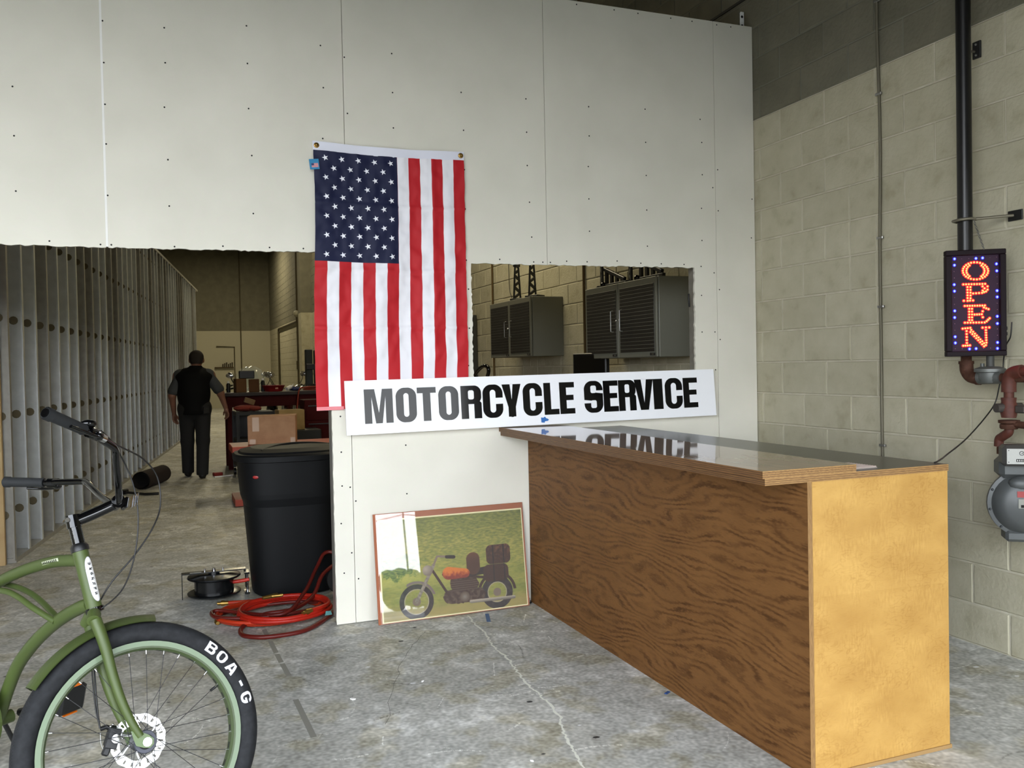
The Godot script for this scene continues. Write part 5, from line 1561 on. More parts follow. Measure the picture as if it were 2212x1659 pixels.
	for e in [[-0.030, 1.012], [0.005, 1.012]]:
		obj("dial", MB.new().lathe([Vector2(0.0075, 0.002), Vector2(0.0095, 0.002), Vector2(0.0095, 0)], 16, Transform3D(Basis(Vector3.RIGHT, PI / 2), Vector3(e[0], e[1], 0.101))), M.dark, ib)
		obj("dial_hand", MB.new().box(Vector3(e[0] + 0.002, e[1], 0.1025), Vector3(0.008, 0.0018, 0.001), Basis(Vector3(0, 0, 1), 0.8)), M.dark, ib)
	obj("counter_window", MB.new().box(Vector3(-0.030, 0.981, 0.1018), Vector3(0.042, 0.012, 0.0015)), M.dark, ib)
	for k in 5:
		obj("digit", MB.new().box(Vector3(-0.046 + k * 0.008, 0.981, 0.1028), Vector3(0.003, 0.007, 0.0006)), M.white, ib)
	for e in [[-0.080, 1.024], [0.056, 1.024], [-0.080, 0.973], [0.056, 0.973]]:
		obj("plate_screw", MB.new().ball(Vector3(e[0], e[1], 0.1012), Vector3.ONE * 0.0022, 6, 4), M.dark, ib)
	obj("side_sticker", MB.new().box(Vector3(0.1035, 1.0, 0.06), Vector3(0.001, 0.06, 0.035)), M.white, ib)
	for s in [-0.065, 0.065]:
		obj("coupling", MB.new().lathe([Vector2(0.022, -0.02), Vector2(0.036, -0.018), Vector2(0.036, 0.012), Vector2(0.024, 0.016)], 8, Transform3D(Basis.IDENTITY, Vector3(s, 1.015, -0.02))), rust, mt)
	# power cord of the sign
	var cord := obj("power_cord", MB.new().tube(along([Vector3(3.842, 1.585, 2.02), Vector3(3.845, 1.52, 2.01), Vector3(3.86, 1.48, 1.975), Vector3(3.90, 1.42, 1.93), Vector3(3.905, 1.36, 1.92), Vector3(3.90, 1.29, 1.905), Vector3(3.895, 1.21, 1.885), Vector3(3.80, 1.135, 1.90), Vector3(3.55, 1.065, 2.02), Vector3(3.22, 1.035, 2.22), Vector3(3.0, 1.05, 2.40), Vector3(2.915, 1.048, 2.455), Vector3(2.89, 1.0465, 2.465)], 8), 0.0032, 6), M.black)
	tag(cord, "thin black power cord hanging from the lit sign to the counter", "cord")
	# conduit on the wall
	var cd := thing("wall_conduit", "thin grey conduit running up the cream block wall between partition and gas pipe", "conduit", Vector3(3.962, 0, 1.118))
	var cp := []
	for k in 40: cp.append(Vector3(0.003 * sin(k * 0.9), 0.05 + k * 0.168, 0.005 * sin(k * 0.53)))
	obj("run", MB.new().tube(cp, 0.0085, 8), mat(0.42, 0.40, 0.34, 0.55, 0.4), cd)
	for y in [0.95, 1.72, 2.10, 2.89, 3.40]:
		obj("strap", MB.new().box(Vector3(-0.004, y, 0.004), Vector3(0.014, 0.014, 0.044), Basis.IDENTITY, 0.002), M.steel, cd)

# ---------------------------------------------------------------- lit sign
func build_open_sign() -> void:
	var a := deg_to_rad(32.0)
	var e := Vector3(cos(a), 0, sin(a))
	var nrm := Vector3(-sin(a), 0, cos(a))
	var W := 0.256
	var H := 0.487
	var s := thing("open_sign", "lit vertical LED board reading OPEN in red with blue border lights", "sign", Vector3(3.622, 1.434, 1.857), Basis(e, Vector3.UP, nrm))
	var fm := mat(0.085, 0.04, 0.065, 0.6, 0.0, 0.3)
	obj("back_panel", MB.new().box(Vector3(W / 2, H / 2, -0.018), Vector3(W - 0.01, H - 0.01, 0.012)), fm, s)
	obj("face_panel", MB.new().box(Vector3(W / 2, H / 2, -0.008), Vector3(W - 0.03, H - 0.03, 0.004)), mat(0.20, 0.125, 0.19, 0.6, 0.0, 0.3), s)
	for q in [[W / 2, 0.012, W, 0.024], [W / 2, H - 0.012, W, 0.024]]:
		obj("frame_rail", MB.new().box(Vector3(q[0], q[1], -0.006), Vector3(q[2], q[3], 0.036), Basis.IDENTITY, 0.003), fm, s)
	for x in [0.013, W - 0.013]:
		obj("frame_stile", MB.new().box(Vector3(x, H / 2, -0.006), Vector3(0.026, H - 0.048, 0.036), Basis.IDENTITY, 0.003), fm, s)
	for y in [0.10, 0.125]:
		obj("switch", MB.new().box(Vector3(W + 0.004, y, -0.012), Vector3(0.010, 0.016, 0.014), Basis.IDENTITY, 0.002), M.black, s)
	var red := mat(1, 0.4, 0.2, 0.3)
	red.emission_enabled = true
	red.emission = Color(1.0, 0.62, 0.30)
	red.emission_energy_multiplier = LED_RED
	var blue := mat(0.2, 0.3, 1, 0.3)
	blue.emission_enabled = true
	blue.emission = Color(0.28, 0.34, 1.0)
	blue.emission_energy_multiplier = LED_BLUE
	var off := mat(0.55, 0.40, 0.45, 0.3)
	var led := MB.new().ball(Vector3.ZERO, Vector3(0.0044, 0.0044, 0.005), 8, 6).mesh()
	var led_b := MB.new().ball(Vector3.ZERO, Vector3(0.0050, 0.0056, 0.006), 8, 6).mesh()
	var led_o := MB.new().ball(Vector3.ZERO, Vector3(0.0022, 0.0022, 0.002), 6, 4).mesh()
	var loc := func(x: float, y: float) -> Vector3:
		var b0 := (y - 175.0) / 1065.0
		var u := (x - 360.0 - 22.0 * b0) / 612.0
		var b := (y - 190.0 + 30.0 * u) / (1060.0 + 15.0 * u)
		return Vector3(u * W, (1.0 - b) * H, -0.004)
	var strokes := [
		[[555, 522], [775, 515]], [[597, 548], [600, 686]], [[627, 548], [629, 660]], [[800, 540], [800, 572]], [[785, 590], [745, 605], [655, 612]], [[750, 540], [770, 560], [752, 582]], [[562, 686], [655, 682]],
		[[572, 738], [775, 732]], [[617, 766], [619, 880]], [[645, 766], [647, 880]], [[672, 824], [745, 820]], [[754, 790], [756, 850]], [[575, 906], [775, 902]], [[795, 890], [825, 860]], [[766, 752], [812, 768]], [[788, 878], [800, 868]],
		[[553, 966], [630, 958]], [[593, 990], [597, 1110]], [[560, 1138], [628, 1134]], [[640, 978], [790, 1130]], [[632, 1000], [772, 1142]], [[789, 980], [795, 1105]], [[755, 955], [822, 952]]]
	var spots := []
	for k in 26:
		var t := TAU * k / 26.0
		spots.append([676 + 128 * cos(t), 385 + 86 * sin(t)])
	for k in 22:
		var t := TAU * k / 22.0
		if absf(cos(t)) > 0.5: spots.append([676 + 92 * cos(t), 385 + 72 * sin(t)])
	for st in strokes:
		for i in st.size() - 1:
			var p := Vector2(st[i][0], st[i][1])
			var q := Vector2(st[i + 1][0], st[i + 1][1])
			var n := maxi(1, roundi(p.distance_to(q) / 27.0))
			for k in n + (1 if i == st.size() - 2 else 0):
				var m := p.lerp(q, float(k) / n)
				var ok := true
				for w in spots:
					if Vector2(w[0], w[1]).distance_to(m) < 16.0: ok = false
				if ok: spots.append([m.x, m.y])
	var red_dome := mat(0.9, 0.08, 0.08, 0.4)
	red_dome.emission_enabled = true
	red_dome.emission = Color(1.0, 0.10, 0.14)
	red_dome.emission_energy_multiplier = LED_RED * 0.42
	var blue_dome := mat(0.08, 0.08, 0.9, 0.4)
	blue_dome.emission_enabled = true
	blue_dome.emission = Color(0.20, 0.12, 1.0)
	blue_dome.emission_energy_multiplier = LED_RED * 0.36
	var dome := MB.new().ball(Vector3.ZERO, Vector3(0.0080, 0.0080, 0.0026), 10, 4).mesh()
	for w in spots:
		var o := inst("red_led", dome, red_dome, s)
		o.position = loc.call(w[0], w[1])
		inst("bright_core", led, red, o)
	for w in [[462, 267], [462, 330], [462, 525], [465, 590], [470, 788], [470, 855], [477, 1048], [480, 1110], [680, 260], [747, 255], [887, 313], [892, 383], [897, 582], [899, 645], [902, 840], [904, 912], [908, 1103], [908, 1163], [625, 1170], [692, 1166]]:
		var o := inst("blue_led", dome, blue_dome, s)
		o.position = loc.call(w[0], w[1])
		inst("bright_core", led_b, blue, o)
	for w in [[535, 265], [608, 262], [822, 250], [888, 245], [460, 393], [463, 458], [895, 443], [898, 512], [467, 655], [467, 722], [901, 708], [903, 772], [472, 917], [474, 982], [905, 967], [907, 1030], [480, 1168], [550, 1168], [768, 1163], [838, 1160]]:
		var o := inst("unlit_led", led_o, off, s)
		o.position = loc.call(w[0], w[1])
	var al := AreaLight3D.new()
	al.name = "light"
	al.area_size = Vector2(0.16, 0.36)
	al.light_color = Color(1.0, 0.25, 0.2)
	al.light_energy = 0.012
	al.area_range = 20.0
	al.area_attenuation = 2.0
	al.shadow_enabled = true
	s.add_child(al)
	al.position = Vector3(W / 2, H / 2, 0.02)
	al.rotation.y = PI
	# chain that holds it
	var ch := thing("sign_chain", "short steel chain from the pipe clamp down to the lit sign", "chain", Vector3(3.80, 2.07, 1.86))
	var A := Vector3(0.0, 0.0, 0.0)
	var B := Vector3(-0.055, -0.150, 0.10)
	for k in 13:
		var c := A.lerp(B, (k + 0.5) / 13.0)
		var d := (B - A).normalized()
		var sd := d.cross(Vector3(0, 0, 1) if k % 2 == 0 else Vector3(1, 0, 0)).normalized()
		var lk := []
		for q in 10:
			var t := TAU * q / 10.0
			lk.append(c + d * cos(t) * 0.0095 + sd * sin(t) * 0.0045)
		obj("link", MB.new().tube(lk, 0.0014, 5, true), M.steel, ch)
const LED_RED := 0.9
const LED_BLUE := 2.2

# ---------------------------------------------------------------- bin, hose reel, hoses
func loft(b: MB, rings: Array, seg: int, power: float, cap_lo := true, cap_hi := true) -> MB:
	# rings: [y, half width x, half depth z, centre x, centre z]; squarish outline
	var P := []
	for r in rings:
		var row := PackedVector3Array()
		for k in seg + 1:
			var a := TAU * k / seg
			var c := cos(a)
			var s := sin(a)
			row.append(Vector3(r[3] + signf(c) * pow(absf(c), 2.0 / power) * r[1], r[0], r[4] + signf(s) * pow(absf(s), 2.0 / power) * r[2]))
		P.append(row)
	for i in rings.size() - 1:
		for k in seg:
			var N := []
			for e in [[i, k], [i, k + 1], [i + 1, k + 1], [i + 1, k]]:
				var j: int = e[0]
				var q: int = e[1]
				var t: Vector3 = P[j][(q + 1) % seg] - P[j][(q - 1 + seg) % seg]
				var u: Vector3 = P[i + 1][q % seg] - P[i][q % seg]
				var nn := u.cross(t).normalized()
				var out := Vector3(P[j][q].x - rings[j][3], 0, P[j][q].z - rings[j][4])
				if absf(rings[i + 1][0] - rings[i][0]) < 0.004: out = Vector3.UP
				if nn.dot(out) < 0: nn = -nn
				N.append(nn)
			b.squad([P[i][k], P[i][k + 1], P[i + 1][k + 1], P[i + 1][k]], N, [Vector2(float(k) / seg, i), Vector2(float(k + 1) / seg, i), Vector2(float(k + 1) / seg, i + 1), Vector2(float(k) / seg, i + 1)])
	for e in [0, rings.size() - 1]:
		if (e == 0 and cap_lo) or (e > 0 and cap_hi):
			var up := Vector3.DOWN if e == 0 else Vector3.UP
			var c := Vector3(rings[e][3], rings[e][0], rings[e][4])
			for k in seg: b.tri(c, P[e][k], P[e][k + 1], up, up, up)
	return b

func build_bin_and_hoses() -> void:
	var bm := mat(0.045, 0.049, 0.056, 0.55, 0.0, 0.3)
	var bn := thing("trash_bin", "tall black plastic rollout bin with a domed lid standing behind the doorway edge", "bin", Vector3(1.0, 0, -0.98))
	obj("body", loft(MB.new(), [[0.006, 0.245, 0.225, 0, 0], [0.02, 0.262, 0.24, 0, 0], [0.58, 0.302, 0.275, 0, 0], [0.63, 0.318, 0.288, 0, 0], [0.66, 0.322, 0.292, 0, 0], [0.885, 0.338, 0.31, 0, 0]], 48, 3.4), bm, bn)
	var lid := obj("lid", loft(MB.new(), [[0.862, 0.352, 0.322, 0, 0], [0.866, 0.362, 0.334, 0, 0], [0.898, 0.364, 0.336, 0, 0], [0.908, 0.352, 0.324, 0, 0], [0.910, 0.330, 0.302, 0, 0], [0.922, 0.320, 0.292, 0, 0], [0.940, 0.25, 0.225, 0, 0], [0.950, 0.12, 0.11, 0, 0], [0.952, 0.02, 0.02, 0, 0]], 48, 2.8), bm, bn)
	obj("lid_ridge", MB.new().tube(along([Vector3(-0.20, 0.928, 0.20), Vector3(-0.12, 0.944, 0.10), Vector3(0.0, 0.954, 0.03), Vector3(0.16, 0.946, -0.02), Vector3(0.30, 0.925, -0.04)], 4), 0.010, 8), bm, lid)
	obj("maker_badge", MB.new().ball(Vector3(-0.245, 0.775, 0.262), Vector3(0.020, 0.011, 0.004), 14, 6, yaw(-28)), mat(0.55, 0.10, 0.09, 0.4), bn)
	for s in [-1.0, 1.0]:
		var wh := obj("wheel", MB.new().lathe([Vector2(0.03, -0.025), Vector2(0.095, -0.025), Vector2(0.10, -0.018), Vector2(0.10, 0.018), Vector2(0.095, 0.025), Vector2(0.03, 0.025)], 24, Transform3D(Basis(Vector3.RIGHT, PI / 2), Vector3(0.265, 0.10, s * 0.20 + 0.09))), M.black, bn)
		obj("hub", MB.new().lathe([Vector2(0.0001, -0.03), Vector2(0.03, -0.03), Vector2(0.03, 0.03), Vector2(0.0001, 0.032)], 16, Transform3D(Basis(Vector3.RIGHT, PI / 2), Vector3(0.265, 0.10, s * 0.20 + 0.09))), mat(0.16, 0.16, 0.16, 0.5), wh)
	# reel lying on its side
	var r := thing("hose_reel", "black steel hose reel lying flat on the floor left of the bin", "hose reel", Vector3(0.505, 0, -0.985))
	var gb := mat(0.05, 0.055, 0.06, 0.25)
	obj("lower_flange", MB.new().lathe([Vector2(0.0001, 0.028), Vector2(0.10, 0.026), Vector2(0.158, 0.034), Vector2(0.164, 0.030), Vector2(0.162, 0.022), Vector2(0.10, 0.012), Vector2(0.0001, 0.012)], 40), gb, r)
	obj("drum", MB.new().lathe([Vector2(0.120, 0.022), Vector2(0.120, 0.135)], 36), gb, r)
	obj("upper_flange", MB.new().lathe([Vector2(0.0001, 0.128), Vector2(0.10, 0.130), Vector2(0.158, 0.122), Vector2(0.164, 0.128), Vector2(0.160, 0.136), Vector2(0.10, 0.146), Vector2(0.0001, 0.146)], 40), gb, r)
	obj("hub_cap", MB.new().lathe([Vector2(0.035, 0.146), Vector2(0.035, 0.160), Vector2(0.0001, 0.162)], 20), gb, r)
	var fr := obj("frame", MB.new().box(Vector3(0.0, 0.160, 0.0), Vector3(0.39, 0.006, 0.055)).box(Vector3(-0.192, 0.082, 0.0), Vector3(0.005, 0.160, 0.05)).box(Vector3(0.192, 0.10, 0.0), Vector3(0.005, 0.12, 0.05)), gb, r)
	obj("data_plate", MB.new().box(Vector3(-0.11, 0.1640, 0.012), Vector3(0.07, 0.001, 0.02)), mat(0.55, 0.55, 0.53, 0.5), fr)
	for x in [-0.055, 0.0, 0.055]:
		obj("bolt", MB.new().tube([Vector3(x, 0.163, 0), Vector3(x, 0.180, 0)], 0.0055 if x != 0 else 0.010, 8), M.chrome, r)
	var gd := obj("roller_guide", MB.new().box(Vector3(0.196, 0.145, 0.045), Vector3(0.03, 0.012, 0.09)).box(Vector3(0.196, 0.018, 0.045), Vector3(0.03, 0.012, 0.09)), gb, r)
	for z in [0.022, 0.05]:
		obj("roller", MB.new().tube([Vector3(0.200, 0.020, z), Vector3(0.200, 0.145, z)], 0.0065, 10), M.chrome, gd)
	obj("wound_hose", MB.new().tube(along([Vector3(0.105, 0.085, 0.03), Vector3(0.14, 0.088, 0.04), Vector3(0.18, 0.092, 0.046), Vector3(0.212, 0.096, 0.05)], 5), 0.012, 10), mat(0.66, 0.13, 0.07, 0.45), r)
	# hoses: each its own long loop
	var hose := func(called_label: String, pts: Array, rad: float, m: Material, fits: Array) -> void:
		var h := thing("air_hose", called_label, "hose", Vector3.ZERO, Basis.IDENTITY, "air hoses coiled on the floor")
		var c := along(pts, 7)
		obj("hose", MB.new().tube(c, rad, 10), m, h)
		for f in fits:
			var i := 0 if f == 0 else c.size() - 1
			var p: Vector3 = c[i]
			var d: Vector3 = (c[0] - c[2] if f == 0 else c[c.size() - 1] - c[c.size() - 3]).normalized()
			obj("brass_fitting", MB.new().tube([p - d * 0.02, p, p + d * 0.004, p + d * 0.022, p + d * 0.024, p + d * 0.045], [rad * 1.25, rad * 1.25, rad * 1.5, rad * 1.5, rad * 0.9, rad * 0.9], 8), M.brass, h)
	var bright := mat(0.62, 0.115, 0.06, 0.42, 0.0, 0.4)
	var orange := mat(0.66, 0.17, 0.055, 0.5, 0.0, 0.4)
	var maroon := mat(0.34, 0.085, 0.06, 0.4, 0.0, 0.4)
	var coil := func(cx: float, cz: float, rx: float, rz: float, turns: float, a0: float, y0: float, dy: float, wob: float, sd: int) -> Array:
		var rr := RandomNumberGenerator.new()
		rr.seed = sd
		var out := []
		var n := int(turns * 9)
		for k in n + 1:
			var a := a0 + TAU * turns * k / n
			var q := 1.0 + wob * rr.randf_range(-1, 1)
			out.append(Vector3(cx + cos(a) * rx * q, y0 + dy * k / n + rr.randf_range(0, 0.006), cz + sin(a) * rz * q))
		return out
	hose.call("bright red air hose coiled uppermost in the heap before the bin", coil.call(0.86, -0.30, 0.255, 0.235, 2.6, 3.6, 0.030, 0.040, 0.07, 11), 0.0125, bright, [0, 1])
	hose.call("orange-red air hose coiled lowest in the heap before the bin", [Vector3(0.555, 0.014, -0.72), Vector3(0.66, 0.014, -0.70), Vector3(0.72, 0.016, -0.68)] + coil.call(0.80, -0.36, 0.30, 0.25, 2.0, 5.2, 0.014, 0.022, 0.06, 12), 0.0115, orange, [0])
	hose.call("dark red air hose with its loop reaching furthest left on the floor", coil.call(0.78, -0.36, 0.31, 0.16, 1.1, 2.9, 0.016, 0.03, 0.05, 13) + [Vector3(0.82, 0.05, -0.18), Vector3(0.98, 0.10, -0.38), Vector3(1.10, 0.20, -0.62), Vector3(1.17, 0.27, -0.70), Vector3(1.26, 0.24, -0.66), Vector3(1.34, 0.10, -0.55)], 0.0115, maroon, [0])
	hose.call("maroon air hose lying in front of the heap nearest the camera", [Vector3(1.20, 0.20, -0.62), Vector3(1.12, 0.16, -0.55), Vector3(1.04, 0.07, -0.42), Vector3(0.90, 0.05, -0.26), Vector3(0.74, 0.045, -0.24), Vector3(0.62, 0.02, -0.14), Vector3(0.605, 0.013, -0.01), Vector3(0.68, 0.013, 0.075), Vector3(0.79, 0.013, 0.095), Vector3(0.92, 0.014, 0.065), Vector3(1.03, 0.016, -0.05), Vector3(1.15, 0.02, -0.25), Vector3(1.24, 0.02, -0.48)], 0.0125, maroon, [])
	# brass Y-connector on the heap
	var yc := thing("brass_connector", "brass Y-shaped hose connector lying on the red hoses", "fitting", Vector3(0.80, 0.105, -0.40), yaw(20))
	obj("stem", MB.new().tube([Vector3(-0.055, 0, 0), Vector3(0.0, 0, 0)], [0.010, 0.013], 10), M.brass, yc)
	for s in [-1.0, 1.0]:
		obj("branch", MB.new().tube([Vector3(0, 0, 0), Vector3(0.035, 0.004 * s, s * 0.03), Vector3(0.055, 0.006 * s, s * 0.04)], [0.012, 0.011, 0.009], 10), M.brass, yc)
	# scrap of teal tape by the partition foot
	var tp := PackedVector2Array([Vector2(-0.02, -0.012), Vector2(0.02, -0.01), Vector2(0.016, 0.014), Vector2(-0.012, 0.016)])
	tag(obj("teal_scrap", MB.new().extrude(tp, 0.003, Transform3D(Basis(Vector3(1, 0, 0), -0.9), Vector3(1.085, 0.04, -0.12))), mat(0.32, 0.52, 0.52, 0.7)), "scrap of pale teal tape at the partition's foot beside the hoses", "tape")

# ---------------------------------------------------------------- workshop behind the doorway
func carton(called: String, label: String, at: Vector3, s: Vector3, turn: float, m: Material, tape: bool) -> Node3D:
	var c := thing(called, label, "box", at, yaw(turn))
	obj("carton_body", MB.new().box(Vector3(0, s.y / 2, 0), s, Basis.IDENTITY, 0.004), m, c)
	obj("flap", MB.new().box(Vector3(0, s.y + 0.002, s.z * 0.251), Vector3(s.x * 0.995, 0.004, s.z * 0.492)), m, c)
	obj("flap", MB.new().box(Vector3(0, s.y + 0.002, -s.z * 0.251), Vector3(s.x * 0.995, 0.004, s.z * 0.492)), m, c)
	if tape:
		var tm := mat(0.74, 0.62, 0.52, 0.12, 0.0, 0.6)
		obj("packing_tape", MB.new().box(Vector3(0, s.y + 0.0046, 0), Vector3(s.x * 1.0, 0.0008, 0.05)), tm, c)
		obj("packing_tape", MB.new().box(Vector3(-s.x * 0.33, s.y * 0.72, s.z / 2 + 0.0008), Vector3(0.07, s.y * 0.5, 0.0012)), tm, c)
		obj("packing_tape", MB.new().box(Vector3(-s.x * 0.40, s.y * 0.10, s.z / 2 + 0.0008), Vector3(0.06, s.y * 0.18, 0.0012)), tm, c)
		obj("packing_tape", MB.new().box(Vector3(s.x * 0.44, s.y * 0.12, s.z / 2 + 0.0008), Vector3(0.05, s.y * 0.2, 0.0012)), tm, c)
	return c

func motorcycle(label: String, at: Vector3, turn: float, paint: Material, screen: bool) -> void:
	# seen from its front: x to its left, z forward
	var m := thing("motorcycle", label, "motorcycle", at, yaw(turn), "motorcycles parked at the back")
	var tire := mat(0.06, 0.06, 0.062, 0.8)
	for z in [0.72, -0.72]:
		var w := obj("wheel", MB.new().lathe([Vector2(0.20, -0.05), Vector2(0.27, -0.06), Vector2(0.31, -0.035), Vector2(0.32, 0.0), Vector2(0.31, 0.035), Vector2(0.27, 0.06), Vector2(0.20, 0.05)], 28, Transform3D(Basis(Vector3(0, 0, 1), PI / 2), Vector3(0, 0.32, z))), tire, m)
		obj("wheel_disc", MB.new().lathe([Vector2(0.0001, -0.02), Vector2(0.205, -0.03), Vector2(0.205, 0.03), Vector2(0.0001, 0.02)], 20, Transform3D(Basis(Vector3(0, 0, 1), PI / 2), Vector3(0, 0.32, z))), M.steel, w)
	for s in [-1.0, 1.0]:
		obj("fork_leg", MB.new().tube([Vector3(s * 0.10, 0.32, 0.72), Vector3(s * 0.10, 1.02, 0.44)], 0.025, 10), M.chrome, m)
	obj("front_fender", MB.new().ball(Vector3(0, 0.52, 0.70), Vector3(0.09, 0.16, 0.28), 12, 8), paint, m)
	obj("engine", MB.new().box(Vector3(0, 0.42, 0.05), Vector3(0.36, 0.36, 0.48), Basis.IDENTITY, 0.06), mat(0.16, 0.16, 0.16, 0.4, 0.5), m)
	obj("fuel_tank", MB.new().ball(Vector3(0, 0.82, 0.16), Vector3(0.16, 0.15, 0.30), 16, 10), paint, m)
	obj("seat", MB.new().ball(Vector3(0, 0.76, -0.36), Vector3(0.16, 0.08, 0.36), 14, 8), M.black, m)
	obj("rear_fender", MB.new().ball(Vector3(0, 0.58, -0.78), Vector3(0.11, 0.16, 0.26), 12, 8), paint, m)
	var hl := obj("headlamp", MB.new().ball(Vector3(0, 0.96, 0.56), Vector3(0.10, 0.10, 0.09), 14, 8), M.chrome, m)
	obj("lens", MB.new().lathe([Vector2(0.0001, 0.012), Vector2(0.07, 0.006), Vector2(0.085, 0.0)], 18, Transform3D(Basis(Vector3.RIGHT, PI / 2), Vector3(0, 0.96, 0.645))), mat(0.75, 0.76, 0.74, 0.1), hl)
	obj("handlebar", MB.new().tube(along([Vector3(-0.42, 1.10, 0.18), Vector3(-0.28, 1.14, 0.34), Vector3(-0.10, 1.06, 0.42), Vector3(0.10, 1.06, 0.42), Vector3(0.28, 1.14, 0.34), Vector3(0.42, 1.10, 0.18)], 5), 0.013, 8), M.chrome, m)
	for s in [-1.0, 1.0]:
		obj("grip", MB.new().tube([Vector3(s * 0.31, 1.132, 0.31), Vector3(s * 0.42, 1.10, 0.18)], 0.019, 8), M.black, m)
		var st := obj("mirror_stalk", MB.new().tube(along([Vector3(s * 0.27, 1.14, 0.35), Vector3(s * 0.33, 1.25, 0.36), Vector3(s * 0.36, 1.34, 0.32)], 4), 0.007, 6), M.black, m)
		obj("mirror", MB.new().ball(Vector3(s * 0.37, 1.36, 0.30), Vector3(0.075, 0.055, 0.018), 14, 8, yaw(s * 14.0)), M.chrome, st)
		obj("turn_signal", MB.new().ball(Vector3(s * 0.20, 0.94, 0.50), Vector3(0.035, 0.035, 0.035), 10, 6), mat(0.75, 0.35, 0.08, 0.3), m)
	obj("exhaust", MB.new().tube(along([Vector3(0.16, 0.40, 0.25), Vector3(0.20, 0.24, 0.10), Vector3(0.22, 0.24, -0.4), Vector3(0.23, 0.30, -0.95)], 4), 0.04, 10), M.chrome, m)
	if screen:
		var gm := mat(0.8, 0.82, 0.8, 0.05)
		gm.transparency = BaseMaterial3D.TRANSPARENCY_ALPHA
		gm.albedo_color = Color(0.8, 0.83, 0.8, 0.25)
		obj("windscreen", MB.new().ball(Vector3(0, 1.28, 0.48), Vector3(0.24, 0.26, 0.03), 16, 10, Basis(Vector3.RIGHT, -0.3)), gm, m)

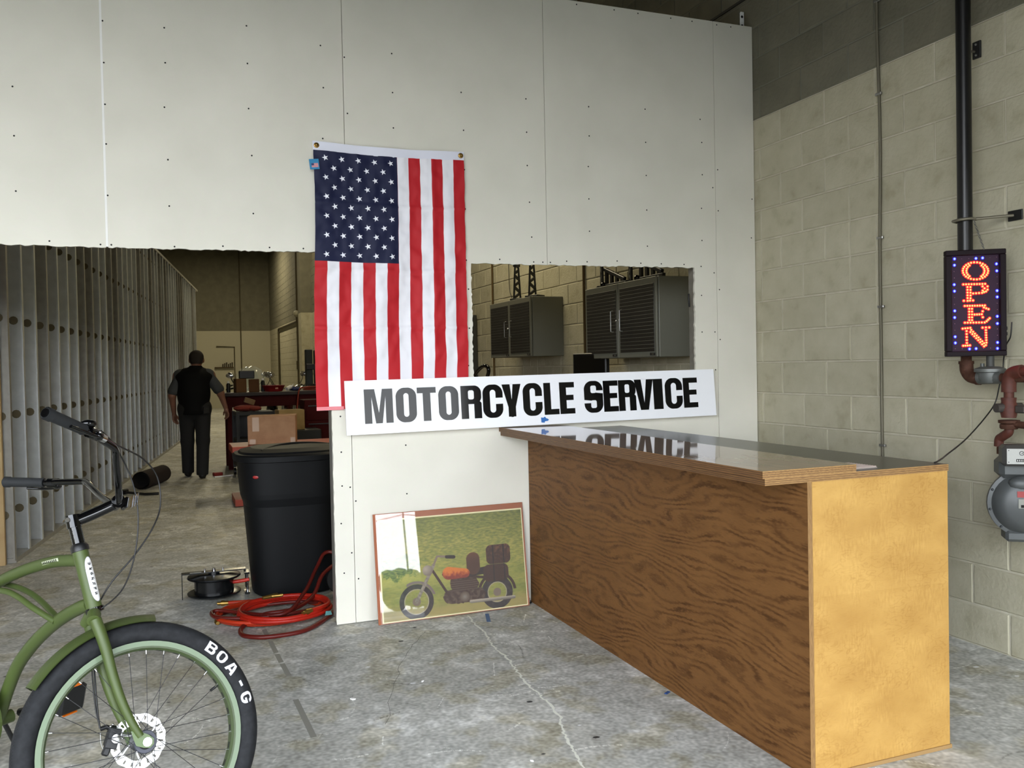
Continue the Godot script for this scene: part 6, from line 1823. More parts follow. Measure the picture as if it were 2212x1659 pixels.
func build_back_room() -> void:
	var dred := mat(0.22, 0.045, 0.05, 0.75, 0.0, 0.25)
	var rd := mat(0.50, 0.08, 0.07, 0.5)
	var ora := mat(0.58, 0.19, 0.07, 0.5)
	var dgrey := mat(0.085, 0.085, 0.085, 0.6, 0.1)
	# lift table with the big carton
	var lf := thing("lift_table", "orange steel lift table raised behind the bin with a carton on it", "lift", Vector3(1.55, 0, -5.0))
	obj("platform", MB.new().box(Vector3(0, 0.60, 0), Vector3(1.40, 0.075, 0.62), Basis.IDENTITY, 0.006), ora, lf)
	obj("skirt", MB.new().box(Vector3(0, 0.535, 0), Vector3(1.34, 0.055, 0.58)), dgrey, lf)
	for z in [-0.22, 0.22]:
		obj("scissor_arm", MB.new().box(Vector3(0, 0.30, z), Vector3(1.18, 0.05, 0.03), Basis(Vector3(0, 0, 1), 0.38)), dgrey, lf)
		obj("scissor_arm", MB.new().box(Vector3(0, 0.30, z * 0.8), Vector3(1.18, 0.05, 0.03), Basis(Vector3(0, 0, 1), -0.38)), dgrey, lf)
	obj("base_frame", MB.new().box(Vector3(0, 0.045, 0), Vector3(1.36, 0.07, 0.60)), ora, lf)
	obj("hole_plate", MB.new().box(Vector3(-0.44, 0.60, 0.312), Vector3(0.03, 0.03, 0.003)), M.dark, lf)
	carton("taped_carton", "large tan carton with shiny packing tape standing on the orange lift table", Vector3(1.30, 0.6425, -4.98), Vector3(0.50, 0.30, 0.36), -10, M.cardboard, true)
	# carton on a crate, further back
	var cr := thing("steel_crate", "low dark steel crate under the yellowish carton behind the lift table", "crate", Vector3(1.72, 0, -6.5))
	obj("crate_body", MB.new().box(Vector3(0, 0.34, 0), Vector3(0.62, 0.68, 0.45), Basis.IDENTITY, 0.01), dgrey, cr)
	for y in [0.2, 0.48]:
		obj("band", MB.new().box(Vector3(0, y, 0.228), Vector3(0.60, 0.05, 0.008)), mat(0.22, 0.06, 0.05, 0.5), cr)
	carton("yellow_carton", "yellowish open carton on the dark crate below the red bench", Vector3(1.66, 0.682, -6.45), Vector3(0.32, 0.25, 0.28), 4, world_map(mat(1, 1, 1, 0.85), noise_tex(128, 0.02, 601, 3, [[0.0, Color(0.50, 0.41, 0.24)], [1.0, Color(0.57, 0.47, 0.29)]]), 0.5), false)
	tag(obj("red_toolbag", MB.new().ball(Vector3(1.40, 0.745, -6.45), Vector3(0.085, 0.062, 0.10), 12, 8).box(Vector3(1.40, 0.718, -6.45), Vector3(0.15, 0.07, 0.14), Basis.IDENTITY, 0.02), rd), "small red tool bag beside the yellowish carton", "bag")
	# red cabinet right of it
	var rc := thing("red_cabinet", "dark red steel cabinet right of the yellowish carton", "cabinet", Vector3(2.14, 0, -6.99))
	obj("cabinet_body", MB.new().box(Vector3(0, 0.52, 0), Vector3(0.50, 1.04, 0.45), Basis.IDENTITY, 0.008), dred, rc)
	for k in 4:
		var dr := obj("drawer", MB.new().box(Vector3(0, 0.16 + k * 0.24, 0.228), Vector3(0.46, 0.22, 0.01), Basis.IDENTITY, 0.003), dred, rc)
		obj("pull", MB.new().box(Vector3(0, 0.24 + k * 0.24, 0.238), Vector3(0.40, 0.014, 0.014)), mat(0.12, 0.12, 0.12, 0.4), dr)
	# long red bench
	var bn := thing("red_workbench", "long dark red steel workbench crowded with parts in the dim workshop", "workbench", Vector3(1.95, 0, -8.75))
	obj("bench_top", MB.new().box(Vector3(0, 1.095, 0), Vector3(1.95, 0.05, 0.72), Basis.IDENTITY, 0.006), mat(0.12, 0.06, 0.055, 0.6), bn)
	obj("apron", MB.new().box(Vector3(0, 0.99, 0.30), Vector3(1.90, 0.16, 0.03)), dred, bn)
	for x in [-0.9, 0.9]:
		for z in [-0.3, 0.3]:
			obj("leg", MB.new().box(Vector3(x, 0.535, z), Vector3(0.07, 1.07, 0.07)), dred, bn)
	obj("lower_shelf", MB.new().box(Vector3(0, 0.35, 0), Vector3(1.8, 0.03, 0.62)), dgrey, bn)
	var T := 1.1205
	var sm := func(called: String, label: String, cat_: String, b: MB, m: Material) -> MeshInstance3D:
		var o := obj(called, b, m)
		tag(o, label, cat_)
		return o
	sm.call("black_case", "flat black case standing on the brown cartons on the red bench", "case", MB.new().box(Vector3(1.32, T + 0.262, -8.75), Vector3(0.22, 0.12, 0.12), Basis.IDENTITY, 0.01), M.black)
	carton("brown_carton", "brown carton at the left end of the red bench", Vector3(1.22, T, -8.72), Vector3(0.15, 0.20, 0.20), 8, mat(0.38, 0.25, 0.12, 0.85), false)
	carton("brown_carton", "brown carton beside the red basin on the red bench", Vector3(1.42, T, -8.70), Vector3(0.15, 0.19, 0.20), -6, mat(0.34, 0.215, 0.10, 0.85), false)
	var bs := thing("red_basin", "round red plastic basin on the workbench", "basin", Vector3(1.70, T, -8.66))
	obj("bowl", MB.new().lathe([Vector2(0.0001, 0.004), Vector2(0.13, 0.004), Vector2(0.165, 0.085), Vector2(0.172, 0.088), Vector2(0.172, 0.094), Vector2(0.160, 0.092), Vector2(0.125, 0.012), Vector2(0.0001, 0.012)], 28), rd, bs)
	obj("rim_tag", MB.new().box(Vector3(0.03, 0.05, 0.152), Vector3(0.04, 0.02, 0.01)), mat(0.7, 0.5, 0.4, 0.5), bs)
	sm.call("blue_cloth", "crumpled blue cloth on the workbench right of the basin", "cloth", MB.new().ball(Vector3(2.0, T + 0.036, -8.66), Vector3(0.11, 0.035, 0.09), 14, 6, yaw(20)).ball(Vector3(2.03, T + 0.027, -8.60), Vector3(0.07, 0.026, 0.07), 12, 6), mat(0.10, 0.15, 0.33, 0.8))
	var bt := thing("white_bottle", "small white squeeze bottle lying by the blue cloth", "bottle", Vector3(1.905, T, -8.52), yaw(35))
	obj("bottle_body", MB.new().lathe([Vector2(0.0001, 0), Vector2(0.03, 0.002), Vector2(0.03, 0.09), Vector2(0.012, 0.11)], 14, Transform3D(Basis(Vector3(0, 0, 1), -1.2), Vector3(-0.04, 0.034, 0))), M.white, bt)
	obj("nozzle", MB.new().tube([Vector3(0.06, 0.07, 0), Vector3(0.09, 0.11, 0.01)], [0.012, 0.005], 8), M.white, bt)
	# orange cord coiled on the bench with a tail hanging down
	var oc := []
	for k in 46:
		var a := k * 0.72
		oc.append(Vector3(2.33 + cos(a) * (0.20 - 0.001 * k), T + 0.012 + k * 0.0011, -8.62 + sin(a) * 0.13))
	oc += [Vector3(2.10, T + 0.05, -8.42), Vector3(2.045, T + 0.03, -8.36), Vector3(2.02, T - 0.06, -8.345), Vector3(2.0, T - 0.25, -8.34), Vector3(1.99, T - 0.38, -8.335), Vector3(2.02, T - 0.46, -8.33), Vector3(2.06, T - 0.40, -8.33), Vector3(2.065, T - 0.2, -8.33)]
	tag(obj("orange_cord", MB.new().tube(along(oc, 3), 0.011, 6), mat(0.52, 0.16, 0.06, 0.6)), "orange extension cord heaped on the bench with a loop hanging down", "cord")
	sm.call("paper_roll", "pale paper roll lying at the right end of the red bench", "roll", MB.new().tube([Vector3(2.58, T + 0.047, -8.52), Vector3(2.90, T + 0.047, -8.60)], 0.046, 16), mat(0.62, 0.55, 0.42, 0.85))
	# gauges and small parts standing on the bench
	for e in [[1.06, 0.12, 0.03], [1.56, 0.15, 0.028], [2.62, 0.22, 0.035]]:
		var q := thing("spray_can", ["dark spray can at the bench's left corner", "spray can between brown carton and basin", "tall dark can behind the paper roll"][[1.06, 1.56, 2.62].find(e[0])], "can", Vector3(e[0], T, -8.82), Basis.IDENTITY, "cans on the bench")
		obj("can_body", MB.new().lathe([Vector2(0.0001, 0), Vector2(e[2], 0.002), Vector2(e[2], e[1]), Vector2(e[2] * 0.6, e[1] + 0.02), Vector2(0.0001, e[1] + 0.02)], 14), mat(0.10, 0.10, 0.11, 0.35, 0.3), q)
		obj("cap", MB.new().lathe([Vector2(e[2] * 0.6, e[1] + 0.018), Vector2(e[2] * 0.6, e[1] + 0.05), Vector2(0.0001, e[1] + 0.052)], 12), M.white, q)
	# black tool cart by the man
	var ct := thing("tool_cart", "black steel tool cart with cluttered trays right of the standing man", "cart", Vector3(1.31, 0, -7.55), yaw(4))
	for y in [0.17, 0.50, 0.86]:
		obj("tray", MB.new().box(Vector3(0, y, 0), Vector3(0.50, 0.05, 0.42), Basis.IDENTITY, 0.006), dgrey, ct)
	for x in [-0.24, 0.24]:
		for z in [-0.2, 0.2]:
			obj("post", MB.new().box(Vector3(x, 0.50, z), Vector3(0.04, 0.78, 0.04)), dgrey, ct)
			obj("caster", MB.new().lathe([Vector2(0.0001, -0.015), Vector2(0.05, -0.015), Vector2(0.05, 0.015), Vector2(0.0001, 0.015)], 14, Transform3D(Basis(Vector3(0, 0, 1), PI / 2), Vector3(x, 0.052, z))), M.black, ct)
	obj("side_panel", MB.new().box(Vector3(0, 0.50, -0.19), Vector3(0.46, 0.70, 0.02)), M.black, ct)
	obj("red_drawer", MB.new().box(Vector3(0.10, 0.66, 0.20), Vector3(0.14, 0.22, 0.02)), dred, ct)
	obj("label_card", MB.new().box(Vector3(-0.02, 0.755, 0.205), Vector3(0.10, 0.045, 0.01)), mat(0.35, 0.27, 0.16, 0.8), ct)
	sm.call("white_helmet", "white rounded helmet on the tool cart's lowest tray", "helmet", MB.new().ball(Vector3(1.20, 0.287, -7.48), Vector3(0.12, 0.09, 0.11), 16, 10).ball(Vector3(1.30, 0.26, -7.47), Vector3(0.08, 0.06, 0.09), 12, 8), mat(0.62, 0.62, 0.62, 0.4))
	sm.call("red_rag", "orange-red rag draped on the tool cart's top tray", "rag", MB.new().ball(Vector3(1.20, 0.932, -7.50), Vector3(0.17, 0.045, 0.12), 14, 7, yaw(15)).ball(Vector3(1.32, 0.925, -7.44), Vector3(0.09, 0.036, 0.09), 12, 6), mat(0.44, 0.12, 0.06, 0.85))
	sm.call("paper_wedge", "folded pale cardboard wedge resting on the orange-red rag", "card", MB.new().box(Vector3(1.26, 1.022, -7.55), Vector3(0.14, 0.075, 0.08), Basis(Vector3(0, 0, 1), -0.35), 0.006), mat(0.42, 0.33, 0.22, 0.85))
	# scraps on the floor by the cart
	sm.call("red_block", "small red block on the floor beside the man's right shoe", "block", MB.new().box(Vector3(0.83, 0.025, -7.75), Vector3(0.12, 0.05, 0.09), yaw(15), 0.008), rd)
	sm.call("white_stick", "thin white stick lying on the floor before the tool cart", "stick", MB.new().box(Vector3(0.90, 0.008, -7.62), Vector3(0.26, 0.014, 0.02), yaw(22)), M.white)
	# dark roll by the stud wall
	var rl := thing("floor_roll", "dark brown roll of matting lying along the steel studs", "roll", Vector3(-0.06, 0.112, -6.75), Basis.IDENTITY)
	obj("roll", MB.new().tube([Vector3(-0.05, 0, 0.0), Vector3(0.19, 0, -0.72)], 0.11, 22, false, false), mat(0.16, 0.11, 0.09, 0.9), rl)
	obj("inner_turn", MB.new().tube([Vector3(-0.05, 0, 0.0), Vector3(0.19, 0, -0.72)], 0.085, 20, false, false), mat(0.09, 0.07, 0.06, 0.9), rl)
	# black jack stand pieces lying near it
	var jk := thing("floor_jack_handle", "thin black jack handle lying on the floor beyond the handlebar", "tool", Vector3(-0.10, 0.0, -6.15))
	obj("bar", MB.new().tube([Vector3(-0.16, 0.03, -0.20), Vector3(0.05, 0.018, -0.02), Vector3(0.20, 0.018, 0.0)], 0.016, 8), M.black, jk)
	obj("yoke", MB.new().box(Vector3(-0.19, 0.035, -0.22), Vector3(0.12, 0.06, 0.05), yaw(40), 0.01), M.black, jk)
	# machine with a column and arm, right
	var ma := thing("tyre_machine", "green-black tyre changing machine with a column and a black arm beside the flag", "machine", Vector3(2.75, 0, -10.2))
	obj("cabinet", MB.new().box(Vector3(0, 0.42, 0), Vector3(0.62, 0.84, 0.62), Basis.IDENTITY, 0.03), mat(0.10, 0.12, 0.11, 0.5), ma)
	obj("turntable", MB.new().lathe([Vector2(0.0001, 0.84), Vector2(0.12, 0.84), Vector2(0.12, 0.98), Vector2(0.30, 1.0), Vector2(0.30, 1.06), Vector2(0.0001, 1.07)], 24), mat(0.20, 0.20, 0.19, 0.4, 0.5), ma)
	obj("tyre", MB.new().lathe([Vector2(0.20, 1.06), Vector2(0.30, 1.07), Vector2(0.33, 1.13), Vector2(0.30, 1.19), Vector2(0.20, 1.20)], 26), M.black, ma)
	obj("column", MB.new().box(Vector3(-0.26, 1.14, -0.28), Vector3(0.12, 1.30, 0.12), Basis.IDENTITY, 0.01), mat(0.13, 0.17, 0.16, 0.5), ma)
	obj("upper_column", MB.new().box(Vector3(-0.14, 1.25, -0.20), Vector3(0.09, 1.05, 0.09), Basis.IDENTITY, 0.01), mat(0.20, 0.20, 0.18, 0.5), ma)
	obj("arm", MB.new().box(Vector3(0.06, 1.49, -0.22), Vector3(0.76, 0.10, 0.12), Basis.IDENTITY, 0.01), mat(0.05, 0.055, 0.085, 0.4), ma)
	obj("tool_rod", MB.new().tube([Vector3(0.30, 1.58, -0.22), Vector3(0.30, 1.16, -0.22)], 0.025, 10), M.steel, ma)
	# parked motorcycles
	motorcycle("dark motorcycle with a clear windscreen and round mirrors behind the brown cartons", Vector3(1.60, 0, -12.2), 6, mat(0.08, 0.08, 0.09, 0.25), true)
	motorcycle("red motorcycle parked second from the far left behind the bench", Vector3(2.35, 0, -11.9), -12, mat(0.32, 0.04, 0.04, 0.25), false)
	motorcycle("black motorcycle with chromed mirrors behind the orange cord", Vector3(2.45, 0, -14.2), 10, mat(0.05, 0.05, 0.05, 0.2), false)
	motorcycle("pale grey motorcycle parked deepest in the workshop", Vector3(1.85, 0, -15.6), -5, mat(0.45, 0.45, 0.43, 0.3), true)
	motorcycle("dark blue motorcycle nearest the block wall at the back", Vector3(3.10, 0, -13.2), 8, mat(0.05, 0.07, 0.16, 0.25), false)
	# pipes, conduits and a tool rail on the walls
	var pc := mat(0.30, 0.27, 0.19, 0.6, 0.3)
	for e in [[-22.25, 0.048, "wide brown pipe on the right block wall, second from the pilaster"], [-20.85, 0.055, "wide brown pipe against the pilaster on the right block wall"]]:
		var p := thing("standpipe", e[2], "pipe", Vector3(3.88, 0, e[0]), Basis.IDENTITY, "standpipes on the right wall")
		obj("pipe", MB.new().tube([Vector3(0, 0.0, 0), Vector3(0, 6.6, 0)], e[1], 12), pc, p)
		obj("coupling", MB.new().tube([Vector3(0, 2.92, 0), Vector3(0, 3.10, 0)], e[1] * 1.35, 12), pc, p)
		obj("coupling", MB.new().tube([Vector3(0, 1.46, 0), Vector3(0, 1.72, 0)], e[1] * 1.5, 12), pc, p)
	sm.call("junction_box", "pale round junction box high on the brown standpipe", "box", MB.new().ball(Vector3(3.76, 3.12, -21.6), Vector3(0.10, 0.10, 0.14), 12, 8), mat(0.6, 0.58, 0.5, 0.6))
	tag(obj("branch_conduit", MB.new().tube([Vector3(3.93, 0.3, -28.0), Vector3(3.93, 2.90, -28.0), Vector3(3.93, 2.96, -27.9), Vector3(3.93, 2.96, -22.4)], 0.035, 8), pc), "brown conduit running along the paint line then down the right wall", "conduit")
	tag(obj("far_conduit", MB.new().tube([Vector3(2.84, 0.0, -31.36), Vector3(2.84, 6.6, -31.36)], 0.024, 6), pc), "thin dark conduit rising the whole far wall", "conduit")
	tag(obj("far_drop_conduit", MB.new().tube([Vector3(2.58, 0.4, -31.36), Vector3(2.58, 2.42, -31.36), Vector3(1.9, 2.44, -31.36)], 0.022, 6), pc), "short dark conduit dropping down the far wall beside the tool rail", "conduit")
	var tr := thing("tool_rail", "narrow rail of small hand tools on the far wall", "rail", Vector3(2.18, 1.60, -31.36))
	obj("rail", MB.new().box(Vector3(0, 0, 0.02), Vector3(0.72, 0.05, 0.06)), mat(0.30, 0.24, 0.14, 0.7), tr)
	for k in 6:
		obj("tool", MB.new().tube([Vector3(-0.05 + k * 0.07, 0.02, 0.05), Vector3(-0.045 + k * 0.07, 0.14 + 0.03 * (k % 3), 0.05)], [0.02, 0.028], 6), mat(0.22, 0.18, 0.12, 0.6), tr)

# ---------------------------------------------------------------- things seen through the pass-through opening
func wall_cabinet(label: String, at: Vector3) -> void:
	# x 0 is the front, runs along z; at: front lower far corner
	var W := 1.18
	var H := 0.597
	var D := 0.345
	var g := mat(0.44, 0.44, 0.40, 0.5, 0.15)
	var c := thing("wall_cabinet", label, "cabinet", at, Basis.IDENTITY, "steel wall cabinets above the bench")
	obj("cabinet_body", MB.new().box(Vector3(D / 2 + 0.012, H / 2, W / 2), Vector3(D - 0.012, H, W), Basis.IDENTITY, 0.004), g, c)
	var dm := mat(0.10, 0.09, 0.075, 0.6, 0.1)
	for k in 2:
		var z0 := k * W / 2
		var d := obj("door", MB.new().box(Vector3(0.004, H / 2, z0 + W / 4), Vector3(0.018, H - 0.004, W / 2 - 0.006), Basis.IDENTITY, 0.003), g, c)
		for q in 18:
			obj("slat", MB.new().box(Vector3(-0.0065, 0.055 + q * 0.0282, z0 + W / 4), Vector3(0.006, 0.0262, W / 2 - 0.07), Basis.IDENTITY, 0.002), dm, d)
		var hz := z0 + (W / 2 - 0.075 if k == 0 else 0.075)
		obj("handle", MB.new().tube([Vector3(-0.010, 0.21, hz), Vector3(-0.034, 0.215, hz), Vector3(-0.034, 0.375, hz), Vector3(-0.010, 0.38, hz)], 0.0045, 8), M.steel, d)
		obj("lock", MB.new().ball(Vector3(-0.010, 0.30, z0 + (W / 2 - 0.025 if k == 0 else 0.025)), Vector3.ONE * 0.010, 8, 6), M.chrome, d)
		obj("name_plate", MB.new().box(Vector3(-0.008, 0.022, z0 + W / 2 - 0.06), Vector3(0.004, 0.020, 0.07)), M.dark, d)
		obj("badge", MB.new().box(Vector3(-0.011, 0.022, z0 + W / 2 - 0.05), Vector3(0.003, 0.010, 0.03)), M.chrome, d)

func ramp_leg(label: String, at: Vector3, basis_: Basis, h: float) -> void:
	# black perforated folding leg: two converging rails with rungs and a foot
	var r := thing("folding_leg", label, "bracket", at, basis_, "black perforated legs stored on the cabinets")
	var w0 := 0.055
	var w1 := 0.022
	for s in [-1.0, 1.0]:
		obj("side_rail", MB.new().tube([Vector3(s * w0, 0.02, 0), Vector3(s * w1, h, 0)], 0.011, 6), M.black, r)
	for k in 6:
		var t := (k + 0.6) / 6.4
		var w := lerpf(w0, w1, t)
		obj("rung", MB.new().box(Vector3(0, 0.02 + t * (h - 0.02), 0), Vector3(w * 2, 0.026, 0.016), Basis(Vector3(0, 0, 1), 0.5 if k % 2 == 0 else -0.5)), M.black, r)
	obj("head_block", MB.new().box(Vector3(0, h - 0.02, 0), Vector3(0.075, 0.085, 0.05), Basis.IDENTITY, 0.008), M.black, r)
	obj("foot_plate", MB.new().box(Vector3(0, 0.012, 0.03), Vector3(0.13, 0.022, 0.16), Basis.IDENTITY, 0.004), M.black, r)

func build_window_view() -> void:
	wall_cabinet("grey wall cabinet with two black slatted doors, further from the opening", Vector3(3.62, 1.525, -4.29))
	wall_cabinet("grey wall cabinet with two black slatted doors, nearest the opening", Vector3(3.62, 1.478, -1.88))
	ramp_leg("black perforated leg at the far end of the further cabinet", Vector3(3.72, 2.1222, -3.72), Basis(Vector3.UP, 0.5), 0.42)
	ramp_leg("black perforated leg at the near end of the further cabinet", Vector3(3.72, 2.1222, -3.30), Basis(Vector3.UP, 0.5), 0.42)
	ramp_leg("black perforated leg leaning at the far end of the nearest cabinet", Vector3(3.74, 2.0752, -1.80), Basis(Vector3.UP, 1.2), 0.36)
	ramp_leg("black perforated leg leaning at the middle of the nearest cabinet", Vector3(3.74, 2.0752, -1.30), Basis(Vector3.UP, 1.2), 0.36)
	for e in [[-1.58, "far"], [-1.0, "near"]]:
		var b := thing("truss_bar", "black slotted truss lying on the nearest cabinet at its %s end" % e[1], "bracket", Vector3(3.74, 2.0752, e[0]), Basis.IDENTITY, "slotted trusses on the nearest cabinet")
		obj("chord", MB.new().box(Vector3(0, 0.018, 0.02), Vector3(0.03, 0.03, 0.38), Basis.IDENTITY, 0.004), M.black, b)
		obj("chord", MB.new().box(Vector3(0, 0.105, 0.01), Vector3(0.03, 0.03, 0.37), Basis(Vector3.RIGHT, 0.32), 0.004), M.black, b)
		for k in 4:
			obj("web_bar", MB.new().box(Vector3(0, 0.03 + 0.055 - k * 0.013, -0.13 + k * 0.09), Vector3(0.02, 0.16 - k * 0.034, 0.035)), M.black, b)
		obj("pivot", MB.new().ball(Vector3(-0.015, 0.03, -0.17), Vector3.ONE * 0.026, 12, 8), M.gloss_black, b)
	# bench along the wall
	var g := mat(0.30, 0.30, 0.28, 0.5, 0.2)
	var bn := thing("wall_bench", "grey steel bench along the block wall below the cabinets", "bench", Vector3(3.62, 0, -2.9))
	obj("bench_top", MB.new().box(Vector3(0, 0.92, 0), Vector3(0.66, 0.04, 4.8), Basis.IDENTITY, 0.005), mat(0.28, 0.20, 0.13, 0.5), bn)
	for k in 4:
		obj("cupboard", MB.new().box(Vector3(0.02, 0.46, -1.77 + k * 1.18), Vector3(0.58, 0.86, 1.14), Basis.IDENTITY, 0.006), g, bn)
	var mo := thing("black_monitor", "black screen standing on the bench at the nearest cabinet's lower corner", "monitor", Vector3(3.62, 0.94, -1.80), Basis(Vector3.UP, -1.25))
	obj("screen_case", MB.new().box(Vector3(0, 0.42, 0), Vector3(0.40, 0.34, 0.05), Basis.IDENTITY, 0.008), M.black, mo)
	obj("screen_glass", MB.new().box(Vector3(0, 0.42, 0.0258), Vector3(0.36, 0.30, 0.001)), M.gloss_black, mo)
	obj("stand", MB.new().box(Vector3(0, 0.14, -0.02), Vector3(0.06, 0.26, 0.03)).box(Vector3(0, 0.008, 0), Vector3(0.22, 0.016, 0.18)), M.black, mo)
	var lp := obj("hose_loop", MB.new().tube(along([Vector3(3.33, 0.955, -3.98), Vector3(3.30, 1.15, -4.02), Vector3(3.29, 1.33, -3.92), Vector3(3.30, 1.425, -3.72), Vector3(3.31, 1.435, -3.58), Vector3(3.32, 1.38, -3.55), Vector3(3.32, 1.26, -3.66), Vector3(3.33, 1.10, -3.78), Vector3(3.34, 0.955, -3.80)], 6), 0.020, 10), M.gloss_black)
	tag(lp, "thick black hose looping up from the bench at the opening's left corner", "hose")
	var tl := thing("tall_locker", "tall grey steel locker at the left edge of the pass-through opening", "locker", Vector3(3.71, 0, -6.05))
	obj("locker_body", MB.new().box(Vector3(0, 1.05, 0), Vector3(0.50, 2.10, 0.62), Basis.IDENTITY, 0.008), mat(0.22, 0.22, 0.21, 0.5, 0.2), tl)
	obj("locker_door", MB.new().box(Vector3(-0.255, 1.05, 0), Vector3(0.012, 2.0, 0.56), Basis.IDENTITY, 0.003), mat(0.18, 0.18, 0.17, 0.5, 0.2), tl)
	obj("locker_handle", MB.new().tube([Vector3(-0.28, 0.95, 0.2), Vector3(-0.28, 1.15, 0.2)], 0.008, 6), M.chrome, tl)
	for e in [[-5.13, "further"], [-2.60, "nearer"]]:
		tag(obj("back_wall_conduit", MB.new().tube([Vector3(3.958, 0.95, e[0]), Vector3(3.958, 6.5, e[0])], 0.013, 8), mat(0.34, 0.27, 0.15, 0.6, 0.3)), "slim brown conduit on the block wall, the %s of the two between the cabinets" % e[1], "conduit", "conduits behind the opening")
	tag(obj("cabinet_wire", MB.new().tube(along([Vector3(3.955, 2.9, -4.55), Vector3(3.955, 2.5, -4.56), Vector3(3.95, 2.25, -4.50), Vector3(3.93, 2.13, -4.2)], 5), 0.004, 5), M.black), "thin black wire hanging to the top of the further cabinet", "wire")

func build_small() -> void:
	# scrap of blue tape on the floor at the poster's foot
	tag(obj("floor_tape", MB.new().box(Vector3(1.93, 0.001, 0.22), Vector3(0.022, 0.0012, 0.16), yaw(-16)), mat(0.33, 0.42, 0.55, 0.8)), "faded blue tape strip on the floor before the poster", "tape")
	tag(obj("blue_chip", MB.new().box(Vector3(2.255, 0.003, 1.62), Vector3(0.03, 0.004, 0.012), yaw(30)), mat(0.15, 0.28, 0.50, 0.7)), "tiny blue chip on the floor along the counter's foot", "scrap")
	var w := RandomNumberGenerator.new()
	w.seed = 44
	var spots := [[0.985, 1.12, 0.016, "nearest the bicycle wheel"], [1.32, 1.04, 0.012, "between bicycle wheel and crack"], [1.47, 1.98, 0.008, "low in the picture left of the crack"], [0.96, 2.06, 0.009, "by the bicycle's tyre"]]
	for e in spots:
		var c := PackedVector2Array()
		for k in 7:
			var a := TAU * k / 7.0
			c.append(Vector2(cos(a) * e[2] * w.randf_range(0.7, 1.1), sin(a) * e[2] * 0.45 * w.randf_range(0.7, 1.2)))
		tag(obj("gypsum_chip", MB.new().extrude(c, 0.004, Transform3D(Basis(Vector3.RIGHT, -PI / 2).rotated(Vector3.UP, w.randf() * 3.0), Vector3(e[0], 0.0, e[1]))), M.gypsum), "white gypsum chip on the floor " + e[3], "chip", "gypsum chips on the floor")

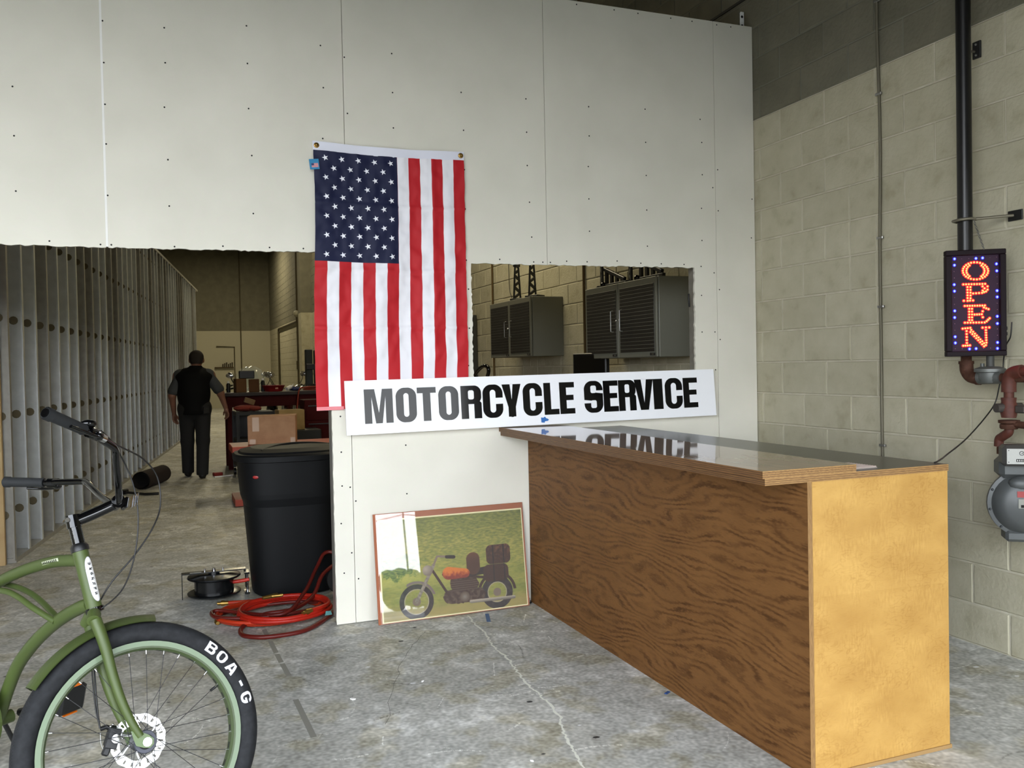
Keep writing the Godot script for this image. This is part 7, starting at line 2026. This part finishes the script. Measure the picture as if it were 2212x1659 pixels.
# ---------------------------------------------------------------- the man: distance field meshed as surface nets
func net(bones: Array, cell: float, k: float, keep = null) -> MB:
	# bones: [a, b, radius a, radius b]
	var lo := Vector3.ONE * 1e9
	var hi := Vector3.ONE * -1e9
	for b in bones:
		for e in [[b[0], b[2]], [b[1], b[3]]]:
			lo = lo.min(e[0] - Vector3.ONE * (e[1] + cell * 3.0))
			hi = hi.max(e[0] + Vector3.ONE * (e[1] + cell * 3.0))
	var nx := int(ceil((hi.x - lo.x) / cell)) + 1
	var ny := int(ceil((hi.y - lo.y) / cell)) + 1
	var nz := int(ceil((hi.z - lo.z) / cell)) + 1
	var f := PackedFloat32Array()
	f.resize(nx * ny * nz)
	f.fill(1.0)
	for b in bones:
		var a: Vector3 = b[0]
		var c: Vector3 = b[1]
		var ra: float = b[2]
		var rb: float = b[3]
		var m := maxf(ra, rb) + k + cell * 2.0
		var l := ((a.min(c) - Vector3.ONE * m - lo) / cell).floor()
		var h := ((a.max(c) + Vector3.ONE * m - lo) / cell).ceil()
		var ab := c - a
		var ll := maxf(ab.length_squared(), 1e-8)
		for z in range(maxi(0, int(l.z)), mini(nz, int(h.z) + 1)):
			for y in range(maxi(0, int(l.y)), mini(ny, int(h.y) + 1)):
				var row := (z * ny + y) * nx
				for x in range(maxi(0, int(l.x)), mini(nx, int(h.x) + 1)):
					var p := lo + Vector3(x, y, z) * cell
					var t := clampf((p - a).dot(ab) / ll, 0.0, 1.0)
					var d := p.distance_to(a + ab * t) - lerpf(ra, rb, t)
					var o := f[row + x]
					var q := maxf(k - absf(o - d), 0.0) / k
					f[row + x] = minf(o, d) - q * q * k * 0.25
	if keep != null:
		for z in nz:
			for y in ny:
				for x in nx:
					var i := (z * ny + y) * nx + x
					if f[i] < 0.1: f[i] = maxf(f[i], keep.call(lo + Vector3(x, y, z) * cell))
	var vert := {}
	var mb := MB.new()
	var sx := 1
	var sy := nx
	var sz := nx * ny
	var corner := [0, sx, sy, sx + sy, sz, sx + sz, sy + sz, sx + sy + sz]
	var edges := [[0, 1], [2, 3], [4, 5], [6, 7], [0, 2], [1, 3], [4, 6], [5, 7], [0, 4], [1, 5], [2, 6], [3, 7]]
	for z in nz - 1:
		for y in ny - 1:
			for x in nx - 1:
				var i := (z * ny + y) * nx + x
				var s0 := f[i] < 0.0
				var mixed := false
				for c in range(1, 8):
					if (f[i + corner[c]] < 0.0) != s0:
						mixed = true
						break
				if not mixed: continue
				var sum := Vector3.ZERO
				var n := 0
				for e in edges:
					var va := f[i + corner[e[0]]]
					var vb := f[i + corner[e[1]]]
					if (va < 0.0) != (vb < 0.0):
						var t := va / (va - vb)
						var pa := Vector3(e[0] & 1, (e[0] >> 1) & 1, (e[0] >> 2) & 1)
						var pb := Vector3(e[1] & 1, (e[1] >> 1) & 1, (e[1] >> 2) & 1)
						sum += pa.lerp(pb, t)
						n += 1
				var g := Vector3(f[i + sx] - f[i] + f[i + sx + sy] - f[i + sy] + f[i + sx + sz] - f[i + sz] + f[i + sx + sy + sz] - f[i + sy + sz],
					f[i + sy] - f[i] + f[i + sx + sy] - f[i + sx] + f[i + sy + sz] - f[i + sz] + f[i + sx + sy + sz] - f[i + sx + sz],
					f[i + sz] - f[i] + f[i + sx + sz] - f[i + sx] + f[i + sy + sz] - f[i + sy] + f[i + sx + sy + sz] - f[i + sx + sy])
				vert[i] = [lo + (Vector3(x, y, z) + sum / n) * cell, g.normalized()]
	for i in vert:
		var x: int = i % nx
		var y: int = (i / nx) % ny
		var z: int = i / sz
		for ax in [[sx, sy, sz, y, z], [sy, sz, sx, z, x], [sz, sx, sy, x, y]]:
			if ax[3] == 0 or ax[4] == 0: continue
			if (f[i] < 0.0) == (f[i + ax[0]] < 0.0): continue
			var q := [i, i - ax[1], i - ax[1] - ax[2], i - ax[2]]
			if vert.has(q[1]) and vert.has(q[2]) and vert.has(q[3]):
				var A: Array = vert[q[0]]
				var B: Array = vert[q[1]]
				var C: Array = vert[q[2]]
				var D: Array = vert[q[3]]
				mb.tri(A[0], B[0], C[0], A[1], B[1], C[1])
				mb.tri(A[0], C[0], D[0], A[1], C[1], D[1])
	return mb

func hand_bones(wrist: Vector3, dir: Vector3, out: Vector3, back: Vector3) -> Array:
	# dir: towards the fingertips, out: the thumb's side, back: towards the palm
	var b := []
	var palm := wrist + dir * 0.085
	b.append([wrist, wrist + dir * 0.03, 0.027, 0.030])
	for k in 4:
		var s := (k - 1.5) * 0.020
		b.append([wrist + dir * 0.02 - out * s * 0.6, palm - out * s, 0.017, 0.012])
	var ln := [0.070, 0.080, 0.074, 0.058]
	for k in 4:
		var s := (k - 1.5) * 0.021
		var p0 := palm - out * s
		var p1: Vector3 = p0 + (dir * 0.97 + back * 0.22).normalized() * ln[k] * 0.5
		var p2: Vector3 = p1 + (dir * 0.75 + back * 0.66).normalized() * ln[k] * 0.5
		b.append([p0, p1, 0.0105, 0.0095])
		b.append([p1, p2, 0.0095, 0.008])
	var t0 := wrist + dir * 0.030 + out * 0.024
	var t1 := t0 + (dir * 0.75 + out * 0.6 + back * 0.25).normalized() * 0.045
	var t2 := t1 + (dir * 0.95 + out * 0.15 + back * 0.3).normalized() * 0.034
	b.append([wrist + dir * 0.015, t0, 0.018, 0.015])
	b.append([t0, t1, 0.013, 0.0115])
	b.append([t1, t2, 0.0115, 0.009])
	return b

func build_person() -> void:
	# local frame at the feet; he stands with his back to the camera, x to the right of the picture, z towards the camera
	var o := Vector3(0.55, 0, -7.75)
	var skin := mat(0.50, 0.34, 0.27, 0.6)
	var p := thing("person", "man seen from behind in a black vest, grey tee and dark trousers", "person", o, yaw(-6))
	var hipL := Vector3(-0.095, 0.92, 0.0)
	var hipR := Vector3(0.105, 0.92, 0.0)
	var kneeL := Vector3(-0.105, 0.50, -0.06)
	var kneeR := Vector3(0.105, 0.50, 0.05)
	var ankL := Vector3(-0.115, 0.09, -0.16)
	var ankR := Vector3(0.095, 0.09, 0.16)
	var shL := Vector3(-0.205, 1.40, 0.0)
	var shR := Vector3(0.225, 1.40, 0.0)
	var elL := Vector3(-0.275, 1.12, 0.03)
	var elR := Vector3(0.345, 1.14, 0.0)
	var wrL := Vector3(-0.265, 0.885, -0.05)
	var wrR := Vector3(0.405, 0.93, -0.06)
	var head := Vector3(0.045, 1.605, -0.01)
	var body := [
		[Vector3(0, 0.96, 0), Vector3(0, 1.12, 0.0), 0.145, 0.150], [Vector3(0, 1.12, 0.0), Vector3(0.01, 1.32, 0.01), 0.150, 0.145],
		[Vector3(-0.12, 1.36, 0), Vector3(0.14, 1.36, 0), 0.080, 0.080], [shL, Vector3(0.0, 1.42, 0), 0.050, 0.072], [shR, Vector3(0.03, 1.42, 0), 0.050, 0.072],
		[Vector3(0.02, 1.42, 0.0), Vector3(0.04, 1.53, 0.0), 0.068, 0.062],
		[head + Vector3(0, 0.035, 0.012), head + Vector3(0, 0.03, -0.03), 0.092, 0.086], [head + Vector3(0, -0.05, -0.035), head + Vector3(0, -0.02, -0.02), 0.062, 0.075],
		[head + Vector3(0.02, -0.01, -0.115), head + Vector3(0.02, 0.012, -0.105), 0.014, 0.010],
		[head + Vector3(-0.089, 0.0, 0.0), head + Vector3(-0.092, -0.03, -0.005), 0.014, 0.011], [head + Vector3(0.089, 0.0, 0.0), head + Vector3(0.092, -0.03, -0.005), 0.014, 0.011],
		[shL, elL, 0.050, 0.046], [elL, wrL, 0.048, 0.030], [shR, elR, 0.050, 0.046], [elR, wrR, 0.048, 0.030],
		[hipL, kneeL, 0.095, 0.065], [kneeL, ankL, 0.062, 0.042], [hipR, kneeR, 0.095, 0.065], [kneeR, ankR, 0.062, 0.042],
		[Vector3(-0.08, 0.96, 0), Vector3(0.09, 0.96, 0), 0.13, 0.13]]
	var b := net(body, 0.016, 0.035)
	for h in [[wrL, Vector3(0.05, -1, -0.15), Vector3(0.55, 0, -0.8), Vector3(0.8, 0, 0.5)], [wrR, Vector3(0.20, -1, -0.20), Vector3(-0.55, 0, -0.8), Vector3(-0.8, 0, 0.5)]]:
		var m := net(hand_bones(h[0], (h[1] as Vector3).normalized(), (h[2] as Vector3).normalized(), (h[3] as Vector3).normalized()), 0.005, 0.007)
		for i in m.v.size():
			b.v.append(m.v[i])
			b.n.append(m.n[i])
			b.uv.append(Vector2.ZERO)
			b.col.append(Color.WHITE)
	obj("body", b, skin, p)
	# short cropped hair: the back and crown of the skull
	var hr := net([[head + Vector3(0, 0.035, 0.014), head + Vector3(0, 0.03, -0.028), 0.097, 0.091], [head + Vector3(0, -0.02, 0.03), head + Vector3(0, 0.0, 0.02), 0.078, 0.08]], 0.010, 0.02,
		func(q: Vector3) -> float: return maxf(head.y - 0.055 + maxf(0.0, -(q.z - head.z)) * 1.1 - q.y, -1.0))
	obj("hair", hr, mat(0.12, 0.09, 0.07, 0.8), p)
	# grey tee: sleeves and collar
	var tee := net([[shL + Vector3(0.05, 0.01, 0), shL.lerp(elL, 0.78), 0.070, 0.074], [shR - Vector3(0.05, -0.01, 0), shR.lerp(elR, 0.78), 0.070, 0.076], [shL + Vector3(0.02, 0, 0), shR - Vector3(0.02, 0, 0), 0.072, 0.072], [Vector3(0.02, 1.43, 0), Vector3(0.03, 1.47, 0.0), 0.078, 0.072]], 0.013, 0.03)
	obj("tee_shirt", tee, mat(0.22, 0.23, 0.24, 0.85), p)
	var vest := net([[Vector3(-0.03, 0.93, 0), Vector3(-0.03, 1.14, 0.01), 0.165, 0.172], [Vector3(0.03, 0.93, 0), Vector3(0.03, 1.14, 0.01), 0.165, 0.172], [Vector3(-0.04, 1.14, 0.0), Vector3(-0.05, 1.33, 0.012), 0.170, 0.158], [Vector3(0.04, 1.14, 0.0), Vector3(0.06, 1.33, 0.012), 0.170, 0.158], [Vector3(-0.16, 1.37, 0), Vector3(0.185, 1.37, 0), 0.092, 0.092], [Vector3(-0.1, 1.43, 0), Vector3(0.13, 1.43, 0), 0.06, 0.06], [Vector3(0.02, 1.45, 0), Vector3(0.035, 1.51, 0.005), 0.082, 0.078]], 0.014, 0.04,
		func(q: Vector3) -> float: return maxf(0.855 - q.y, q.y - 1.525))
	obj("vest", vest, mat(0.022, 0.022, 0.026, 0.8, 0.0, 0.3), p)
	var tro := net([[hipL, kneeL, 0.112, 0.088], [kneeL, ankL + Vector3(0, -0.02, 0), 0.086, 0.078], [hipR, kneeR, 0.112, 0.088], [kneeR, ankR + Vector3(0, -0.02, 0), 0.086, 0.078], [Vector3(-0.08, 0.95, 0.01), Vector3(0.09, 0.95, 0.01), 0.138, 0.138], [Vector3(0, 0.95, 0), Vector3(0, 1.02, 0), 0.15, 0.15]], 0.015, 0.03,
		func(q: Vector3) -> float: return 0.045 - q.y)
	obj("trousers", tro, mat(0.085, 0.085, 0.09, 0.9), p)
	for a in [ankL, ankR]:
		obj("shoe", net([[a + Vector3(0, -0.045, 0.03), a + Vector3(0, -0.052, -0.16), 0.045, 0.036], [a + Vector3(0, 0.0, 0.01), a + Vector3(0, -0.04, 0.0), 0.045, 0.05]], 0.010, 0.02,
			func(q: Vector3) -> float: return 0.004 - q.y), mat(0.05, 0.045, 0.045, 0.6), p)
	obj("belt_pouch", MB.new().box(Vector3(0.16, 0.92, 0.13), Vector3(0.08, 0.10, 0.03), Basis(Vector3.UP, 0.5), 0.008), mat(0.08, 0.08, 0.08, 0.7), p)
